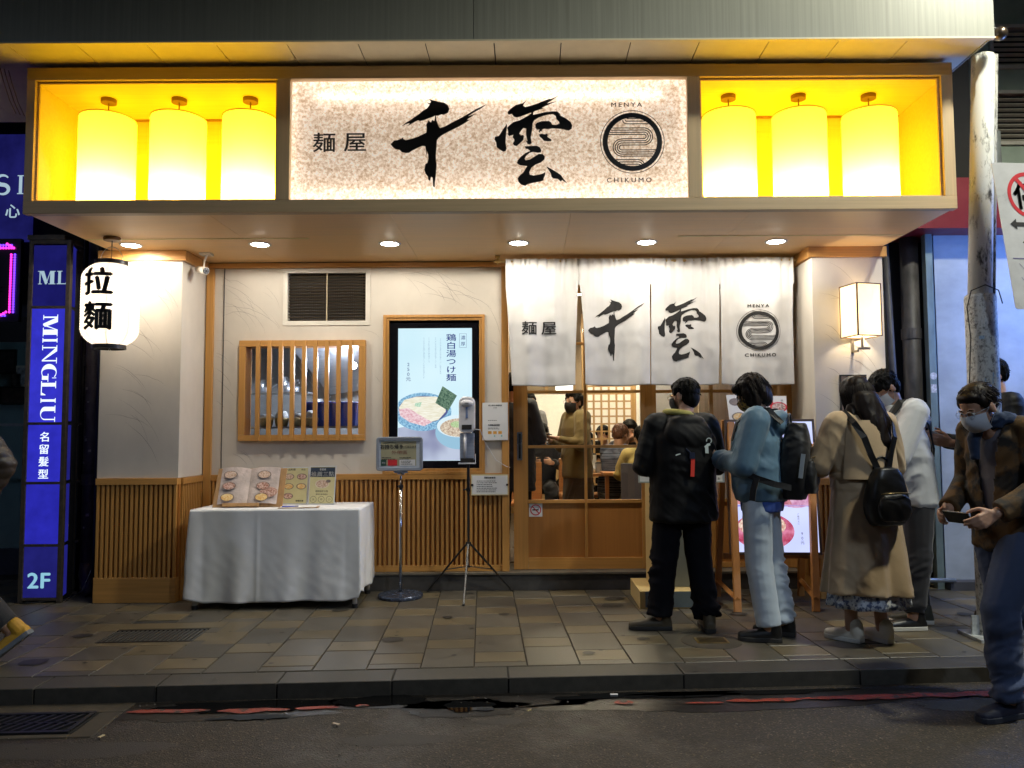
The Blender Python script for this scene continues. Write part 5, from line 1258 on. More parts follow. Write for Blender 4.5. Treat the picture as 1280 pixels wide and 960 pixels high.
# ================================================================= easel with lit display
M_easel = wood('easel_wood', (.40, .17, .045), 'z', var=.12)
E_ = Thing('display_easel', 'brown timber trestle stand carrying the lit menu display', 'easel', (PX(960, -.55, 640), -.55, 0))
def bar(T, nm, a, b, w=.045, t=.03, m=None):
    a, b = Vector(a), Vector(b); mb = MB(); d = (b - a).normalized(); up = Vector((0, 1, 0)); u = d.cross(up).normalized(); n_ = u.cross(d)
    ring = lambda p: [tuple(p + u * (sx * w / 2) + n_ * (sy * t / 2)) for sx, sy in ((-1, -1), (1, -1), (1, 1), (-1, 1))]
    mb.ring([ring(a), ring(b)]); return T.add(nm, mb, m or M_easel, bevel=.002)
for pxa, pxb, sgn in ((901, 918, 1), (1005, 1016, 1)):
    xa = PX(904 if pxa < 950 else 1008, -.35, 600)
    y0, y1 = -.28, -.86
    xf = PX(pxb + 4, y1, 757)
    xt = PX(906 if pxa < 950 else 1004, -.45, 540)
    zt = PZ(525, -.45, 930)
    xb = PX(pxa - 4, y0, 740)
    bar(E_, 'rear_leg', (xb, y0, .0), (xt, -.44, zt), .045, .045)
    bar(E_, 'front_leg', (xf, y1, .0), (xt + .03, -.52, zt - .02), .05, .04)
    mb = MB(); mb.cyl((xb, y0, .13), (xf, y1, .09), .022, n=4); E_.add('stretcher', mb, M_easel)
xl, xr = PX(904, -.3, 700), PX(1010, -.3, 700)
mb = MB(); mb.box(xl, xr, -.33, -.30, .30, .345); E_.add('cross_rail', mb, M_easel, bevel=.002)
mb = MB(); mb.box(xl, xr + .04, -.62, -.585, .345, .385); E_.add('ledge', mb, M_easel, bevel=.002)
# the display itself leans back slightly
Yv = -.66; lean = R(7)
bx0, bz0 = P(914, 694, Yv - .0); bx1, _ = P(1027, 694, Yv)
topz = PZ(524, Yv + .12, 960)
fn = on_plane(((bx0 + bx1) / 2, Yv, bz0), R(-4), lean); wv = bx1 - bx0; hv = (topz - bz0) / math.cos(lean)
T = Thing('lit_menu_display', 'glowing portrait menu display with a bowl picture leaning on the timber trestle', 'display', ((bx0 + bx1) / 2, Yv, bz0))
mb = MB(); pbox(mb, fn, -wv / 2, wv / 2, 0, hv, -.05, 0); T.add('casing', mb, mat('display_bronze', (.10, .07, .06), .35, metal=.4), bevel=.003)
M_dis = emit_noise('display_white', (.52, .58, .98), (.66, .72, 1.0), 1.15, (2, 2, 2), 2)
mb = MB(); pbox(mb, fn, -wv / 2 + .02, wv / 2 - .02, .02, hv - .02, .0005, .002); ds = T.add('panel', mb, M_dis)
mb = MB(); mb.mats = []
def dl(poly, m, d): mb.use(m); mb.flat([(min(max(a, -.47), .47) * wv, min(max(b, .02), .975) * hv) for a, b in poly], lambda u_, v_, dd=0: fn(u_, v_, d))
dl([(-.47, .35), (.47, .35), (.47, .36), (-.47, .36)], emit('display_line', (.3, .3, .8), 1), .003)
dl([(a * .5 + .0, b) for a, b in oval(.5, .44, .5, .10)], emit_noise('display_pinkbowl', (.55, .2, .4), (.85, .55, .75), 1, (20, 20, 20)), .003)
dl([(-.47, .365), (.2, .365), (.1, .52), (-.2, .56), (-.47, .54)], emit_noise('display_dish', (.35, .05, .15), (.8, .4, .4), 1, (25, 25, 25)), .0034)
dl(oval(-.12, .17, .33, .135), emit_noise('red_bowl', (.45, .04, .10), (.75, .25, .40), 1, (15, 15, 15)), .004)
dl(oval(-.14, .21, .26, .085), emit_noise('bowl_inside', (.55, .15, .12), (.98, .85, .7), 1, (60, 60, 60), 5), .0045)
mb.use(emit('display_ink', (.05, .03, .12), 1))
f3 = lambda u_, v_, d=0: fn(u_, v_, .005)
put_text(mb, '焼丸辛子高菜めし', f3, wv * .40, hv * .2, .030, vertical=True, spacing=1.08); put_text(mb, '90元', f3, wv * .29, hv * .12, .030, vertical=True, spacing=1.1)
put_text(mb, 'ご飯の上に', f3, wv * .26, hv * .26, .016, vertical=True, spacing=1.1); put_text(mb, '限定', f3, wv * .36, hv * .9, .030, vertical=True, spacing=1.3)
T.add('display_picture', mb, None, parent=ds)
# two menu boards leaning above the display
for i, (px0, px1, y0, y1, roll, Y) in enumerate(((912, 948, 495, 530, 6, -.42), (950, 984, 493, 526, -4, -.40))):
    c = Vector((PX((px0 + px1) / 2, Y, 512), Y, PZ(527, Y, 948))); k_ = (Y - CAM_Y) / 1000
    f = on_plane(c, R(0), R(12)); w = (px1 - px0) * k_; h = (y1 - y0) * k_ + .05
    T = Thing('picture_menu', ['left picture menu sheet leaning above the lit display', 'right picture menu sheet with red bowl leaning above the lit display'][i], 'menu', c)
    rot = lambda u_, v_, d=0, f=f, a=R(roll): f(u_ * math.cos(a) - v_ * math.sin(a) * .6, u_ * math.sin(a) * .2 + v_, d)
    mb = MB(); pbox(mb, rot, -w / 2, w / 2, -.12, h - .05, -.006, 0); sh = T.add('sheet', mb, M_paper)
    mb = MB(); mb.mats = []
    for (a, b, s, m) in ((-.22, .6, .05, M_bowl), (.2, .45, .07, M_food2), (-.15, .15, .06, M_food3)): food(mb, rot, w * a, h * b, s, ((1, M_bowl if i == 0 else M_redp), (.8, m)), .001)
    mb.use(M_pr); put_text(mb, '炙焼叉燒' if i == 0 else '特製拉麵', lambda u_, v_, d=0: rot(u_, v_, .0015), w * .33, h * .55, .018, vertical=True, spacing=1.1); T.add('print', mb, None, parent=sh)
# small framed notice on the right pillar
X0, X1, Z0, Z1 = PX(1050, YP - .01, 480), PX(1083, YP - .01, 480), PZ(515, YP - .01, 1065), PZ(468.5, YP - .01, 1065)
T = Thing('framed_notice', 'dark framed notice on the right pillar behind the couple', 'notice', ((X0 + X1) / 2, YP, Z0))
mb = MB(); frame4(mb, X0, X1, Z0, Z1, .009, YP - .018, YP - .001); T.add('frame', mb, M_black); mb = MB(); mb.box(X0 + .009, X1 - .009, YP - .01, YP - .004, Z0 + .009, Z1 - .009); T.add('sheet', mb, mat('notice_tan', (.30, .22, .17), .3, .2))
# ================================================================= dining room
ZF = .16
IX0, IX1 = XR + .0, PX(1001, YW) + .9
IX0 -= 1.6
M_warm = mat('warm_plaster', (.42, .33, .22), .8, .06); M_floor_in = mat('dining_floor_tile', (.10, .085, .07), .3, .25, (5, 5, 5))
I_ = Thing('dining_room', 'warm lit dining room seen through the glass of the sliding door', 'room', (0, .5, ZF))
mb = MB(); mb.box(IX0, IX1, .51, 5.4, .02, ZF); I_.add('dining_floor', mb, M_floor_in)
mb = MB(); mb.box(IX0, IX1, YW + .3, 5.4, 2.72, 2.76); I_.add('ceiling', mb, M_warm)
mb = MB(); mb.box(IX0, IX1, 5.4, 5.45, 0, 2.76); I_.add('back_wall', mb, M_warm)
mb = MB(); mb.box(IX0 - .04, IX0, YW + 1.52, 5.45, 0, 2.76); I_.add('side_wall', mb, M_warm)
mb = MB(); mb.box(XR - .02, XR + .03, YW + .13, YW + 1.5, 0, 2.76); I_.add('partition_wall', mb, M_warm)
mb = MB(); mb.box(IX1, IX1 + .04, YW + .2, 5.45, 0, 2.76); I_.add('side_wall', mb, M_warm)
# light timber wall cladding strips on the back wall
M_lz = wood('pale_timber', (.60, .38, .16), 'z')
for i in range(9):
    x = IX0 + .4 + i * .42
    mb = MB(); mb.box(x, x + .05, 5.36, 5.399, ZF, 2.7); I_.add('wall_batten', mb, M_lz)
for z in (1.15, 1.62):
    mb = MB(); mb.box(IX0 + .01, 1.2, 5.33, 5.359, z, z + .05); I_.add('wall_rail', mb, M_lz)
# shoji partition (lattice)
Yl = 2.6
lx0, lx1, lz0, lz1 = PX(733, Yl, 540), PX(790, Yl, 540), PZ(606, Yl), 2.3
T = Thing('lattice_screen', 'timber lattice screen standing between the dining tables', 'lattice', ((lx0 + lx1) / 2, Yl, ZF))
q = MB(); q.mats = [M_lz]; q.box(-.011, .011, -.012, .012, lz0, lz1); me = q.mesh('lattice_bar', (0, 0, 0))
nb = 7
for i in range(nb): link('lattice_bar', me, T.o, (lx0 + (lx1 - lx0) * i / (nb - 1) - T.base.x, 0, -ZF))
q = MB(); q.mats = [M_lz]; q.box(lx0, lx1, -.009, .009, -.009, .009); me = q.mesh('lattice_rail', (T.base.x, 0, 0)); z = lz0; k = 0
while z < lz1: link('lattice_rail', me, T.o, (0, .001, z - ZF)); z += .088; k += 1
for a in (lx0 - .05, lx1): 
    mb = MB(); mb.box(a, a + .05, Yl - .03, Yl + .03, ZF + .001, 2.71); T.add('post', mb, M_lz)
# second far lattice with lit paper behind, upper right
mb = MB(); mb.box(PX(735, 4.6, 520), PX(800, 4.6, 520), 4.6, 4.62, 1.1, 2.5); o = I_.add('paper_screen', mb, shade('shoji_paper', (.9, .84, .74), glow=.28, trans=.3))
# partition wall to the right of the lattice and the lit service hatch
mb = MB(); mb.box(lx1 + .06, dx(821) + .25, 2.0, 2.06, ZF, 2.7); I_.add('timber_wall', mb, wood('timber_wall_wood', (.55, .34, .14), 'z'))
xa, xb = PX(822, 1.2, 520), PX(866, 1.2, 520)
mb = MB(); mb.box(xa - .1, xb, 1.25, 1.3, ZF, 2.7); I_.add('white_counter_wall', mb, mat('white_wall_in', (.85, .84, .80), .6, .03))
mb = MB(); mb.box(xb + .01, IX1 - .01, .95, 1.0, ZF, 2.7); I_.add('timber_wall', mb, wood('pale_cladding', (.72, .56, .36), 'z'))
T = Thing('counter_lamp', 'bright white strip lamp over the counter behind the fixed glass screen', 'lamp', ((xa + xb) / 2, .8, 2.1))
mb = MB(); mb.box(xa, xb, .72, .8, 2.05, 2.09); T.add('diffuser', mb, emit('strip_white', (1, .97, .9), 14))
mb = MB(); mb.box(xa, xb, .71, .81, 2.091, 2.12); mb.cyl(((xa + xb) / 2, .76, 2.12), ((xa + xb) / 2, .76, 2.72), .008, n=6); T.add('housing', mb, M_whitetrim)
# ceiling lamps
for i, (x, y) in enumerate(((.35, .95), (1.15, 2.3), (.3, 3.9), (1.5, 4.3))):
    T = Thing('dining_ceiling_lamp', ['front left', 'front right', 'rear left', 'rear right'][i] + ' square white lamp on the dining room ceiling', 'lamp', (x, y, 2.68), 'dining room ceiling lamps')
    mb = MB(); mb.box(x - .2, x + .2, y - .2, y + .2, 2.69, 2.719); T.add('housing', mb, M_whitetrim); mb = MB(); mb.box(x - .18, x + .18, y - .18, y + .18, 2.68, 2.689); T.add('diffuser', mb, emit('ceiling_lamp', (1, .86, .64), 75))
# low lit shelf at the back left (white glow behind the cook)
T = Thing('back_bar', 'pale lit bar shelf with bottles at the back of the dining room', 'bar', (-.2, 4.9, ZF))
mb = MB(); mb.box(-1.2, .75, 4.9, 5.3, ZF + .001, 1.1); T.add('counter', mb, M_lz, bevel=.004); mb = MB(); mb.box(-1.2, .75, 5.28, 5.32, 1.12, 1.9); T.add('lit_back', mb, shade('lit_back', (.95, .88, .74), glow=.5, trans=.2))
xw0, xw1 = PX(695, 5.2, 480), PX(716, 5.2, 480)
T = Thing('white_wall_lamp', 'flat white lit wall lamp above the head of the waitress', 'lamp', ((xw0 + xw1) / 2, 5.2, 1.72)); mb = MB(); mb.box(xw0, xw1, 5.22, 5.27, 1.95, 2.3); T.add('diffuser', mb, emit('wall_lamp_white', (1, .95, .85), 3)); mb = MB(); mb.box(xw0 - .01, xw1 + .01, 5.271, 5.3, 1.94, 2.31); T.add('housing', mb, M_whitetrim)
# tables and stools
M_tt = wood('table_top', (.50, .22, .07), 'x'); M_stool = wood('stool_wood', (.42, .16, .05), 'z')
def din_table(x, y, w, d, label, h=.74):
    T = Thing('dining_table', label, 'table', (x, y, ZF), 'dining tables')
    mb = MB(); mb.box(x - w / 2, x + w / 2, y - d / 2, y + d / 2, ZF + h - .03, ZF + h); T.add('tabletop', mb, M_tt, bevel=.003)
    for sx in (-1, 1):
        for sy in (-1, 1): mb = MB(); a, b = x + sx * (w / 2 - .04), y + sy * (d / 2 - .04); mb.box(a - .02, a + .02, b - .02, b + .02, ZF + .001, ZF + h - .031); T.add('leg', mb, M_stool)
def stool(x, y, label, seatc, back=None):
    T = Thing('dining_chair', label, 'chair', (x, y, ZF), 'dining chairs')
    mb = MB(); mb.box(x - .2, x + .2, y - .2, y + .2, ZF + .42, ZF + .46); T.add('seat', mb, seatc, bevel=.01)
    for sx in (-1, 1):
        for sy in (-1, 1): mb = MB(); a, b = x + sx * .17, y + sy * .17; mb.box(a - .018, a + .018, b - .018, b + .018, ZF + .001, ZF + .419); T.add('leg', mb, M_stool)
    if back is not None: mb = MB(); mb.box(x - .19, x + .19, y + back * .2 - .012, y + back * .2 + .012, ZF + .461, ZF + .85); T.add('backrest', mb, seatc, bevel=.006)
M_seat = mat('grey_seat', (.16, .15, .15), .6)
din_table(.78, 2.05, .42, .6, 'small wooden dining table beside the waitress, left of the seated pair', .72); din_table(1.02, 1.75, .5, .5, 'wooden dining table in front of the seated pair')
din_table(.3, 3.7, .9, .6, 'rear wooden dining table near the back bar')
stool(1.1, 1.35, 'grey backed dining chair nearest the glass under the woman in yellow', M_seat, -1); stool(.55, 2.6, 'wooden chair behind the waitress', M_tt, 1); stool(1.12, 2.45, 'dining chair under the man facing the street', M_seat, 1); stool(-.05, 1.5, 'red brown wooden chair by the man in the navy coat', M_tt, 1); stool(.84, 2.5, 'dining chair under the diner in the striped shirt', M_tt)
for i, (x, y, z, c) in enumerate([(.76, 1.95, ZF + .72, (.3, .3, .3)), (.84, 2.1, ZF + .72, (.16, .07, .03)), (1.0, 1.7, ZF + .74, (.10, .045, .02)), (.72, 2.15, ZF + .72, (.7, .7, .68))]):
    T = Thing('table_jar', ['grey steel', 'dark brown wooden', 'tall dark', 'white'][i] + ' condiment jar standing on a dining table', 'jar', (x, y, z), 'condiment jars')
    mb = MB(); mb.lathe([(0, 0), (.035, 0), (.035, .1 + .03 * i), (0, .1 + .03 * i)], (x, y, z), 14, False); T.add('jar', mb, mat('jar%d' % i, c, .35)); mb = MB(); mb.lathe([(0, 0), (.037, 0), (.03, .015), (0, .02)], (x, y, z + .1 + .03 * i), 14, False); T.add('lid', mb, M_black)
# plastic parcel on the table
T = Thing('white_package', 'white wrapped package lying on the left dining table', 'package', (.7, 1.95, ZF + .72)); mb = MB(); mb.ell((.66, 1.93, ZF + .76), (.07, .06, .045)); T.add('wrap', mb, M_wrap, smooth=True)

# ================================================================= left neighbour: hair salon
Yg = -.40
T = Thing('salon_pylon_sign', 'tall lit blue pylon sign of the hair salon left of the ramen shop', 'sign', (PX(51, Yg, 750), Yg, 0))
pz = lambda p, x=50: P(x, p, Yg)[1]
X0, X1 = PX(30, Yg, 500), PX(83, Yg, 500); Yk = Yg + .26; XK = PX(98, Yk, 500)
M_pf = mat('pylon_frame', (.10, .08, .06), .45, .3, (20, 20, 20), metal=.5)
fwid = .022
ztp, z1_, z2_, z3_, z4_, zb_ = pz(300), pz(384), pz(529.5), pz(604), pz(682), .03
for a in (X0, X1 - fwid - .012):
    mb = MB(); mb.box(a, a + fwid + .012, Yg, Yg + .035, .0, ztp); T.add('upright', mb, M_pf, bevel=.002)
mb = MB(); mb.box(XK - .02, XK, Yk - .02, Yk + .01, 0, ztp - .02); T.add('upright', mb, M_pf)
for i, z in enumerate((ztp, z1_, z2_, z3_, z4_, zb_)):
    mb = MB(); mb.box(X0 + fwid + .013, X1 - fwid - .013, Yg - .001, Yg + .03, z - (.03 if i == 0 else .010), z + .010 * (i > 0) + .0); T.add('crossbar', mb, M_pf)
M_salon = lambda nm, s, c=(.02, .025, .52): emit_noise(nm, mul(c, .85), mul(c, 1.1), s, (6, 6, 6), 3)
lv = [1.0, 1.5, 1.5, 1.5, .8]
cols = [(.010, .010, .12), (.035, .035, .56), (.028, .028, .50), (.022, .022, .40), (.014, .014, .15)]
zz = [ztp - .03, z1_, z2_, z3_, z4_, zb_]
for i in range(5):
    mb = MB(); mb.box(X0 + fwid + .012, X1 - fwid - .012, Yg + .012, Yg + .016, zz[i + 1] + .011, zz[i] - .011); T.add('lit_panel', mb, M_salon('salon_panel_%d' % i, 1.0, cols[i]))
    f2_ = lambda s, t, d=0: None
    mb = MB(); mb.add([(X1 - .002, Yg + .036, zz[i + 1] + .02), (XK - .02, Yk - .02, zz[i + 1] + .02), (XK - .02, Yk - .02, zz[i] - .011), (X1 - .002, Yg + .036, zz[i] - .011),
                       (X1 - .012, Yg + .036, zz[i + 1] + .02), (XK - .03, Yk - .02, zz[i + 1] + .02), (XK - .03, Yk - .02, zz[i] - .011), (X1 - .012, Yg + .036, zz[i] - .011)],
                      [(0, 1, 2, 3), (7, 6, 5, 4), (0, 4, 5, 1), (1, 5, 6, 2), (2, 6, 7, 3), (3, 7, 4, 0)]); T.add('side_panel', mb, M_salon('salon_side', .8, (.018, .018, .22)))
    mb = MB(); mb.box(X1 - .01, XK - .02, Yk - .018, Yk - .003, zz[i + 1] - .008, zz[i + 1] + .010); T.add('side_crossbar', mb, M_pf)
mb = MB(); mb.box(X0 - .01, XK + .0, Yg - .01, Yk + .02, ztp + .001, ztp + .04); T.add('cap', mb, M_pf)
mb = MB(); mb.box(X0 + .03, X1 - .04, Yg + .03, Yk - .03, .03, ztp - .05); T.add('core', mb, M_dark)
# serif letters
def serif(ch, w, h):
    """slab of quads: high contrast roman capitals, origin lower left"""
    t, n, s = w * .26, w * .07, h * .05; q = []
    rect = lambda a, b, c, d: q.append([(a, c), (b, c), (b, d), (a, d)])
    if ch == 'I': rect(w / 2 - t / 2, w / 2 + t / 2, 0, h); rect(w / 2 - t, w / 2 + t, 0, s); rect(w / 2 - t, w / 2 + t, h - s, h)
    if ch == 'L': rect(.12 * w, .12 * w + t, 0, h); rect(0, .12 * w + t * 1.5, h - s, h); rect(0, w, 0, s * 1.2); q.append([(w, 0), (w, h * .32), (w * .95, h * .30), (w * .8, s)])
    if ch == 'M':
        rect(.08 * w, .08 * w + n, 0, h); rect(w * .74, w * .74 + t, 0, h); rect(0, .24 * w, 0, s); rect(w * .64, w * 1.08, 0, s); rect(w * .74, w * 1.08, h - s, h); rect(-.02 * w, .2 * w, h - s, h)
        q.append([(.1 * w, h), (.36 * w, h), (.60 * w, h * .12), (.47 * w, 0), (.44 * w, 0)]); q.append([(.47 * w, 0), (.53 * w, 0), (.78 * w, h), (.74 * w, h)])
    if ch == 'N':
        rect(.10 * w, .10 * w + n, 0, h); rect(.84 * w, .84 * w + n, 0, h); rect(0, .28 * w, 0, s); rect(0, .18 * w, h - s, h); rect(.7 * w, 1.03 * w, h - s, h); q.append([(.08 * w, h), (.34 * w, h), (.91 * w, 0), (.84 * w, 0)])
    if ch == 'U':
        rect(.08 * w, .08 * w + t, .3 * h, h); rect(.82 * w, .82 * w + n, .3 * h, h); rect(0, .45 * w, h - s, h); rect(.7 * w, 1.0 * w, h - s, h)
        o = [(.08 * w + .405 * w * (1 - math.cos(R(a))), .3 * h - .3 * h * math.sin(R(a))) for a in range(0, 181, 15)]; i_ = [(.08 * w + t + (.37 * w - t / 2) * (1 - math.cos(R(a))), .3 * h - .25 * h * math.sin(R(a))) for a in range(0, 181, 15)]; q.append(o + i_[::-1])
    if ch == 'G':
        c = (.5 * w, .5 * h); A = range(50, 345, 12); o = [(c[0] + .5 * w * math.cos(R(a)), c[1] + .51 * h * math.sin(R(a))) for a in A]
        i_ = [(c[0] + .04 * w + (.34 * w - .08 * w * -math.cos(R(a))) * math.cos(R(a)) * .9, c[1] + .46 * h * math.sin(R(a))) for a in A]; q.append(o + i_[::-1]); rect(.74 * w, .74 * w + t * .9, .04 * h, .46 * h); rect(.6 * w, 1.1 * w, .42 * h, .42 * h + s); rect(.84 * w, .88 * w, .72 * h, h)
    return q
M_lett = emit('letter_glow', (.80, .90, 1.0), 1.25); M_lett2 = emit('letter_glow_dim', (.42, .58, .68), .9)
xc = (X0 + X1) / 2; fn = front(Yg + .0115)
mb = MB()
for ch, px in (('M', 46.5), ('L', 70)):
    w = .13 if ch == 'M' else .085; h = 17 * .00637
    for q in serif(ch, w, h): mb.flat([(PX(px, Yg, 350) + a, pz(355) + b) for a, b in q], fn)
T.add('lettering', mb, M_lett2)
mb = MB(); z = pz(393.5); widths = {'M': 27, 'I': 12, 'N': 24, 'G': 22, 'L': 19, 'U': 22}
for ch in 'MINGLIU':
    L = widths[ch] * .00637; hh = .120
    if ch == 'M': hh = .118
    for q in serif(ch, L * .93 if ch != 'I' else L * .93, hh): mb.flat([(xc - hh / 2 + .016 + b, z - a) for a, b in q], fn)
    z -= L * .985
T.add('lettering', mb, M_lett)
mb = MB()
for i, ch in enumerate('名留髮型'): put_text(mb, ch, fn, xc - .004, pz(546 + 15.5 * i), .082, bold=.02, sx=1.05)
T.add('lettering', mb, M_lett)
mb = MB(); put_text(mb, '2F', fn, xc - .012, pz(726), .168, bold=.035, sx=1.1, spacing=1.05); T.add('lettering', mb, emit('letter_cyan', (.30, .62, .78), .9))
mb = MB(); mb.tube([(X1 + .1, Yk + .02, .5), (X1 + .13, Yk - .03, .25), (X1 + .08, Yk - .1, .06), (X1 + .0, Yk - .2, .01), (X0 + .1, Yg - .05, .008), (X0, Yg - .03, .01)], .005, 6); T.add('cable', mb, M_black)
# pipes between pylon and pillar
def pipe(name, label, px, Y, r_, m, z0=0, z1=2.75, lean=0, cat='pipe', grp=None, collars=()):
    x = PX(px, Y, 600); T = Thing(name, label, cat, (x, Y, z0), grp); mb = MB(); mb.cyl((x, Y, z0), (x + lean, Y, z1), r_, n=20); T.add('pipe', mb, m, smooth=True)
    for z in collars: mb = MB(); mb.lathe([(r_ + .001, 0), (r_ + .009, 0), (r_ + .009, .09), (r_ + .001, .09)], (x + lean * z / z1, Y, z), 20, False); T.add('collar', mb, m)
    return T
M_pipe = mat('grey_pipe', (.10, .10, .11), .5, .45, (14, 14, 5), bump=.3, col2=None)
pp = pipe('drain_pipe', 'grey drain pipe with peeling stickers between the pylon sign and the left pillar', 112, -.02, .055, M_pipe, .2, 3.2, collars=(.9, 1.9))
mb = MB(); mb.tube([(pp.base.x, -.02, .25), (pp.base.x, -.04, .16), (pp.base.x + .06, -.1, .08), (pp.base.x + .1, -.12, .02)], .056, 16); pp.add('elbow', mb, M_pipe, smooth=True)
mb = MB(); r = random.Random(2)
for i in range(14):
    z = r.uniform(.5, 2.3); a = R(r.uniform(230, 300)); w = r.uniform(.012, .03)
    mb.add([(pp.base.x + .0565 * math.cos(a + s * w / .055), -.02 + .0565 * math.sin(a + s * w / .055), z + t * w) for s, t in ((-.5, -.5), (.5, -.4), (.4, .5), (-.5, .4))], [(0, 1, 2, 3)])
pp.add('sticker_scraps', mb, mat('sticker_grey', (.35, .36, .38), .7), kind='stuff')
pipe('steel_post', 'dark steel post tight against the left pillar', 121.5, -.2, .022, M_black, 0, 3.2)
pipe('thin_pipe', 'thin black conduit behind the drain pipe at the left', 100, .05, .02, M_black, 0, 3.2)
# salon facade
Ysal = .9
NB = Thing('salon_building', 'dark salon building front at the far left with a dim blue lit window', 'building', (-4.6, Ysal, 0))
sxr = PX(36, Ysal, 500)
M_sal = mat('salon_cladding', (.025, .028, .05), .5, .3)
def pzz(p, Y, x=10): return P(x, p, Y)[1]
wz0, wz1, dz0_ = pzz(640, Ysal), pzz(428, Ysal), pzz(397, Ysal)
mb = MB(); mb.box(-7, -2.95, Ysal, Ysal + .1, dz0_, 7); NB.add('upper_wall', mb, M_sal)
mb = MB(); mb.box(-7, -2.95, Ysal - .05, Ysal - .001, wz1, dz0_ - .002); NB.add('lintel', mb, mat('lintel_black', (.01, .01, .012), .35))
mb = MB(); mb.box(-7, -2.95, Ysal, Ysal + .1, 0, wz0 - .35); NB.add('lower_wall', mb, M_sal)
mb = MB(); mb.box(PX(33, Ysal, 500), -2.95, Ysal, Ysal + .1, wz0 - .349, wz1 - .001); NB.add('mullion_wall', mb, M_sal)
mb = MB(); mb.box(-7, PX(33, Ysal, 500) - .001, Ysal + .04, Ysal + .046, wz0 - .34, wz1 - .002); NB.add('shop_window', mb, M_glass)
mb = MB(); mb.box(-7, -2.95, Ysal - .02, Ysal + .03, pzz(531, Ysal) - .012, pzz(531, Ysal) + .012); NB.add('window_rail', mb, mat('aluminium', (.45, .5, .55), .3, metal=.7))
mb = MB(); mb.box(-7, -2.9, Ysal + 1.4, Ysal + 1.45, 0, 3.2); NB.add('room_wall', mb, mat('salon_room_wall', (.22, .34, .40), .7, .1))
mb = MB(); mb.box(-2.92, -2.9, Ysal + .11, Ysal + 1.4, 0, 3.2); mb.box(-7, -2.9, Ysal + .1, Ysal + 1.45, 3.2, 3.25); NB.add('room_shell', mb, M_dark)
for i, (px, py, w, h) in enumerate(((8, 452, .10, .14), (20, 475, .06, .09), (17, 494, .17, .10), (28, 470, .08, .12))):
    x, z = P(px, py, Ysal + 1.36); T = Thing('wall_picture', ['dark framed picture high', 'small middle picture', 'wide dark picture low', 'pale sheet pinned'][i] + ' on the blue salon room wall', 'picture', (x, Ysal + 1.38, z), 'pictures in the salon'); mb = MB(); mb.box(x - w, x + w, Ysal + 1.37, Ysal + 1.395, z - h, z + h); T.add('frame', mb, M_black if i < 3 else M_paper); 
    mb = MB(); mb.box(x - w * .8, x + w * .8, Ysal + 1.366, Ysal + 1.3695, z - h * .8, z + h * .8); T.add('print', mb, mat('salon_print%d' % i, ((.05, .04, .05), (.1, .08, .08), (.08, .05, .05), (.5, .52, .6))[i], .5, .6, (25, 25, 25)))
T = Thing('salon_ceiling_lamp', 'cool white ceiling lamp inside the salon window at the left edge', 'lamp', (-4.3, Ysal + .7, 3.1)); mb = MB(); mb.box(-4.6, -4.0, Ysal + .6, Ysal + .8, 3.1, 3.15); T.add('diffuser', mb, emit('salon_lamp', (.55, .8, 1), 9)); mb = MB(); mb.box(-4.62, -3.98, Ysal + .58, Ysal + .82, 3.151, 3.19); T.add('housing', mb, M_whitetrim)
# upper salon sign with the letters
Yu = .2
mb = MB(); T = Thing('salon_fascia_sign', 'dark blue salon fascia sign with pale letters at the upper left edge', 'sign', (PX(0, Yu, 230), Yu, pzz(285, Yu)))
X1s = PX(36, Yu, 230); mb.box(-5.6, X1s, Yu, Yu + .08, pzz(300, Yu), pzz(168, Yu)); T.add('panel', mb, emit_noise('fascia_blue', (.006, .006, .06), (.014, .014, .13), 1.0, (2, 2, 2)))
fn = front(Yu - .002); mb = MB(); xx, zc_ = P(5, 231, Yu)
mb2 = MB()
def ribbon(pts, ws):
    o = []
    for i, p in enumerate(pts):
        a, b = pts[max(0, i - 1)], pts[min(len(pts) - 1, i + 1)]; tx, tz = b[0] - a[0], b[1] - a[1]; L = math.hypot(tx, tz); nx, nz_ = -tz / L * ws[i], tx / L * ws[i]; o.append(((p[0] + nx, p[1] + nz_), (p[0] - nx, p[1] - nz_)))
    return o
k = .085
S_pts = [(.62 * math.cos(R(a)), .5 + .5 * math.sin(R(a))) for a in range(30, 271, 20)] + [(.62 * math.cos(R(a)), -.5 + .5 * math.sin(R(a))) for a in range(80, -151, -20)]
put_strips(mb, [ribbon([(x * k, y * k) for x, y in S_pts], [.006 + .012 * math.sin(math.pi * i / (len(S_pts) - 1)) for i in range(len(S_pts))])], fn, xx - .01, zc_)
for q in serif('I', .11, .17): mb.flat([(PX(21, Yu, 231) - .02 + a, zc_ - .085 + b) for a, b in q], fn)
T.add('lettering', mb, M_lett2)
mb = MB(); a_, b_ = P(16, 264, Yu); put_text(mb, '心', fn, a_, b_, .135, bold=.02); T.add('lettering', mb, M_lett2)
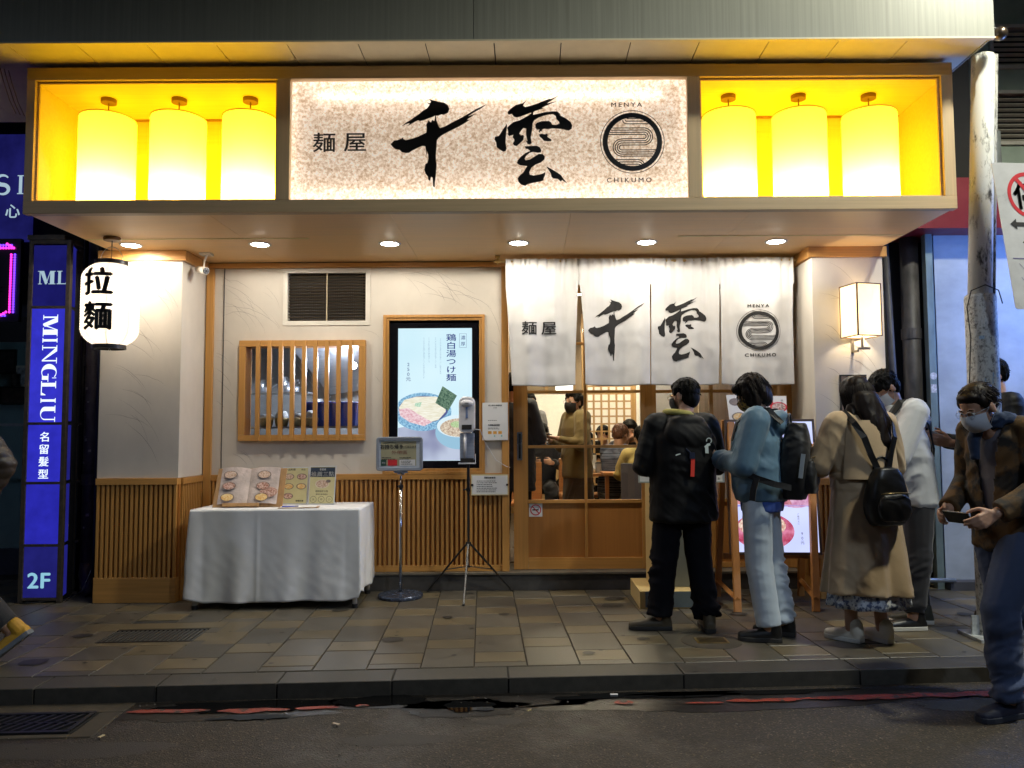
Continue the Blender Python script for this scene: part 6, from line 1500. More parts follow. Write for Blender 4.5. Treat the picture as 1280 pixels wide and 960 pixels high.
# neon arrow frame
Yn = .15
T = Thing('neon_sign', 'magenta and violet dotted led border sign at the left edge', 'sign', (PX(2, Yn, 350), Yn, pzz(395, Yn)))
mb = MB(); mb.box(-4.7, PX(24, Yn, 350), Yn + .01, Yn + .05, pzz(402, Yn), pzz(298, Yn)); T.add('backboard', mb, mat('neon_board', (.012, .008, .03), .3))
def leds(nm, pts, m, r_=.011):
    mb = MB()
    for p in pts: mb.ell((*[p[0]], Yn - .0, p[1]), (r_, r_ * .8, r_), n=6, m=4)
    T.add(nm, mb, m, kind='stuff')
M_mag = emit('led_magenta', (1.0, .03, .55), 3.2); M_vio = emit('led_violet', (.16, .04, 1.0), 3.0)
c1, c2 = PX(13, Yn, 350), PX(17, Yn, 350)
zt_, zb5 = pzz(310, Yn), pzz(390, Yn)
leds('led_row', [(c1, zb5 + i * (zt_ - zb5 - .06) / 22) for i in range(23)], M_mag); leds('led_row', [(c2 + .004, zb5 + i * (zt_ - zb5 - .06) / 22) for i in range(23)], M_vio)
leds('led_row', [(c1 - i * .024, zt_) for i in range(12)], M_mag); leds('led_row', [(c1 - i * .024, zt_ + .024) for i in range(12)], M_vio); leds('led_row', [(c1 + .02 - i * .02, zt_ + .0 + .012 * i) for i in range(4)], M_mag); leds('led_row', [(c1 - .04 - i * .024, zb5 - .03) for i in range(10)], M_vio); leds('led_row', [(c1 - .03 - i * .02, zb5 - .0 - .012 * i) for i in range(4)], M_mag)
# loose cables at the upper left
T = Thing('hanging_cables', 'thin pale cables hanging beside the left end of the sign box', 'cable', (PX(15, -1.5, 120), -1.5, 3.3))
for i in range(3):
    pts = [P(x + i * 3, y, -1.5) for x, y in ((-4, 70), (4, 100), (12, 125), (20, 142))]; mb = MB(); mb.tube([(a, -1.5 + .02 * i, b) for a, b in pts], .0035, 5); T.add('cable', mb, mat('cable_tan', (.35, .26, .12), .6))
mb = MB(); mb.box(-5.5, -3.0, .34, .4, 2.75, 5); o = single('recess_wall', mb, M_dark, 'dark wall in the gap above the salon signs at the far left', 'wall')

# ================================================================= right side
M_rpipe = mat('rusty_pipe', (.055, .05, .05), .55, .6, (10, 10, 5), bump=.4)
pipe('drain_pipe', 'thick dark cast pipe right of the right pillar', 1146, .1, .075, M_rpipe, 0, 3.3, collars=(.7, 2.1)); pipe('drain_pipe', 'thin leaning dark pipe beside the right pillar', 1129, .0, .028, M_rpipe, .1, 3.3, lean=-.10)
pipe('thin_pipe', 'thin conduit low down behind the woman in the trench coat', 1153, -.1, .012, mat('galv', (.28, .33, .40), .4, metal=.5), .15, 1.05); pipe('thin_pipe', 'second thin galvanised conduit behind the couple', 1160, -.1, .010, MATS['galv'], .15, .95)
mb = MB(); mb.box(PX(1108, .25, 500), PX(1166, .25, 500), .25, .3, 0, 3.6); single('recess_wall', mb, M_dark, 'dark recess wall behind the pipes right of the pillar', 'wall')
mb = MB(); x = PX(1168, -.05, 500); mb.box(x - .03, x + .03, -.05, .02, 0, 3.4)
T = Thing('steel_channel', 'upright green grey steel channel with round stickers by the blue wall', 'column', (x, -.05, 0)); T.add('channel', mb, mat('channel_green', (.20, .26, .26), .4, .3, (8, 8, 3), metal=.4), bevel=.003)
mb = MB(); zz_ = pzz(470, -.05, 1168); put_strips(mb, [[((.03 * math.cos(R(a)), .03 * math.sin(R(a))), (.0, .0)) for a in range(0, 361, 20)]], front(-.052), x, zz_); mb.flat([(x - .024, zz_ - .14), (x + .022, zz_ - .14), (x + .022, zz_ - .07), (x - .024, zz_ - .07)], front(-.052)); T.add('stickers', mb, mat('sticker_pale', (.5, .5, .55), .5, .5, (60, 60, 60)), kind='stuff')
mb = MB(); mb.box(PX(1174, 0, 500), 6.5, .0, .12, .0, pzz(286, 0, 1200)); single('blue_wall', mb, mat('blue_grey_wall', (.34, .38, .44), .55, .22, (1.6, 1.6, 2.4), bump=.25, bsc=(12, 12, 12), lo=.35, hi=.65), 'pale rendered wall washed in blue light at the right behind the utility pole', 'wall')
mb = MB(); mb.box(PX(1120, -.2, 250), 6.5, -.25, .3, pzz(285, -.25, 1190), pzz(222, -.25, 1190)); single('red_fascia', mb, mat('red_panel', (.17, .008, .011), .4, .15), 'dark red fascia panel at the right above the blue wall', 'fascia')
mb = MB(); mb.box(PX(1172, 0), 6.5, -.12, .0 - .001, 0, .07); single('wall_plinth', mb, mat('plinth_dark', (.06, .06, .07), .6), 'low dark plinth along the foot of the blue wall', 'plinth')
mb = MB(); mb.cyl((PX(1135, -.15, 730), -.14, .09), (PX(1195, -.15, 730), -.14, .09), .018, n=10); single('thin_pipe', mb, MATS['galv'], 'short level pipe along the ground behind the woman in the trench coat', 'pipe', smooth=True)
mb = MB(); mb.box(XBR - .01, 4.03, .32, .36, 2.4, 5.2); single('recess_wall', mb, M_dark, 'black sheet standing for the dark gap above the red fascia beside the utility pole', 'wall')  # near-black sheet, the shade of the gap put into its colour
# louvred building far upper right
Yq = 1.0
T = Thing('louvred_building', 'pale green building with two louvred openings at the upper right', 'building', (PX(1260, Yq, 120), Yq, 3))
XW = PX(1196, Yq, 120)
lou = [(PX(1236, Yq, 70), PX(1330, Yq, 70), pzz(87, Yq, 1250), pzz(32, Yq, 1250)), (PX(1238.5, Yq, 140), PX(1330, Yq, 140), pzz(182, Yq, 1250), pzz(114, Yq, 1250))]
mb = MB(); wall_holes(mb, XW, 7.5, 2.6, 7.2, Yq, Yq + .1, lou); T.add('wall', mb, mat('green_wall', (.40, .50, .42), .6, .1))
for (a, b, c, d) in lou:
    mb = MB(); frame4(mb, a, b, c, d, .035, Yq - .03, Yq + .06); w_ = T.add('louvre_window', mb, mat('louvre_frame', (.70, .68, .60), .5)); mb = MB(); mb.box(a, b, Yq + .09, Yq + .1, c, d); T.add('backing', mb, M_dark, parent=w_)
    n = int((d - c - .07) / .05)
    q = MB(); q.mats = [mat('louvre_blade_grey', (.55, .52, .44), .5, .2)]; q.box(0, b - a - .072, 0, .03, 0, .012, Matrix.Rotation(R(-30), 3, 'X')); me = q.mesh('louvre_blade')
    for i in range(n): link('louvre_blade', me, w_, Vector((a + .036, Yq + .0, c + .045 + i * (d - c - .08) / n)) - T.base)
x, z0 = P(1259, 205, .5); T = pipe('vent_pipe', 'short grey capped pipe end rising beside the louvres at the right', 1259, .3, .065, mat('pipe_grey2', (.22, .24, .24), .5, .3, (8, 8, 3)), pzz(260, .3, 1259), pzz(166, .3, 1259))
# utility pole
Ypo = -1.62; px_, _ = P(1243, 800, Ypo)
T = Thing('utility_pole', 'pale peeling steel utility pole with a thick lower sleeve at the right', 'pole', (px_, Ypo, 0))
M_pole = mat('pole_paint', (.42, .42, .38), .5, .2, (9, 9, 3), bump=.5, bsc=(30, 30, 10)); 
def worn(name, base, dirt, sc, lo, hi):
    m, nt, out = _mat(name); b = N(nt, 'ShaderNodeBsdfPrincipled', Roughness=.6)
    n = N(nt, 'ShaderNodeTexNoise', Scale=1.0, Detail=9, Roughness=.75); nt.links.new(coords(nt, sc), n.inputs['Vector']); nt.links.new(ramp(nt, n.outputs[0], [(lo, dirt), (hi, base)]), b.inputs['Base Color'])
    bp = N(nt, 'ShaderNodeBump', Strength=.5, Distance=.004); nt.links.new(n.outputs[0], bp.inputs['Height']); nt.links.new(bp.outputs[0], b.inputs['Normal']); nt.links.new(b.outputs[0], out.inputs[0]); return m
M_pole = worn('pole_paint2', (.66, .66, .62), (.05, .045, .04), (11, 11, 3.5), .36, .46); M_sleeve = worn('sleeve_paint', (.58, .58, .54), (.12, .11, .10), (45, 45, 30), .38, .52)
zt = pzz(369, Ypo, 1231); mb = MB(); mb.lathe([(.0, .02), (.094, .02), (.094, zt - .015), (.088, zt), (.0, zt)], (px_, Ypo, 0), 36, False); T.add('sleeve', mb, M_sleeve, smooth=False)
mb = MB(); mb.cyl((px_ + .0, Ypo, zt), (px_ + .085, Ypo, ZC - .014), .072, .070, n=28); T.add('shaft', mb, M_pole, smooth=True)
mb = MB(); mb.cyl((px_ + .072, Ypo - .02, zt), (px_ + .157, Ypo - .02, ZC - .014), .016, n=8); T.add('conduit', mb, worn('conduit_paint', (.35, .35, .33), (.03, .03, .03), (20, 20, 6), .42, .52), smooth=True)
mb = MB(); mb.box(px_ - .16, px_ + .16, Ypo - .14, Ypo + .14, 0.001, .02); 
for a in (0, 90, 180, 270): q = MB(); q.box(px_ + .09, px_ + .14, Ypo - .006, Ypo + .006, .02, .14); m_ = Matrix.Rotation(R(a), 3, 'Z'); mb.add([tuple(m_ @ (Vector(v) - Vector((px_, Ypo, 0))) + Vector((px_, Ypo, 0))) for v in q.v], q.f)
T.add('base_plate', mb, mat('base_paint', (.40, .42, .42), .5, .4, (20, 20, 20)))
mb = MB(); mb.tube([(px_ - .095, Ypo - .03, 1.45), (px_ - .12, Ypo - .05, 1.6), (px_ - .105, Ypo - .06, 1.9), (px_ - .115, Ypo - .05, 2.1), (px_ - .09, Ypo - .06, zt + .02), (px_ - .02, Ypo - .10, zt + .05), (px_ + .08, Ypo - .07, zt + .02), (px_ + .12, Ypo - .04, zt - .06)], .004, 6); mb.ell((px_ - .1, Ypo - .05, 1.46), (.012, .01, .03), n=8, m=6); T.add('cable', mb, M_black)
mb = MB()
for i, (z, a, w) in enumerate(((1.62, 260, .05), (1.66, 285, .04), (1.57, 250, .03), (1.25, 265, .04), (1.9, 240, .03))):
    for s in range(1): mb.add([(px_ + .0955 * math.cos(R(a) + u * w / .094), Ypo + .0955 * math.sin(R(a) + u * w / .094), z + v * w) for u, v in ((-.5, -.4), (.5, -.35), (.5, .4), (-.5, .35))], [(0, 1, 2, 3)])
T.add('sticker_scraps', mb, mat('sticker_blue', (.30, .42, .55), .6, .5, (60, 60, 60)), kind='stuff')
# no parking sign
Yns = -1.95; tilt = R(7.0)
o = P(1239, 203, Yns); kk = (Yns - CAM_Y) / 1000
wS, hS = 95 * kk, 190 * kk
T = Thing('no_parking_sign', 'tilted white no parking tow away sign cut off by the right edge', 'sign', (o[0] + wS / 2, Yns, 0))
fn0 = plane_fn((o[0], Yns, o[1]), (.998, 0, -.03), (-math.sin(tilt) , 0, math.cos(tilt)), (0, -1, 0))
SG = lambda u, v, d=0: fn0(u * kk, -v * kk, d)
def SGn(u, v, d=0): return fn0(u, v, d)
mb = MB(); mb.prism([(a, b) for a, b in rrect(0, wS, -hS, 0, .018)], SGn, -.004); pl_ = T.add('board', mb, mat('sign_enamel', (.62, .62, .62), .3, .15, (6, 6, 6)))
mb = MB(); put_strips(mb, [[((27 * kk * math.cos(R(a)), 30 * kk * math.sin(R(a))), (22.5 * kk * math.cos(R(a)), 25 * kk * math.sin(R(a)))) for a in range(0, 361, 8)]], lambda u, v, d=0: SGn(u, v, .0015), 41 * kk, -42 * kk)
mb.flat([(24 * kk, -20 * kk), (28 * kk, -17 * kk), (60 * kk, -62 * kk), (56 * kk, -65 * kk)], lambda u, v, d=0: SGn(u, v, .0022)); T.add('red_ring', mb, M_redp, parent=pl_)
mb = MB(); L1 = lambda u, v, d=0: SGn(u, v, .0018)
put_text(mb, '停', L1, 40 * kk, -42 * kk, .19, bold=.03)
mb.flat([(11 * kk, -80 * kk), (19 * kk, -73 * kk), (19 * kk, -77.5 * kk), (88 * kk, -77.5 * kk), (88 * kk, -83 * kk), (19 * kk, -83 * kk), (19 * kk, -87 * kk)], L1)
put_text(mb, '人行道', L1, 46 * kk, -98 * kk, .072, spacing=1.2); put_text(mb, 'SIDEWALK', L1, 55 * kk, -116 * kk, .062, bold=.02); put_text(mb, 'TOW AWAY', L1, 52 * kk, -171 * kk, .055, bold=.02)
mb.flat([(18 * kk, -182 * kk), (80 * kk, -182 * kk), (80 * kk, -183 * kk), (18 * kk, -183 * kk)], L1); T.add('lettering', mb, M_pr, parent=pl_)
mb = MB(); mb.flat([(7 * kk, -124 * kk), (90 * kk, -124 * kk), (90 * kk, -125 * kk), (7 * kk, -125 * kk)], L1)
pts = [(14 + 5 * i, -131 - 5 * (i % 2) - (i * 7 % 5)) for i in range(13)]; put_strips(mb, [ribbon([(a * kk, b * kk) for a, b in pts], [.0015] * 13), ribbon([(a * kk, (b - 18) * kk) for a, b in pts], [.0015] * 13)], L1, 0, 0); T.add('scribbles', mb, mat('marker_violet', (.16, .14, .3), .5), parent=pl_, kind='stuff')
mb = MB(); mb.add([], []); a = fn0(wS * .48, -hS, -.03); b = (o[0] + .68, Yns + .04); mb.cyl(fn0(wS * .45, -.05, -.04), (b[0], b[1], .0), .024, n=16); T.add('post', mb, mat('post_green', (.10, .12, .10), .5, .3), smooth=True)
# kerb side cabinet corner glimpsed behind the walker
# ================================================================= street side: added lamps that give the fill, and the facing houses
M_house = mat('opposite_render', (.16, .16, .17), .8, .2)
for i, (x, y, w, hgt) in enumerate(((-13, -15, 9, 11), (-3.5, -15.4, 9, 13), (6, -15, 9, 9), (15.5, -15.3, 9, 12))):
    T = Thing('opposite_house', ['far left', 'near left', 'near right', 'far right'][i] + ' dark house across the street behind the photographer', 'building', (x, y - 4, 0), 'houses across the street')
    mb = MB(); mb.box(x - w / 2, x + w / 2, y - 8, y, 0, hgt); T.add('wall', mb, M_house)
    for r_ in range(3):
        for c in range(3):
            mb = MB(); a, b = x - w / 2 + 1 + c * 2.7, 3.6 + r_ * 2.6; mb.box(a, a + 1.5, y - .001, y + .04, b, b + 1.5); T.add('window', mb, mat('night_window', (.02, .03, .04), .1))
def added_street_lamp(x, y, h, e, col, label, aim):  # added lamp out of view, placed to light the shop front
    T = Thing('added_street_lamp', label, 'street lamp', (x, y, 0)); mb = MB(); mb.cyl((x, y, 0), (x, y, h), .09, .06, n=14); T.add('pole', mb, M_pipe)
    d = Vector(aim); d.normalize(); p = Vector((x, y, h)) + d * 1.1
    mb = MB(); mb.tube([(x, y, h - .1), Vector((x, y, h + .15)) + d * .4, p + Vector((0, 0, .12))], .035, 8); T.add('arm', mb, M_pipe)
    mb = MB(); mb.box(p.x - .16, p.x + .16, p.y - .30, p.y + .30, p.z + .02, p.z + .1); T.add('head', mb, M_pipe, bevel=.02)
    mb = MB(); mb.box(p.x - .13, p.x + .13, p.y - .26, p.y + .26, p.z + .0, p.z + .015); T.add('led_panel', mb, emit('added_lamp_led', (.75, .9, 1), 30))
    T.light('lamp', 'SPOT', p + Vector((0, 0, -.03)), e, col, spot_size=R(165), spot_blend=.4, shadow_soft_size=.18)
added_street_lamp(3.4, -9.2, 5.6, 620, (.62, .77, 1.0), 'added unseen street lamp for the cool fill, across the road to the right', (.2, 1, 0))
added_street_lamp(3.9, -4.4, 5.6, 980, (1.0, .97, .78), 'added unseen street lamp lighting the canopy from beyond the right end of the shop', (0, 1, 0))  # added to brighten the right part of the canopy
added_street_lamp(-7.5, -9.6, 5.6, 280, (.50, .64, 1.0), 'added unseen street lamp for the cool fill, across the road to the left', (0, 1, 0))
# added light box out of view that throws blue on the right wall
T = Thing('added_light_box', 'added unseen blue light box beyond the right edge, tinting the wall there', 'sign', (4.9, -1.0, 2.2))
mb = MB(); mb.box(4.85, 4.95, -1.5, -.5, 2.0, 2.9); T.add('lit_faces', mb, emit('added_box_glow', (.16, .34, 1.0), 18)); mb = MB(); mb.box(4.84, 4.96, -1.51, -.49, 2.901, 2.93); mb.box(4.84, 4.96, -1.51, -.49, 1.97, 1.999); mb.box(4.88, 4.92, -.49, .0, 2.4, 2.46); T.add('frame', mb, M_black)
# ================================================================= people
def remeshed(mb, voxel, smooth=3, disp=None, fac=.5):
    """weld overlapping closed shapes into ONE continuous skin"""
    me = mb.mesh('t'); o = bpy.data.objects.new('t', me); COL.objects.link(o)
    md = o.modifiers.new('r', 'REMESH'); md.mode = 'VOXEL'; md.voxel_size = voxel; md.adaptivity = 0
    if smooth: sm = o.modifiers.new('s', 'SMOOTH'); sm.factor = fac; sm.iterations = smooth
    dg = bpy.context.evaluated_depsgraph_get(); m2 = bpy.data.meshes.new_from_object(o.evaluated_get(dg))
    bpy.data.objects.remove(o); bpy.data.meshes.remove(me)
    if disp:
        n = len(m2.vertices); co = np.empty(n * 3); m2.vertices.foreach_get('co', co); co = co.reshape(-1, 3)
        nr = np.empty(n * 3); m2.vertex_normals.foreach_get('vector', nr); nr = nr.reshape(-1, 3)
        d = np.array([disp(c) for c in co]); co = co + nr * d[:, None]; m2.vertices.foreach_set('co', co.ravel())
    m2.materials.clear(); m2.polygons.foreach_set('use_smooth', [True] * len(m2.polygons)); m2.update()
    return m2
def wrinkle(amp=.006, f=(7, 7, 13), seed=0, zones=()):
    def fn(c):
        x, y, z = c
        k = amp * (.45 + sum(w * math.exp(-((z - zc) / s) ** 2) for zc, s, w in zones))
        a = noise.noise(Vector((x * f[0] + seed + z * 3, y * f[1], z * f[2] + x * 5 + y * 3)))
        b = 1 - 3 * math.sqrt(abs(noise.noise(Vector((x * f[0] * 1.7 + z * 7, y * f[1] * 1.7 + seed, z * f[2] * 1.6 + x * 11)))))
        m = noise.noise(Vector((x * 4.5, y * 4.5 + seed, z * 3.5 + 9))); m = min(1, max(.1, .45 + 1.5 * m))
        return 1.35 * k * m * ((1 - 2.4 * abs(a)) + .28 * b)
    return fn
V3 = Vector
def seg_tube(mb, pts, rs, n=14):
    for i in range(len(pts) - 1): mb.cap(pts[i], pts[i + 1], rs[i], rs[i + 1], n)
def hand(mb, wr, u, nrm, side=1, curl=.5, s=1.0, spread=.0, grip=None):
    """palm, four fingers of unequal length with knuckle bends, and a thumb leaving the side of the palm"""
    wr, u = V3(wr), V3(u).normalized(); nrm = (V3(nrm) - u * V3(nrm).dot(u)).normalized(); w = u.cross(nrm) * side   # w points to the thumb side
    offs = (.030, .010, -.010, -.028); kn = (.090, .094, .089, .080); ln = (.070, .078, .073, .057)
    for i in range(4):
        k = wr + u * kn[i] * s + w * offs[i] * s
        mb.cap(wr + u * .012 * s + w * offs[i] * .55 * s, k, .0145 * s, .0115 * s, 10)
        d = (u + w * (offs[i] * spread * 6)).normalized(); p = k; a = curl * (.8 + .12 * i)
        for fr, r0, r1 in ((.46, .0098, .0088), (.30, .0088, .008), (.24, .008, .0068)):
            d = rot_to(d, nrm, a * .7)
            q = p + d * ln[i] * fr * s; mb.cap(p, q, r0 * s, r1 * s, 8); p = q
    b = wr + u * .028 * s + w * .026 * s; t1 = b + (u * .6 + w * .65 + nrm * .35).normalized() * .042 * s; t2 = t1 + (u * .85 + w * .15 + nrm * .45).normalized() * .032 * s; t3 = t2 + (u * .9 - w * .05 + nrm * .4).normalized() * .024 * s
    mb.cap(b, t1, .0155 * s, .0115 * s, 8); mb.cap(t1, t2, .0112 * s, .0098 * s, 8); mb.cap(t2, t3, .0098 * s, .008 * s, 8)
def rot_to(d, n, a):
    ax = d.cross(n)
    if ax.length < 1e-5: return d
    return Matrix.Rotation(a, 3, ax.normalized()) @ d
def pose(H=1.7, lean=0.0, **ov):
    s = H / 1.7
    J = dict(pelvis=(0, 0, .93), waist=(0, 0, 1.06), chest=(0, .0, 1.26), neck=(0, -.015, 1.44), head=(0, .015, 1.575))
    for k, sg in (('L', -1), ('R', 1)):
        J['sh' + k] = (sg * .170, -.01, 1.385); J['el' + k] = (sg * .235, -.03, 1.10); J['wr' + k] = (sg * .22, .08, .87)
        J['hp' + k] = (sg * .085, 0, .90); J['kn' + k] = (sg * .095, .015, .49); J['an' + k] = (sg * .10, -.02, .085)
    J = {k: V3(v) * s for k, v in J.items()}
    for k, v in ov.items():
        if not k.startswith('toe'): J[k] = V3(v)
    if lean:
        for k, v in J.items():
            if v.z > .93 * s and k not in ov: v.y += lean * (v.z - .93 * s)
    J['s'] = s; J['toeL'] = ov.get('toeL', 0.0); J['toeR'] = ov.get('toeR', 0.0)
    return J
def head_frame(J, yaw, pitch, roll=0):
    return Matrix.Rotation(yaw, 3, 'Z') @ Matrix.Rotation(-pitch, 3, 'X') @ Matrix.Rotation(roll, 3, 'Y')
def lt(mb, rings, n=28):
    """closed loft of level elliptic rings (z, cx, cy, rx, ry)"""
    out = []
    for z, cx, cy, rx, ry, *e in rings:
        p = e[0] if e else 2.3; r = []
        for k in range(n):
            a = 2 * math.pi * k / n; c, s = math.cos(a), math.sin(a)
            r.append((cx + rx * math.copysign(abs(c) ** (2 / p), c), cy + ry * math.copysign(abs(s) ** (2 / p), s), z))
        out.append(r)
    return mb.ring(out)
def add_head(mb, J, F, s=1.0):
    c = J['head']; g = lambda x, y, z: c + F @ V3((x, y, z)) * s
    mb.ell(g(0, -.012, .030), (.074 * s, .092 * s, .086 * s), F, 20, 14)          # cranium
    mb.ell(g(0, .022, -.030), (.060 * s, .066 * s, .080 * s), F, 18, 12)          # face
    mb.ell(g(0, .050, -.088), (.030 * s, .028 * s, .024 * s), F, 12, 8)           # chin
    mb.ell(g(0, .02, -.075), (.050 * s, .052 * s, .038 * s), F, 14, 8)            # jaw
    mb.cap(g(0, .088, .002), g(0, .104, -.028), .009 * s, .013 * s, 8)            # nose
    for sg in (-1, 1):
        mb.ell(g(sg * .026, .078, .014), (.020 * s, .012 * s, .008 * s), F, 10, 6)     # brow
        mb.ell(g(sg * .040, .062, -.022), (.020 * s, .018 * s, .018 * s), F, 10, 6)    # cheek
        mb.ell(g(sg * .077, -.008, -.008), (.009 * s, .020 * s, .032 * s), F @ Matrix.Rotation(R(-12), 3, 'X'), 10, 8)   # ear
    mb.cap(g(-.016, .082, -.058), g(.016, .082, -.058), .0075 * s, .0075 * s, 8)       # lips
    return g
SK = mat('skin_warm', (.46, .26, .17), .5, .08, (14, 14, 14), bump=.2, bsc=(150, 150, 150)); SK.node_tree.nodes['Principled BSDF'].inputs['Subsurface Weight'].default_value = .12; SK.node_tree.nodes['Principled BSDF'].inputs['Subsurface Radius'].default_value = (.01, .004, .002)
M_hair = mat('hair_black', (.0035, .003, .0026), .55, .3, (90, 90, 30), bump=.4, bsc=(260, 260, 60), spec=.14, bdist=.0015); M_hairb = mat('hair_brown', (.009, .005, .0035), .5, .3, (90, 90, 30), bump=.4, bsc=(260, 260, 60), spec=.18, bdist=.0015)
M_eye = mat('eye_white', (.6, .58, .55), .2, .02); M_iris = mat('iris', (.02, .01, .008), .1, .05); M_lip = mat('lip', (.35, .12, .10), .4, .05)
M_mask = mat('mask_white', (.62, .66, .72), .7, .03, bump=.2); M_maskb = mat('mask_black', (.012, .012, .014), .7, .05)
M_shoe = mat('shoe_black', (.012, .012, .012), .4, .2); M_sole = mat('sole_dark', (.03, .028, .026), .6); M_solew = mat('sole_white', (.62, .60, .54), .5, .06)
class Person:
    def __init__(s, label, x, y, z, heading, J, group=None):
        s.T = Thing('person', label, 'person', (x, y, z), group); s.M = Matrix.Rotation(heading, 3, 'Z'); s.J = J; s.b = V3((x, y, z))
    def part(s, name, mb, m, voxel=None, smooth=3, disp=None, label=None, shade_=True):
        if voxel: me = remeshed(mb, voxel, smooth, disp)
        else: me = mb.mesh(name, (0, 0, 0), shade_)
        me.name = name; me.transform(s.M.to_4x4()); me.materials.clear(); me.materials.append(m)
        o = link(name, me, s.T.o); 
        if label: o['label'] = label
        return o
    def w(s, p): return s.M @ V3(p) + s.b          # local to world
    def body(s, F, hands=None, voxel=.0065, legs=True, skin=None, sc=1.0):
        J = s.J; k = J['s']; mb = MB(); s.F = F
        g = add_head(mb, J, F, sc); s.g = g
        mb.cap(J['neck'] - V3((0, 0, .04)), J['head'] + F @ V3((0, -.012, -.06)), .058 * sc, .052 * sc, 16)
        lt(mb, [(J['pelvis'].z - .07, 0, J['pelvis'].y, .13 * k, .09 * k), (J['pelvis'].z, J['pelvis'].x, J['pelvis'].y, .15 * k, .10 * k), (J['waist'].z, J['waist'].x, J['waist'].y, .125 * k, .09 * k), (J['chest'].z, J['chest'].x, J['chest'].y, .145 * k, .10 * k), (J['shL'].z, J['chest'].x * .5, J['shL'].y, .14 * k, .075 * k), (J['neck'].z, J['neck'].x, J['neck'].y, .06 * k, .055 * k)])
        for q in 'LR':
            seg_tube(mb, [J['sh' + q], J['el' + q], J['wr' + q]], [.047 * k, .038 * k, .027 * k])
            if legs: seg_tube(mb, [J['hp' + q], J['kn' + q], J['an' + q]], [.082 * k, .052 * k, .038 * k])
            if legs: a = J['an' + q]; t = Matrix.Rotation(J['toe' + q], 3, 'Z') @ V3((0, .13 * k, -.055)); mb.cap(a, a + V3((0, 0, -.03)), .036, .032)
            h = (hands or {}).get(q)
            if h: hand(mb, J['wr' + q], h[0], h[1], h[2], h[3], k * .98)
            elif h is None: hand(mb, J['wr' + q], J['wr' + q] - J['el' + q], (1 if q == 'L' else -1, 0, 0), -1 if q == 'L' else 1, .4, k * .98)
        s.part('body', mb, skin or SK, voxel, 2)
    def eyes(s, lips=True):
        g, F = s.g, s.F
        for sg in (-1, 1):
            mb = MB(); mb.ell(g(sg * .029, .0765, .000), (.0125, .009, .0065), F, 12, 8); e = s.part('eye', mb, M_eye)
            mb = MB(); mb.ell(g(sg * .029, .0835, .000), (.0052, .003, .0052), F, 10, 6); o = s.part('iris', mb, M_iris); o.parent = e
            mb = MB(); mb.tube([g(sg * .014, .092, .020), g(sg * .03, .090, .025), g(sg * .044, .078, .020)], [.0022, .0032, .0018], 6); s.part('eyebrow', mb, M_hair)
        if lips: mb = MB(); mb.ell(g(0, .088, -.058), (.020, .006, .006), F, 12, 6); s.part('lips', mb, M_lip)
    def glasses(s, m=None):
        g, F = s.g, s.F; m = m or M_steel
        mb = MB()
        for sg in (-1, 1):
            mb.tube([g(sg * .031 + .022 * math.cos(a), .096, .000 + .018 * math.sin(a)) for a in np.linspace(0, 2 * math.pi, 18)], .0016, 5)
            mb.tube([g(sg * .053, .094, .006), g(sg * .072, .05, .008), g(sg * .079, -.01, .006)], .0014, 5)
        mb.tube([g(-.010, .098, .004), g(0, .102, .006), g(.010, .098, .004)], .0016, 5); s.part('glasses', mb, m)
    def mask(s, m):
        g, F = s.g, s.F; mb = MB(); rows = []
        for i in range(9):
            v = i / 8; z = -.010 - .092 * v; r = []
            for k in range(15):
                a = -1.25 + 2.5 * k / 14; rad = (.079 + .008 * math.sin(math.pi * v)); yy = .018 + (rad + .016 * math.exp(-(a / .45) ** 2) * (1 - v) + .008 * math.sin(v * math.pi)) * math.cos(a) - .022 * v * v
                r.append(tuple(g((.073 - .014 * v * v) * math.sin(a) * 1.02, yy, z + .006 * math.cos(a * 1.3) * (1 - 2 * v))))
            rows.append(r)
        rows2 = [[tuple(V3(p) + F @ V3((0, -.004, 0))) for p in r] for r in rows]
        mb.ring(rows, False, False, False); mb.ring(rows2, False, False, False); o = s.part('face_mask', mb, m)
        mb = MB()
        for sg in (-1, 1):
            mb.tube([g(sg * .062, .035, -.018), g(sg * .078, -.0, .012), g(sg * .083, -.024, .004), g(sg * .076, -.01, -.035), g(sg * .058, .028, -.085)], .0015, 5)
        q = s.part('ear_loop', mb, m); q.parent = o
    def shoe(s, q, m, sole, L=.27, kind='plain', lift=0.0):
        J = s.J; a = J['an' + q]; k = J['s']; T_ = Matrix.Rotation(J['toe' + q], 3, 'Z') @ Matrix.Rotation(-lift, 3, 'X'); ank = V3((a.x, a.y, a.z)); c = ank + T_ @ V3((0, 0, -.085))
        g = lambda x, y, z: c + T_ @ V3((x, y, z))
        prof = [(-.075, .030, .040), (-.05, .038, .055), (.0, .040, .060), (.05, .043, .056), (.10, .047, .048), (.145, .045, .040), (.18, .034, .032), (.192, .015, .024)]
        mb = MB(); rings = []
        for y, w, h in prof:
            y = y * L / .27; rings.append([tuple(g(w * math.copysign(abs(math.cos(t)) ** .7, math.cos(t)), y, .022 + (h) * (max(0, math.sin(t)) ** .8) + (.0 if math.sin(t) > 0 else .0))) for t in np.linspace(0, 2 * math.pi, 17)[:-1]])
        mb.ring(rings); mb.cap(g(0, -.035, .06), g(0, -.03, .105), .043, .042); o = s.part('shoe', mb, m, .006, 3)
        mb = MB(); out = [(w + .003, y * L / .27) for y, w, h in prof]; poly = [(x, y) for x, y in out] + [(-x, y) for x, y in out[::-1]]
        def sf(u, v, d): return tuple(g(u, v, .001 + d))
        mb.prism(poly, sf, .027); z = s.part('sole', mb, sole, shade_=False); z.parent = o; bev(z, .004)
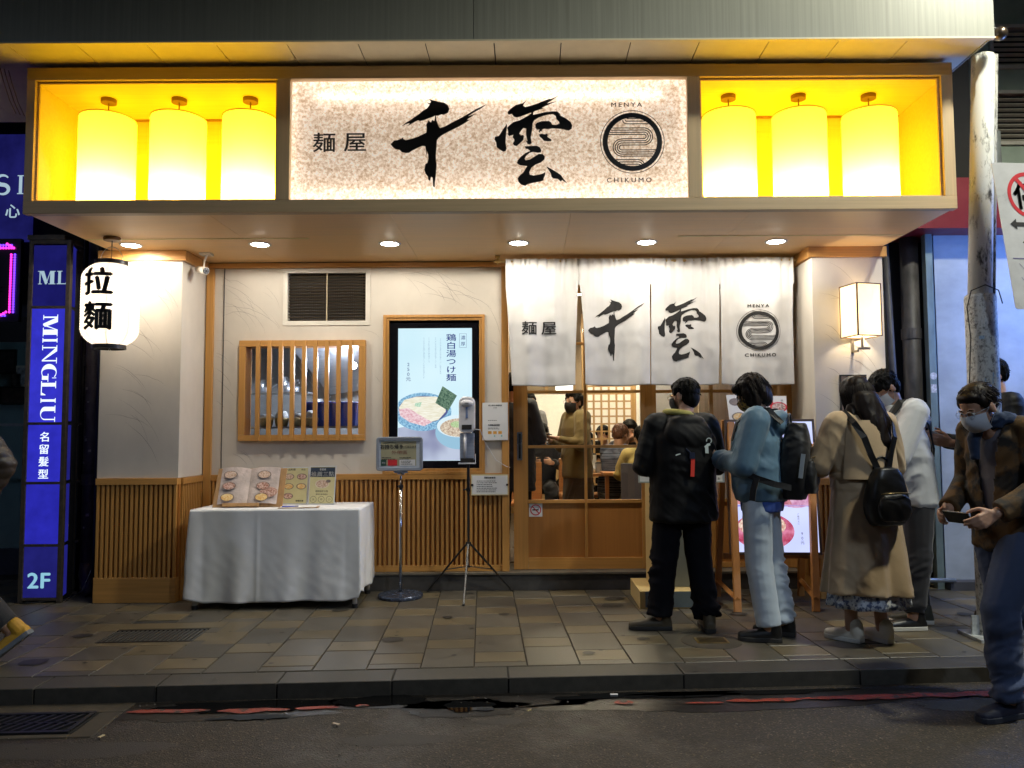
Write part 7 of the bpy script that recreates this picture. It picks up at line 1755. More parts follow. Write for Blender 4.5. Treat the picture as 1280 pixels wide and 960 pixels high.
        if kind == 'laced':
            mb = MB()
            for i in range(4): mb.tube([g(-.022, .03 + i * .018, .078 - i * .007), g(0, .03 + i * .018, .09 - i * .008), g(.022, .03 + i * .018, .078 - i * .007)], .003, 5)
            l = s.part('laces', mb, sole); l.parent = o
    def legs(s, m, r=(.105, .085, .075, .07), hem=.06, voxel=.009, amp=.008, seed=1, f=(6.5, 6.5, 13), zones=((.42, .12, 1.0), (.12, .1, 1.4)), name='trousers', waist=True, seated=False):
        J = s.J; mb = MB(); k = J['s']
        for q in 'LR':
            h, kn, an = J['hp' + q], J['kn' + q], J['an' + q]; e = an + (kn - an).normalized() * (hem - .02)
            seg_tube(mb, [h, h.lerp(kn, .5), kn, kn.lerp(e, .5)], [r[0] * k, (r[0] + r[1]) / 2 * k, r[1] * k, (r[1] + r[2]) / 2 * k])
            mb.cyl(kn.lerp(e, .5), e, (r[1] + r[2]) / 2 * k, r[3] * k, 18)
        p, w = J['pelvis'], J['waist']
        lt(mb, [(p.z - .10 * k, p.x, p.y - .005, .13 * k, .105 * k), (p.z - .02, p.x, p.y - .01, .165 * k, .118 * k), (p.z + .06, (p.x + w.x) / 2, (p.y + w.y) / 2, .15 * k, .105 * k), (w.z, w.x, w.y, .135 * k, .095 * k)])
        return s.part(name, mb, m, voxel, 3, wrinkle(amp, f, seed, zones))
    def top(s, m, rings, sl=(.075, .062, .05), hood=None, voxel=.009, amp=.008, seed=2, f=(8, 8, 11), zones=((.9, .15, .6),), name='jacket', cuff=.02, extra=None, shoulder=None):
        J = s.J; mb = MB(); lt(mb, rings)
        for q in 'LR':
            sh, el, wr = J['sh' + q], J['el' + q], J['wr' + q]; e = wr - (wr - el).normalized() * cuff
            seg_tube(mb, [V3((sh.x * .55, sh.y, sh.z + .015)), sh, sh.lerp(el, .5), el, el.lerp(e, .6)], [sl[0] * .85, sl[0], (sl[0] + sl[1]) / 2, sl[1], sl[2] * 1.05]); mb.cyl(el.lerp(e, .6), e, sl[2] * 1.05, sl[2], 16)
        if hood: 
            for c, r, *rt in hood: mb.ell(c, r, Matrix.Rotation(rt[0], 3, 'X') if rt else None, 18, 12)
        if extra: extra(mb)
        return s.part(name, mb, m, voxel, 3, wrinkle(amp, f, seed, zones))
    def tufts(s, mb, n, f, L, r0, seed, wob=.2):
        """locks that follow the scalp: f(rnd) gives start, direction, length"""
        rnd = random.Random(seed)
        for i in range(n):
            p, d, l = f(rnd); pts = [V3(p)]; d = V3(d).normalized()
            for k in range(4):
                d = (d + V3((rnd.uniform(-wob, wob), rnd.uniform(-wob, wob), rnd.uniform(-wob, wob) - .18))).normalized(); pts.append(pts[-1] + d * l / 4)
            mb.tube(pts, [r0, r0, r0 * .8, r0 * .5, r0 * .1], 4)
    def hair_short(s, m=None, seed=1, fringe=True, back=.0, n=260, vol=1.0, length=.024):
        g, F = s.g, s.F; mb = MB(); v = vol
        mb.ell(g(0, -.020, .046), (.081 * v, .095 * v, .080 * v), F, 22, 14); mb.ell(g(0, -.050, .0 - back), (.072 * v, .060, .070 + back), F, 20, 12); mb.ell(g(0, -.036, .026), (.0795 * v, .082, .080), F, 22, 14)
        if fringe: mb.ell(g(0, .040, .072), (.060 * v, .040, .030), F, 16, 10)
        for sg in (-1, 1): mb.ell(g(sg * .066, .012, .035), (.018, .034, .036), F, 10, 8)
        o = s.part('hair', mb, m or M_hair, .006, 2, wrinkle(.004, (40, 40, 18), seed, ((0, 99, 1),)))
        mb = MB()
        def fn(r):
            a = r.uniform(0, 2 * math.pi); z = r.uniform(-.2, 1) ; rr = math.sqrt(max(0, 1 - z * z)); x, y, zz = rr * math.cos(a), rr * math.sin(a), z
            if y > .35 and z < .55: y = -y
            p = g(x * .080 * v, -.02 + y * .093 * v, .044 + zz * .079 * v) if z > -.1 else g(x * .072, -.05 + y * .058, .01 + zz * .06)
            d = F @ V3((x * .5, y * .6 - .2 + (.9 if (fringe and y > 0 and z > .4) else 0), -.35 + (.3 if z > .7 else 0)))
            return p, d, r.uniform(.5, 1) * length
        s.tufts(mb, n, fn, 0, .0028, seed); q = s.part('hair_locks', mb, m or M_hair); q['kind'] = 'stuff'; q.parent = o
        return o
def fabric(name, col, rough=.8, var=.12, b=.5, sheen=.15, sc=(7, 7, 7), w=220, spec=.4): return mat(name, col, rough, var, sc, bump=b, bsc=(w, w, w), sheen=sheen, bdist=.0008, spec=spec)
def strap(mb, pts, w=.02, t=.006):
    """flat webbing along pts, width lying across the path"""
    pts = [V3(p) for p in pts]; rings = []
    for i, (p, nx) in enumerate(zip(pts, pts)):
        t_ = (pts[min(i + 1, len(pts) - 1)] - pts[max(0, i - 1)]).normalized(); n_ = V3((p.x - 0, p.y, 0)); n_ = V3((p.x * .6, p.y, 0)) if n_.length > .01 else V3((0, -1, 0)); n_ = (n_ - t_ * n_.dot(t_)).normalized(); u = t_.cross(n_)
        rings.append([tuple(p + u * a * w / 2 + n_ * b * t / 2) for a, b in ((-1, -1), (1, -1), (1, 1), (-1, 1))])
    mb.ring(rings)

# ---- A: man in the black jacket
P1 = Person('man in a black hooded jacket with a red strap tag, first in the queue', 1.035, -1.36, 0, R(10),
            pose(1.70, .03, elL=(-.262, .03, 1.085), elR=(.262, .03, 1.085), wrL=(-.10, .25, 1.10), wrR=(.10, .25, 1.10), head=(.035, .035, 1.555), neck=(.015, 0, 1.43),
                 hpL=(-.085, 0, .9), knL=(-.13, .02, .49), anL=(-.165, .03, .085), knR=(.10, .0, .49), anR=(.14, -.06, .085), toeL=R(75), toeR=R(-12), shL=(-.185, 0, 1.36), shR=(.185, 0, 1.36)))
P1.body(head_frame(P1.J, R(38), R(8)), {'L': ((.5, .6, .3), (.8, -.3, 0), -1, .7), 'R': ((-.5, .6, .3), (-.8, -.3, 0), 1, .7)})
P1.hair_short(seed=3, back=.012); P1.eyes(False); P1.glasses(mat('glasses_gold', (.4, .3, .12), .3, metal=.8)); P1.mask(M_maskb)
M_jb = fabric('jacket_black', (.0055, .0053, .0055), .6, .2, sheen=0, spec=.22)
P1.legs(fabric('trousers_black', (.0045, .0045, .0075), .85, .2, sheen=0, spec=.2), (.11, .088, .08, .082), hem=.035, amp=.012, seed=3)
P1.top(M_jb, [(.715, 0, -.005, .225, .155), (.735, 0, -.005, .232, .160), (.82, 0, -.005, .225, .155), (.98, 0, -.01, .22, .15), (1.12, 0, -.015, .222, .155), (1.27, 0, -.01, .225, .15), (1.36, 0, -.005, .185, .115), (1.42, 0, -.005, .10, .085), (1.445, 0, 0, .075, .075)],
       (.080, .074, .058), hood=[((0, -.115, 1.30), (.165, .065, .115), R(-12)), ((0, -.09, 1.375), (.13, .07, .055)), ((-.09, .0, 1.385), (.055, .09, .05)), ((.09, .0, 1.385), (.055, .09, .05))], amp=.010, seed=5, zones=((.8, .15, .5), (1.1, .12, .4)))
mb = MB(); pts = [(.118 * math.cos(R(a)), -.0 + .10 * math.sin(R(a)), 1.425 + .02 * math.cos(R(a - 200))) for a in range(150, 300, 12)]
mb.tube(pts, [.006] + [.013] * (len(pts) - 2) + [.006], 8, flat=1.6); P1.part('hood_lining', mb, mat('lining_olive', (.42, .37, .10), .7, .1))
mb = MB(); mb.box(-.014, .012, -.192, -.186, 1.02, 1.135, Matrix.Rotation(R(3), 3, 'Y')); P1.part('red_tag', mb, mat('tag_red', (.75, .05, .03), .5), shade_=False)
mb = MB(); mb.box(-.022, .014, -.196, -.176, 1.135, 1.175); mb.tube([(-.04, -.175, 1.2), (-.01, -.188, 1.17), (.0, -.19, 1.14)], .006, 6); P1.part('buckle', mb, mat('buckle_navy', (.02, .025, .05), .3), shade_=False)
mb = MB(); yb = -.188
def onb(u, v, d=0): return (u, -.176 - .02 * math.cos(u * 7) + .0, v)
for q in ([(.095, 1.17), (.118, 1.168), (.116, 1.215), (.132, 1.222), (.128, 1.236), (.108, 1.232), (.10, 1.222), (.088, 1.215), (.094, 1.205)],): mb.flat(q, lambda u, v, d=0: (u, -.173, v))
put_strips(mb, [[((.020 * math.cos(R(a)), .020 * math.sin(R(a))), (.014 * math.cos(R(a)), .014 * math.sin(R(a)))) for a in range(-60, 220, 20)]], lambda u, v, d=0: (u, -.173, v), .122, 1.252)
mb.flat([(-.11, 1.155), (-.075, 1.165), (-.078, 1.172), (-.11, 1.163)], lambda u, v, d=0: (u, -.176, v)); P1.part('back_print', mb, mat('print_pale', (.55, .62, .60), .6), shade_=False)
M_bshoe = mat('shoe_brown', (.085, .065, .035), .5, .2); P1.shoe('L', M_bshoe, M_sole, .29, 'laced'); P1.shoe('R', M_bshoe, M_sole, .29)

# ---- B: person with the grey blue anorak and backpack
J = pose(1.69, .05, elL=(-.215, .08, 1.10), elR=(.235, .06, 1.10), wrL=(-.05, .30, 1.13), wrR=(.10, .31, 1.12), head=(.0, .075, 1.56), neck=(0, .035, 1.43), pelvis=(0, .03, .93), waist=(0, .03, 1.05), chest=(0, .045, 1.25), hpL=(-.085, .03, .9), hpR=(.085, .03, .9),
         knL=(-.10, .03, .49), anL=(-.12, -.03, .085), knR=(.07, .0, .49), anR=(.075, -.08, .085), toeL=R(15), toeR=R(5))
P2 = Person('person in a grey blue hooded anorak and pale jeans, second in the queue', 1.53, -1.56, 0, R(62), J)
P2.body(head_frame(J, R(8), R(32)), {'L': ((.3, .7, .2), (1, -.2, 0), -1, .8), 'R': ((-.3, .7, .2), (-1, -.2, 0), 1, .8)}); P2.eyes(False); P2.mask(mat('mask_pattern', (.35, .22, .05), .7, sc=(60, 60, 60), col2=(.02, .015, .01), lo=.45, hi=.55))
g, F = P2.g, P2.F; mb = MB(); mb.ell(g(0, -.022, .044), (.088, .102, .084), F, 22, 14); mb.ell(g(0, -.055, -.03), (.082, .062, .098), F, 20, 12)
for sg in (-1, 1): mb.ell(g(sg * .074, .01, -.03), (.022, .05, .085), F, 14, 10)
mb.ell(g(0, .055, .07), (.066, .04, .034), F, 16, 10)
hr = P2.part('hair', mb, M_hairb, .006, 2, wrinkle(.005, (45, 45, 10), 9, ((0, 99, 1),)))
mb = MB()
def fb(r):
    a = r.uniform(math.pi * .93, math.pi * 2.07) if r.random() < .8 else r.uniform(0, 2 * math.pi); z = r.uniform(.0, .9); rr = math.sqrt(1 - z * z) ; x, y = rr * math.cos(a), rr * math.sin(a)
    return g(x * .088, -.022 + y * .10, .044 + z * .083), F @ V3((x * .35, y * .25, -1.1)), r.uniform(.06, .12)
P2.tufts(mb, 260, fb, 0, .0034, 4, .14); q = P2.part('hair_locks', mb, M_hairb); q['kind'] = 'stuff'; q.parent = hr
M_an = fabric('anorak_blue', (.10, .19, .27), .55, .1, sheen=.2)
P2.legs(fabric('jeans_pale', (.50, .58, .66), .85, .14, sc=(4, 4, 2)), (.102, .086, .076, .076), hem=.03, amp=.013, seed=8, f=(6, 6, 14))
mb = MB(); lt(mb, [(.80, 0, .02, .17, .13), (.86, 0, .02, .178, .135), (.95, 0, .02, .17, .13)]); P2.part('shirt_hem', mb, fabric('shirt_blue', (.05, .11, .42), .8), .01, 2)
P2.top(M_an, [(.86, 0, .03, .165, .13), (.875, 0, .03, .19, .155), (.95, 0, .03, .215, .175), (1.1, 0, .035, .215, .17), (1.25, 0, .04, .215, .16), (1.34, 0, .045, .185, .125), (1.40, 0, .05, .11, .09), (1.43, 0, .05, .08, .08)],
       (.092, .085, .060), hood=[((0, -.075, 1.385), (.125, .085, .055), R(-25)), ((0, -.10, 1.345), (.10, .06, .06), R(-15)), ((-.075, .04, 1.40), (.045, .09, .045)), ((.075, .04, 1.40), (.045, .09, .045))], amp=.016, seed=12, f=(7, 7, 10), name='anorak')
P2.shoe('L', M_shoe, M_sole, .27); P2.shoe('R', M_shoe, M_sole, .27)
def backpack(P, label, c, w, d, h, m, straps, lean=0, pocket=True, tag=None, tbase=None, taper=.8, handle=True, cat='backpack'):
    """soft bag with pocket, seams, grab loop and straps; a thing of its own carried on the back"""
    wc = P.w(c); T = Thing('backpack', label, cat, wc); tr = lambda p: P.w(p)
    def addp(nm, mb, mm, voxel=None, disp=None, sh=True, par=None):
        me = remeshed(mb, voxel, 3, disp) if voxel else mb.mesh(nm, (0, 0, 0), sh)
        me.name = nm; me.transform(Matrix.Translation(P.b - T.base) @ P.M.to_4x4()); me.materials.clear(); me.materials.append(mm); o = link(nm, me, par or T.o); return o
    mb = MB(); R_ = []
    for t in np.linspace(0, 1, 12):
        e = math.sin(math.pi * (.08 + .84 * t)) ** .35; k = (1 - (1 - taper) * t) * e; R_.append((c[2] - h / 2 + h * t, c[0], c[1] - lean * (t - .5), w / 2 * k, d / 2 * e * (1.05 - .25 * t), 3.2))
    lt(mb, R_); b = addp('bag_body', mb, m, .008, wrinkle(.006, (10, 10, 14), 4, ((0, 99, .6),)))
    if pocket:
        mb = MB(); lt(mb, [(c[2] - h * .42 + h * .46 * t, c[0], c[1] - d * .44, w * .36 * math.sin(math.pi * (.1 + .8 * t)) ** .3, d * .22 * math.sin(math.pi * (.1 + .8 * t)) ** .4, 3) for t in np.linspace(0, 1, 8)]); addp('front_pocket', mb, m, .008, wrinkle(.004, (12, 12, 14), 6, ((0, 99, .6),)))
        mb = MB(); mb.tube([(c[0] + w * .34 * math.sin(a), c[1] - d * .50 - .035 * math.cos(a) , c[2] + h * .05 + .01 * math.cos(a)) for a in np.linspace(-1.3, 1.3, 12)], .003, 5); addp('zip', mb, mat('zip_brass', (.30, .22, .10), .3, metal=.8))
    if handle: mb = MB(); mb.tube([(c[0] + .055 * math.cos(a), c[1] + d * .25 - lean * .5, c[2] + h * .47 + .075 * math.sin(a)) for a in np.linspace(0, math.pi, 12)], .007, 6); addp('grab_loop', mb, m)
    for s_ in straps: mb = MB(); strap(mb, s_, *(.038, .008)); addp('strap', mb, m, sh=False)
    if tag: mb = MB(); mb.box(*tag[0]); addp('white_tag', mb, tag[1], sh=False)
    return T
M_bag = fabric('bag_black', (.008, .008, .009), .55, .2); M_bag2 = mat('bag_nylon', (.006, .006, .007), .38, .2, bump=.5, bsc=(40, 40, 40))
backpack(P2, 'large black backpack with a white tag worn over the blue anorak', (0, -.20, 1.12), .30, .20, .48, M_bag,
         [[(sg * .12, -.14, 1.36), (sg * .125, -.06, 1.445), (sg * .13, .04, 1.44), (sg * .14, .14, 1.37), (sg * .15, .17, 1.25),] for sg in (-1, 1)] + [[(-.15, -.19, .96), (-.222, -.10, .985), (-.243, .0, 1.02), (-.240, .09, 1.06)], [(-.243, .0, 1.02), (-.246, .02, .95), (-.244, .03, .88)]], lean=.03,
         tag=((-.158, -.150, -.27, -.245, 1.02, 1.17, Matrix.Rotation(R(8), 3, 'X')), mat('tag_white', (.45, .5, .52), .5)))

# ---- C: woman in the trench coat
J = pose(1.66, .0, elL=(-.27, .04, 1.10), wrL=(-.15, .24, 1.06), elR=(.25, .03, 1.08), wrR=(.20, .16, .90), head=(.0, .045, 1.53), neck=(0, .01, 1.40), anL=(-.085, .03, .085), knL=(-.07, .05, .47), anR=(.095, -.02, .085), knR=(.09, .02, .47), toeL=R(28), toeR=R(12))
P3 = Person('woman in a long beige trench coat with long wavy dark hair', 2.10, -1.70, 0, R(12), J)
P3.body(head_frame(J, R(-8), R(20)), {'L': ((.4, .7, .3), (1, -.3, 0), -1, .7), 'R': ((-.2, .6, -.2), (-1, 0, 0), 1, .6)})
M_tr = fabric('trench_beige', (.45, .325, .19), .7, .1, sheen=.2)
def coat(mb):
    out = []; n = 56
    for t in np.linspace(0, 1, 26):
        z = 1.03 - .72 * t; rx = .20 + .085 * t ** 1.1; ry = .135 + .10 * t; r = []
        for k in range(n):
            a = 2 * math.pi * k / n; pl = 1 + t * (.055 * math.cos(7 * a + .6) + .03 * math.cos(13 * a + 2) + .02 * math.sin(4 * a)) - .10 * t * math.exp(-((((a - 1.52 * math.pi + math.pi) % (2 * math.pi)) - math.pi) / .10) ** 2)
            r.append((rx * pl * math.cos(a) + .01, -.01 + ry * pl * math.sin(a), z + .01 * math.sin(a * 2)))
        out.append(r)
    mb.ring(out)
P3.top(M_tr, [(.95, 0, -.01, .205, .14), (1.05, 0, -.01, .195, .135), (1.15, 0, -.01, .20, .14), (1.27, 0, -.005, .20, .135), (1.345, 0, 0, .17, .105), (1.39, 0, .0, .10, .085), (1.42, 0, .005, .08, .08)], (.085, .078, .060), hood=[((0, -.01, 1.395), (.095, .085, .03))], extra=coat, amp=.010, seed=21, f=(8, 8, 7), name='trench_coat', zones=((1.1, .1, .6),))
mb = MB(); rr = []
for j in range(9):
    z = 1.375 - .36 * j / 8 * 1.0; rr.append([((.155 + .06 * (j / 8) ** .6) * math.cos(a) * 1.0, -.035 - (.100 + .045 * (j / 8) ** .5) * math.sin(a) - .008, z + (.012 if j == 8 and abs(a - 1.57) < .3 else 0)) for a in np.linspace(.42, math.pi - .42, 22)])
rr2 = [[(x, y + .006, z) for x, y, z in r] for r in rr]; mb.ring(rr, False, False, False); mb.ring(rr2, False, False, False); mb.ring([rr[-1], rr2[-1]], False, False, False); P3.part('storm_flap', mb, M_tr)
mb = MB(); out = []
for t in np.linspace(0, 1, 12):
    z = .62 - .39 * t; out.append([((.20 + .05 * t) * (1 + t * .07 * math.cos(11 * a)) * math.cos(a) + .01, -.01 + (.16 + .05 * t) * (1 + t * .07 * math.cos(11 * a)) * math.sin(a), z) for a in np.linspace(0, 2 * math.pi, 67)[:-1]])
mb.ring(out); P3.part('floral_skirt', mb, mat('floral_cotton', (.10, .13, .22), .8, sc=(38, 38, 38), col2=(.62, .66, .70), lo=.44, hi=.52, detail=4))
g, F = P3.g, P3.F; mb = MB(); mb.ell(g(0, -.018, .042), (.092, .106, .088), F, 22, 14)
lt(mb, [(1.20, .065, -.135, .03, .03), (1.24, .06, -.13, .062, .045), (1.30, .05, -.115, .072, .048), (1.36, .04, -.10, .086, .058), (1.42, .03, -.07, .094, .070), (1.48, .02, -.04, .096, .082), (1.54, .01, -.01, .092, .090), (1.60, .005, .02, .06, .06)])
mb.ell((.075, -.125, 1.20), (.05, .042, .06), None, 14, 10); mb.ell((-.085, -.02, 1.38), (.035, .05, .10)); mb.ell((.095, -.02, 1.38), (.035, .05, .10))
hr = P3.part('hair', mb, M_hairb, .007, 14, wrinkle(.006, (26, 26, 5), 14, ((0, 99, .8),)))
mb = MB(); r = random.Random(9)
for i in range(330):
    a = r.uniform(math.pi * .92, math.pi * 2.08); ph = r.uniform(0, 6.28); back = -math.sin(a); zend = r.uniform(1.09, 1.27) if math.cos(a) > -.35 else r.uniform(1.2, 1.34); k0 = r.uniform(.97, 1.05); pts = []; wv = r.uniform(.008, .018)
    for k in range(17):
        t = k / 16; z = 1.645 - .03 * r.random() * (k == 0) - (1.645 - zend) * t
        rad = .102 * math.sqrt(max(.02, 1 - ((z - 1.535) / .112) ** 2)) if z > 1.535 else .102 - .05 * min(1, (1.535 - z) / .42)
        d = max(0, 1.535 - z); w_ = wv * min(1, d * 5)
        pts.append((.005 + rad * k0 * math.cos(a) + d * .20 + w_ * math.sin(d * 34 + ph), .03 + rad * k0 * 1.05 * math.sin(a) - d * .42 * min(1, back + .3) * (1 if d < .22 else .22 / d) - w_ * math.cos(d * 30 + ph), z))
    mb.tube(pts, [.003] + [.0045] * 9 + [.0042, .004, .0036, .003, .0024, .0016, .0007], 4)
q = P3.part('hair_locks', mb, M_hairb); q['kind'] = 'stuff'; q.parent = hr
M_cs = mat('canvas_cream', (.68, .62, .50), .8, .08, bump=.4, bsc=(200, 200, 200)); P3.shoe('L', M_cs, M_solew, .25, 'laced'); P3.shoe('R', M_cs, M_solew, .25, 'laced')
backpack(P3, 'small black nylon backpack worn by the woman in the trench coat', (.012, -.215, .915), .30, .17, .34, M_bag2,
         [[(sg * .035 + .012, -.20, 1.07), (sg * .07, -.197, 1.17), (sg * .105, -.19, 1.27), (sg * .135, -.135, 1.36), (sg * .14, -.05, 1.425), (sg * .14, .04, 1.40), (sg * .15, .13, 1.28)] for sg in (-1, 1)] , lean=.02, taper=.72)
mb = MB(); lt(mb, [(1.005, 0, -.01, .200, .140), (1.01, 0, -.01, .207, .147), (1.05, 0, -.01, .205, .145), (1.055, 0, -.01, .198, .138)], 40); P3.part('belt', mb, M_tr)
for q_ in 'LR':
    a_, b_ = J['el' + q_], J['wr' + q_]; d_ = (b_ - a_).normalized(); mb = MB(); mb.cyl(b_ - d_ * .075, b_ - d_ * .035, .066, .066, 20); P3.part('cuff_strap', mb, M_tr)
mb = MB(); mb.tube([(.255, -.02, 1.02), (.27, -.04, .93), (.25, -.06, .86), (.27, -.05, .78)], [.02, .024, .028, .012], 10); P3.part('belt_end', mb, M_tr)

# ---- D: man in the white hoodie
J = pose(1.76, .08, head=(0, .17, 1.60), neck=(0, .09, 1.475), elL=(-.24, .16, 1.14), wrL=(-.12, .40, 1.18), elR=(.24, .14, 1.12), wrR=(.08, .38, 1.16), anL=(-.1, .06, .085), anR=(.1, -.04, .085), toeL=R(10), toeR=R(-5))
P4 = Person('man in a white hoodie and white mask bowing his head', 2.61, -1.32, 0, R(80), J)
P4.body(head_frame(J, R(18), R(42)), {'L': ((.3, .7, .1), (1, -.2, .2), -1, .9), 'R': ((-.3, .7, .1), (-1, -.2, .2), 1, .9)}); P4.hair_short(seed=11, back=.008, vol=1.02); P4.eyes(False); P4.mask(M_mask)
M_hd = fabric('hoodie_white', (.55, .56, .57), .85, .06, sheen=.3)
P4.legs(fabric('trousers_dark', (.02, .02, .024), .8), (.105, .085, .07, .065), hem=.05, amp=.009, seed=31)
P4.top(M_hd, [(.80, 0, .0, .18, .13), (.83, 0, .0, .20, .145), (1.0, 0, .02, .205, .145), (1.15, 0, .045, .21, .15), (1.3, 0, .065, .205, .14), (1.4, 0, .08, .17, .11), (1.45, 0, .09, .10, .085), (1.48, 0, .095, .075, .075)],
       (.088, .08, .05), hood=[((0, -.04, 1.43), (.12, .075, .05), R(-35)), ((0, -.06, 1.38), (.10, .06, .06), R(-20)), ((.07, .07, 1.45), (.035, .08, .035)), ((-.07, .07, 1.45), (.035, .08, .035))], amp=.013, seed=33, name='hoodie')
mb = MB(); strap(mb, [(-.12, .235, 1.25), (-.13, .20, 1.38), (-.125, .10, 1.50), (-.115, .0, 1.49), (-.09, -.085, 1.36), (-.02, -.125, 1.20), (.1, -.14, 1.05)], .05, .012); P4.part('strap', mb, M_bag, shade_=False)
P4.shoe('L', M_shoe, M_solew, .28); P4.shoe('R', mat('shoe_olive', (.06, .06, .045), .6), M_solew, .28)

# ---- E: walker at the right edge in the road
J = pose(1.70, .10, head=(.0, .19, 1.505), neck=(0, .10, 1.42), hpL=(-.085, 0, .9), knL=(-.09, .20, .52), anL=(-.09, .17, .085), hpR=(.085, 0, .9), knR=(.09, -.05, .50), anR=(.10, -.36, .20), toeL=0, toeR=0, elR=(.26, -.02, 1.12), wrR=(.16, .24, .98), elL=(-.26, .06, 1.12), wrL=(-.17, .30, .99))
P5 = Person('masked man in a brown patterned jacket and blue jeans walking at the right edge', 2.45, -2.66, ROAD, R(110), J)
P5.body(head_frame(J, R(2), R(26)), {'L': ((.15, .75, -.35), (.9, 0, -.2), -1, .75), 'R': ((-.2, .75, -.25), (-.9, 0, -.2), 1, .8)}, voxel=.006)
P5.hair_short(M_hairb, seed=21, back=-.005, vol=.99, n=420, length=.034); P5.eyes(False); P5.glasses(); P5.mask(M_mask)
M_camo = mat('jacket_camo', (.012, .010, .008), .8, sc=(11, 11, 11), col2=(.10, .052, .014), lo=.42, hi=.56, bump=.4, bsc=(150, 150, 150), detail=3)
P5.legs(fabric('jeans_blue', (.045, .065, .13), .85, .25, sc=(3, 3, 2)), (.112, .088, .075, .072), hem=.045, amp=.011, seed=41)
P5.top(fabric('shirt_grey', (.16, .15, .17), .85), [(.90, 0, .02, .14, .10), (1.1, 0, .03, .15, .105), (1.3, 0, .04, .15, .105), (1.4, 0, .06, .09, .075)], (.05, .04, .03), name='shirt', amp=.006, cuff=.1)
def openfront(mb): pass
mb_r = [(.78, 0, -.01, .17, .13), (.80, 0, -.01, .19, .145), (.95, 0, .0, .19, .14), (1.1, 0, .01, .19, .138), (1.25, 0, .02, .19, .135), (1.35, 0, .035, .18, .115), (1.41, 0, .045, .11, .09), (1.44, 0, .05, .08, .08)]
jk = P5.top(M_camo, mb_r, (.076, .068, .052), amp=.012, seed=43)
# open the jacket front in a long V
me = jk.data; bm = bmesh.new(); bm.from_mesh(me); Mi = P5.M.inverted(); dl_ = []
for f in bm.faces:
    c = Mi @ f.calc_center_median()
    if c.y > .07 and abs(c.x) < .018 + .055 * max(0, (c.z - .95) / .4) and c.z > .95: dl_.append(f)
bmesh.ops.delete(bm, geom=dl_, context='FACES'); bm.to_mesh(me); bm.free(); so = jk.modifiers.new('cloth', 'SOLIDIFY'); so.thickness = .006
mb = MB(); mb.tube([(.085 * math.cos(a), .06 + .08 * math.sin(a), 1.43 + .012 * math.sin(3 * a)) for a in np.linspace(0, 2 * math.pi, 24)], .034, 10); mb.tube([(.02, .16, 1.42), (.035, .185, 1.34), (.03, .185, 1.24)], [.035, .032, .02], 10); P5.part('scarf', mb, fabric('scarf_navy', (.015, .03, .07), .9), .007, 2, wrinkle(.008, (18, 18, 25), 2, ((0, 99, 1),)))
P5.shoe('L', mat('shoe_navy', (.012, .015, .035), .6), mat('sole_navy', (.02, .025, .04), .6), .28, 'laced'); P5.shoe('R', MATS['shoe_navy'], MATS['sole_navy'], .28, lift=R(32))
T = Thing('phone', 'dark phone held in both hands by the walking man at the right edge', 'phone', P5.w((.0, .36, .93)))
mb = MB(); mb.box(-.075, .075, .345, .355, .925, .995, Matrix.Rotation(R(-35), 3, 'X')); me = mb.mesh('t'); me.transform(Matrix.Translation(P5.b - T.base) @ P5.M.to_4x4()); me.materials.append(M_bag2); bev(link('case', me, T.o), .004)

# ---- F: tall man behind the pole
J = pose(1.82, .04, elL=(-.27, .08, 1.20), wrL=(-.14, .38, 1.22), elR=(.27, .08, 1.20), wrR=(.08, .34, 1.24))
P6 = Person('tall man in black behind the utility pole holding up a phone', 3.27, -1.22, 0, R(84), J)
P6.body(head_frame(J, R(0), R(20)), {'L': ((.1, .7, .2), (1, 0, 0), -1, .7), 'R': ((-.1, .7, .2), (-1, 0, 0), 1, .7)}); P6.hair_short(seed=17)
P6.legs(MATS['trousers_black'], seed=51); P6.top(M_jb, [(.85, 0, 0, .2, .14), (1.1, 0, 0, .205, .145), (1.35, 0, 0, .21, .14), (1.45, 0, 0, .17, .11), (1.5, 0, 0, .085, .08)], (.085, .072, .055), seed=52); P6.shoe('L', M_shoe, M_sole); P6.shoe('R', M_shoe, M_sole)
q = P6.w((-.05, .47, 1.29)); T = Thing('phone', 'pale phone held up in the hand beside the utility pole', 'phone', q); mb = MB(); mb.box(q.x - .04, q.x + .04, q.y - .075, q.y + .075, q.z - .005, q.z + .005, Matrix.Rotation(R(25), 3, 'Y')); T.add('case', mb, mat('phone_case', (.45, .42, .42), .3), bevel=.003)

# ---- G: walker leaving at the left edge
J = pose(1.72, .06, hpL=(-.085, 0, .9), knL=(-.09, .22, .52), anL=(-.09, .30, .10), hpR=(.085, 0, .9), knR=(.09, .02, .50), anR=(.09, -.30, .18), elR=(.27, -.12, 1.13), wrR=(.24, -.02, .90), elL=(-.27, .04, 1.12), wrL=(-.24, .20, .92))
P7 = Person('person in a brown quilted jacket and yellow shoes at the left edge', -3.30, -2.16, 0, R(96), J)
P7.body(head_frame(J, 0, R(8))); P7.hair_short(seed=23); P7.legs(MATS['trousers_dark'], (.11, .09, .075, .07), seed=61)
def quilt(c): return .006 * abs(math.sin(c[2] * 48)) + .003 * noise.noise(V3(c) * 14)
mb = MB(); lt(mb, [(.86, 0, 0, .18, .14), (.9, 0, 0, .205, .155), (1.1, 0, 0, .21, .16), (1.3, 0, 0, .215, .15), (1.38, 0, 0, .17, .11), (1.45, 0, 0, .08, .08)])
for q in 'LR': seg_tube(mb, [J['sh' + q], J['el' + q], J['wr' + q]], [.09, .08, .062])
P7.part('quilted_jacket', mb, mat('quilt_brown', (.025, .016, .011), .45, .15), .009, 2, quilt)
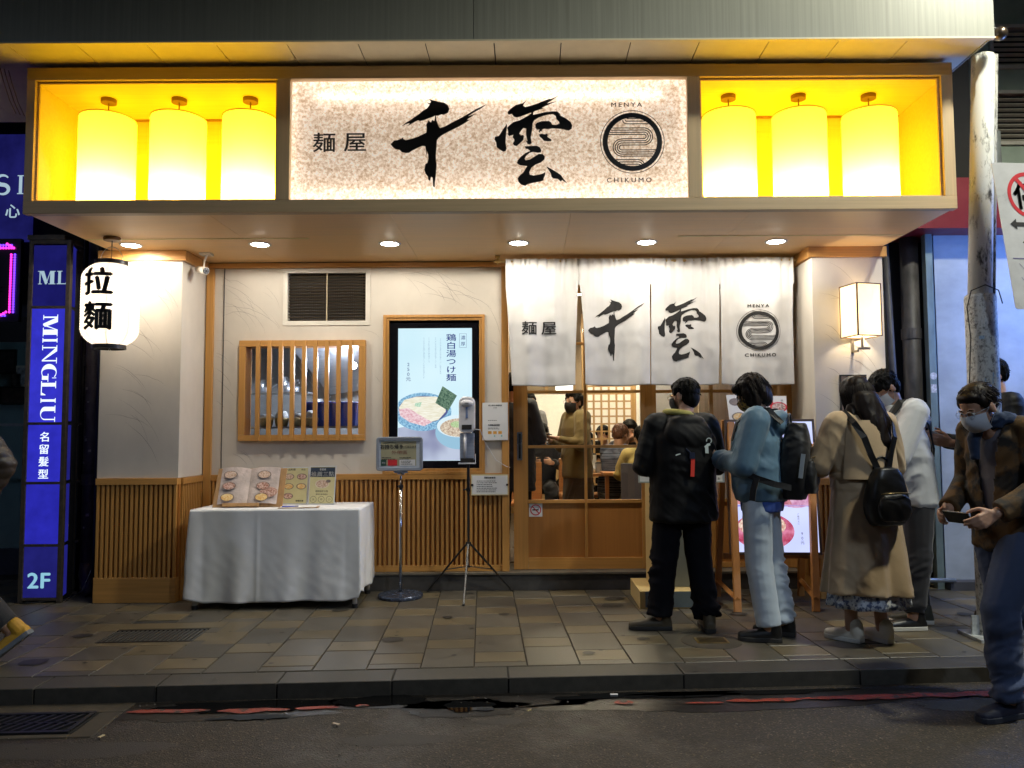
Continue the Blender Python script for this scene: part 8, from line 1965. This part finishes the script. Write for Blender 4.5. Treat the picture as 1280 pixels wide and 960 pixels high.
M_ys = mat('shoe_yellow', (.55, .30, .03), .6, .12, bump=.3); P7.shoe('L', M_ys, mat('sole_grey', (.15, .17, .2), .6), .28, 'laced'); P7.shoe('R', M_ys, MATS['sole_grey'], .28, 'laced', lift=R(38))

# ---- diners and staff behind the glass
def indoor(label, x, y, heading, top_m, leg_m, J, F, hair=None, z=None, seat=False, mask=None, glass_=None, hands=None, rings=None, vol=1.0, group=None, sleeves=(.075, .066, .05), hairm=None, hood=None, eyes=True, name='shirt'):
    z = ZF if z is None else z
    p = Person(label, x, y, z, heading, J, group); p.body(F, hands, voxel=.010); p.hair_short(hairm, seed=int(abs(x) * 100) % 50 + 1, n=160, vol=vol)
    if eyes: p.eyes(mask is None)
    if mask: p.mask(mask)
    if glass_: p.glasses(glass_)
    k = J['s']; P_, C_, N0 = J['pelvis'], J['chest'], J['neck']
    rg = rings or [(P_.z - .06, P_.x, P_.y, .17 * k, .125 * k), (P_.z + .1, P_.x, P_.y, .175 * k, .125 * k), (C_.z - .05, C_.x, C_.y, .185 * k, .13 * k), (C_.z + .06, C_.x, C_.y, .19 * k, .125 * k), (J['shL'].z, N0.x, J['shL'].y, .165 * k, .10 * k), (N0.z, N0.x, N0.y, .08 * k, .075 * k)]
    p.legs(leg_m, (.10, .08, .068, .065), voxel=.012, amp=.008, seed=3); p.top(top_m, rg, sleeves, voxel=.011, amp=.010, seed=7, hood=hood, name=name); p.shoe('L', M_shoe, M_sole); p.shoe('R', M_shoe, M_sole)
    return p
def sitting(H=1.7, fwd=.0, **ov):
    s = H / 1.7; d = dict(pelvis=(0, 0, .52), waist=(0, .01, .64), chest=(0, .04 + fwd * .5, .84), neck=(0, .06 + fwd, 1.02), head=(0, .10 + fwd * 1.2, 1.15), shL=(-.17, .05 + fwd, .97), shR=(.17, .05 + fwd, .97), elL=(-.24, .16 + fwd, .76), elR=(.24, .16 + fwd, .76), wrL=(-.12, .36 + fwd, .80), wrR=(.12, .36 + fwd, .80),
                hpL=(-.09, .03, .50), hpR=(.09, .03, .50), knL=(-.11, .42, .50), knR=(.11, .42, .50), anL=(-.11, .40, .09), anR=(.11, .40, .09))
    d.update(ov); return pose(H, 0, **{k: (tuple(V3(v) * s) if not isinstance(v, float) else v) for k, v in d.items()})
indoor('man in a navy coat standing with his back to the sliding door glass', -.15, .72, R(-8), fabric('coat_navy', (.010, .012, .022), .7), MATS['trousers_black'], pose(1.72, .0, elL=(-.26, .0, 1.10), wrL=(-.1, .22, 1.12), elR=(.26, .0, 1.10), wrR=(.1, .22, 1.12)), head_frame(0, R(0), R(12)), rings=[(.62, 0, 0, .22, .16), (.8, 0, 0, .215, .155), (1.1, 0, 0, .21, .15), (1.3, 0, 0, .20, .14), (1.38, 0, 0, .17, .11), (1.44, 0, 0, .08, .08)], name='coat')
jw = pose(1.60, .06, head=(-.02, .05, 1.46), elL=(-.24, .06, 1.04), wrL=(-.12, .28, 1.10), elR=(.24, .06, 1.02), wrR=(.04, .29, 1.08))
w_ = indoor('waitress in an olive uniform and black mask holding a tray', .50, 1.42, R(112), fabric('uniform_olive', (.19, .14, .052), .8), fabric('apron_brown', (.07, .045, .022), .85), jw, head_frame(0, R(25), R(-2)), mask=M_maskb, glass_=M_steel, hands={'L': ((.2, .8, .1), (.3, 0, .9), 1, .5), 'R': ((-.3, .8, .1), (-.3, 0, .9), -1, .5)},
       rings=[(.70, 0, 0, .185, .14), (.85, 0, 0, .185, .14), (1.05, 0, .01, .18, .135), (1.2, 0, .02, .185, .13), (1.30, 0, .03, .155, .10), (1.36, 0, .03, .075, .07)], sleeves=(.085, .075, .035), name='uniform')
mb = MB(); mb.ell(w_.g(0, -.12, .0), (.032, .036, .034), w_.F); w_.part('hair_bun', mb, M_hair, .006, 1, wrinkle(.004, (40, 40, 40), 1, ((0, 99, 1),)))
mb = MB(); lt(mb, [(.12, 0, 0, .19, .14), (.5, 0, 0, .19, .14), (.75, 0, 0, .175, .13)]); w_.part('long_apron', mb, MATS['apron_brown'], .014, 2, wrinkle(.01, (12, 12, 3), 3, ((0, 99, .6),)))
q = w_.w((-.03, .40, 1.13)); T = Thing('serving_tray', 'small dark tray with a white dish carried by the waitress', 'tray', q); mb = MB(); mb.lathe([(0, 0), (.09, 0), (.1, .012), (.096, .012), (.086, .004), (0, .004)], q, 24, False); T.add('tray', mb, M_black); mb = MB(); mb.lathe([(0, .005), (.04, .005), (.07, .03), (.066, .03), (.036, .01), (0, .01)], q, 20, False); T.add('dish', mb, M_whitetrim)
indoor('man with dark hair facing the street and eating at the right rear table', 1.17, 2.42, R(170), fabric('sweater_dark', (.05, .05, .06), .9), MATS['trousers_dark'], sitting(1.74, .04, wrR=(.03, .24, 1.02), elR=(.22, .18, .80)), head_frame(0, R(6), R(14)), vol=1.04, name='sweater')
indoor('woman in a yellow blouse with black hair sitting with her back to the glass', 1.17, 1.28, R(4), fabric('blouse_yellow', (.60, .46, .14), .8), fabric('trousers_tan', (.30, .22, .14), .85), sitting(1.62, .02), head_frame(0, R(12), R(8)), vol=1.1, name='blouse')
indoor('diner in a dark striped shirt with brown hair at the rear table', .90, 1.92, R(-50), mat('stripe_navy', (.02, .025, .05), .8, sc=(1, 1, 90), col2=(.14, .16, .22), lo=.45, hi=.55), fabric('jeans_grey', (.20, .20, .21), .85), sitting(1.66, .04), head_frame(0, R(10), R(24)), hairm=mat('hair_auburn', (.10, .035, .015), .45, .4, (90, 90, 30), bump=.8, bsc=(200, 200, 60)), name='shirt')
indoor('diner in black behind the lattice screen on the left', .72, 3.0, R(30), M_jb, MATS['trousers_black'], sitting(1.72), head_frame(0, 0, 0), hood=[((0, 0, 1.1), (.08, .07, .08))], name='hooded_top')
indoor('diner in black behind the lattice screen on the right', .98, 3.35, R(150), M_jb, MATS['trousers_black'], sitting(1.66), head_frame(0, 0, R(10)), name='black_top')
indoor('diner in a pale shirt seated at the rear table between waitress and lattice', .56, 3.6, R(175), fabric('shirt_pale', (.5, .48, .44), .85), MATS['trousers_dark'], sitting(1.66), head_frame(0, 0, R(10)), name='shirt')
indoor('man in a grey shirt standing at the back bar of the dining room', .02, 4.3, R(200), fabric('shirt_grey2', (.18, .18, .19), .85), MATS['trousers_dark'], pose(1.72), head_frame(0, 0, R(8)), name='shirt')
indoor('diner in a dark cap seated at the far left table behind the waitress', .16, 3.1, R(180), fabric('shirt_dark2', (.03, .03, .035), .9), MATS['trousers_dark'], sitting(1.70), head_frame(0, 0, R(15)), vol=1.06, name='shirt')
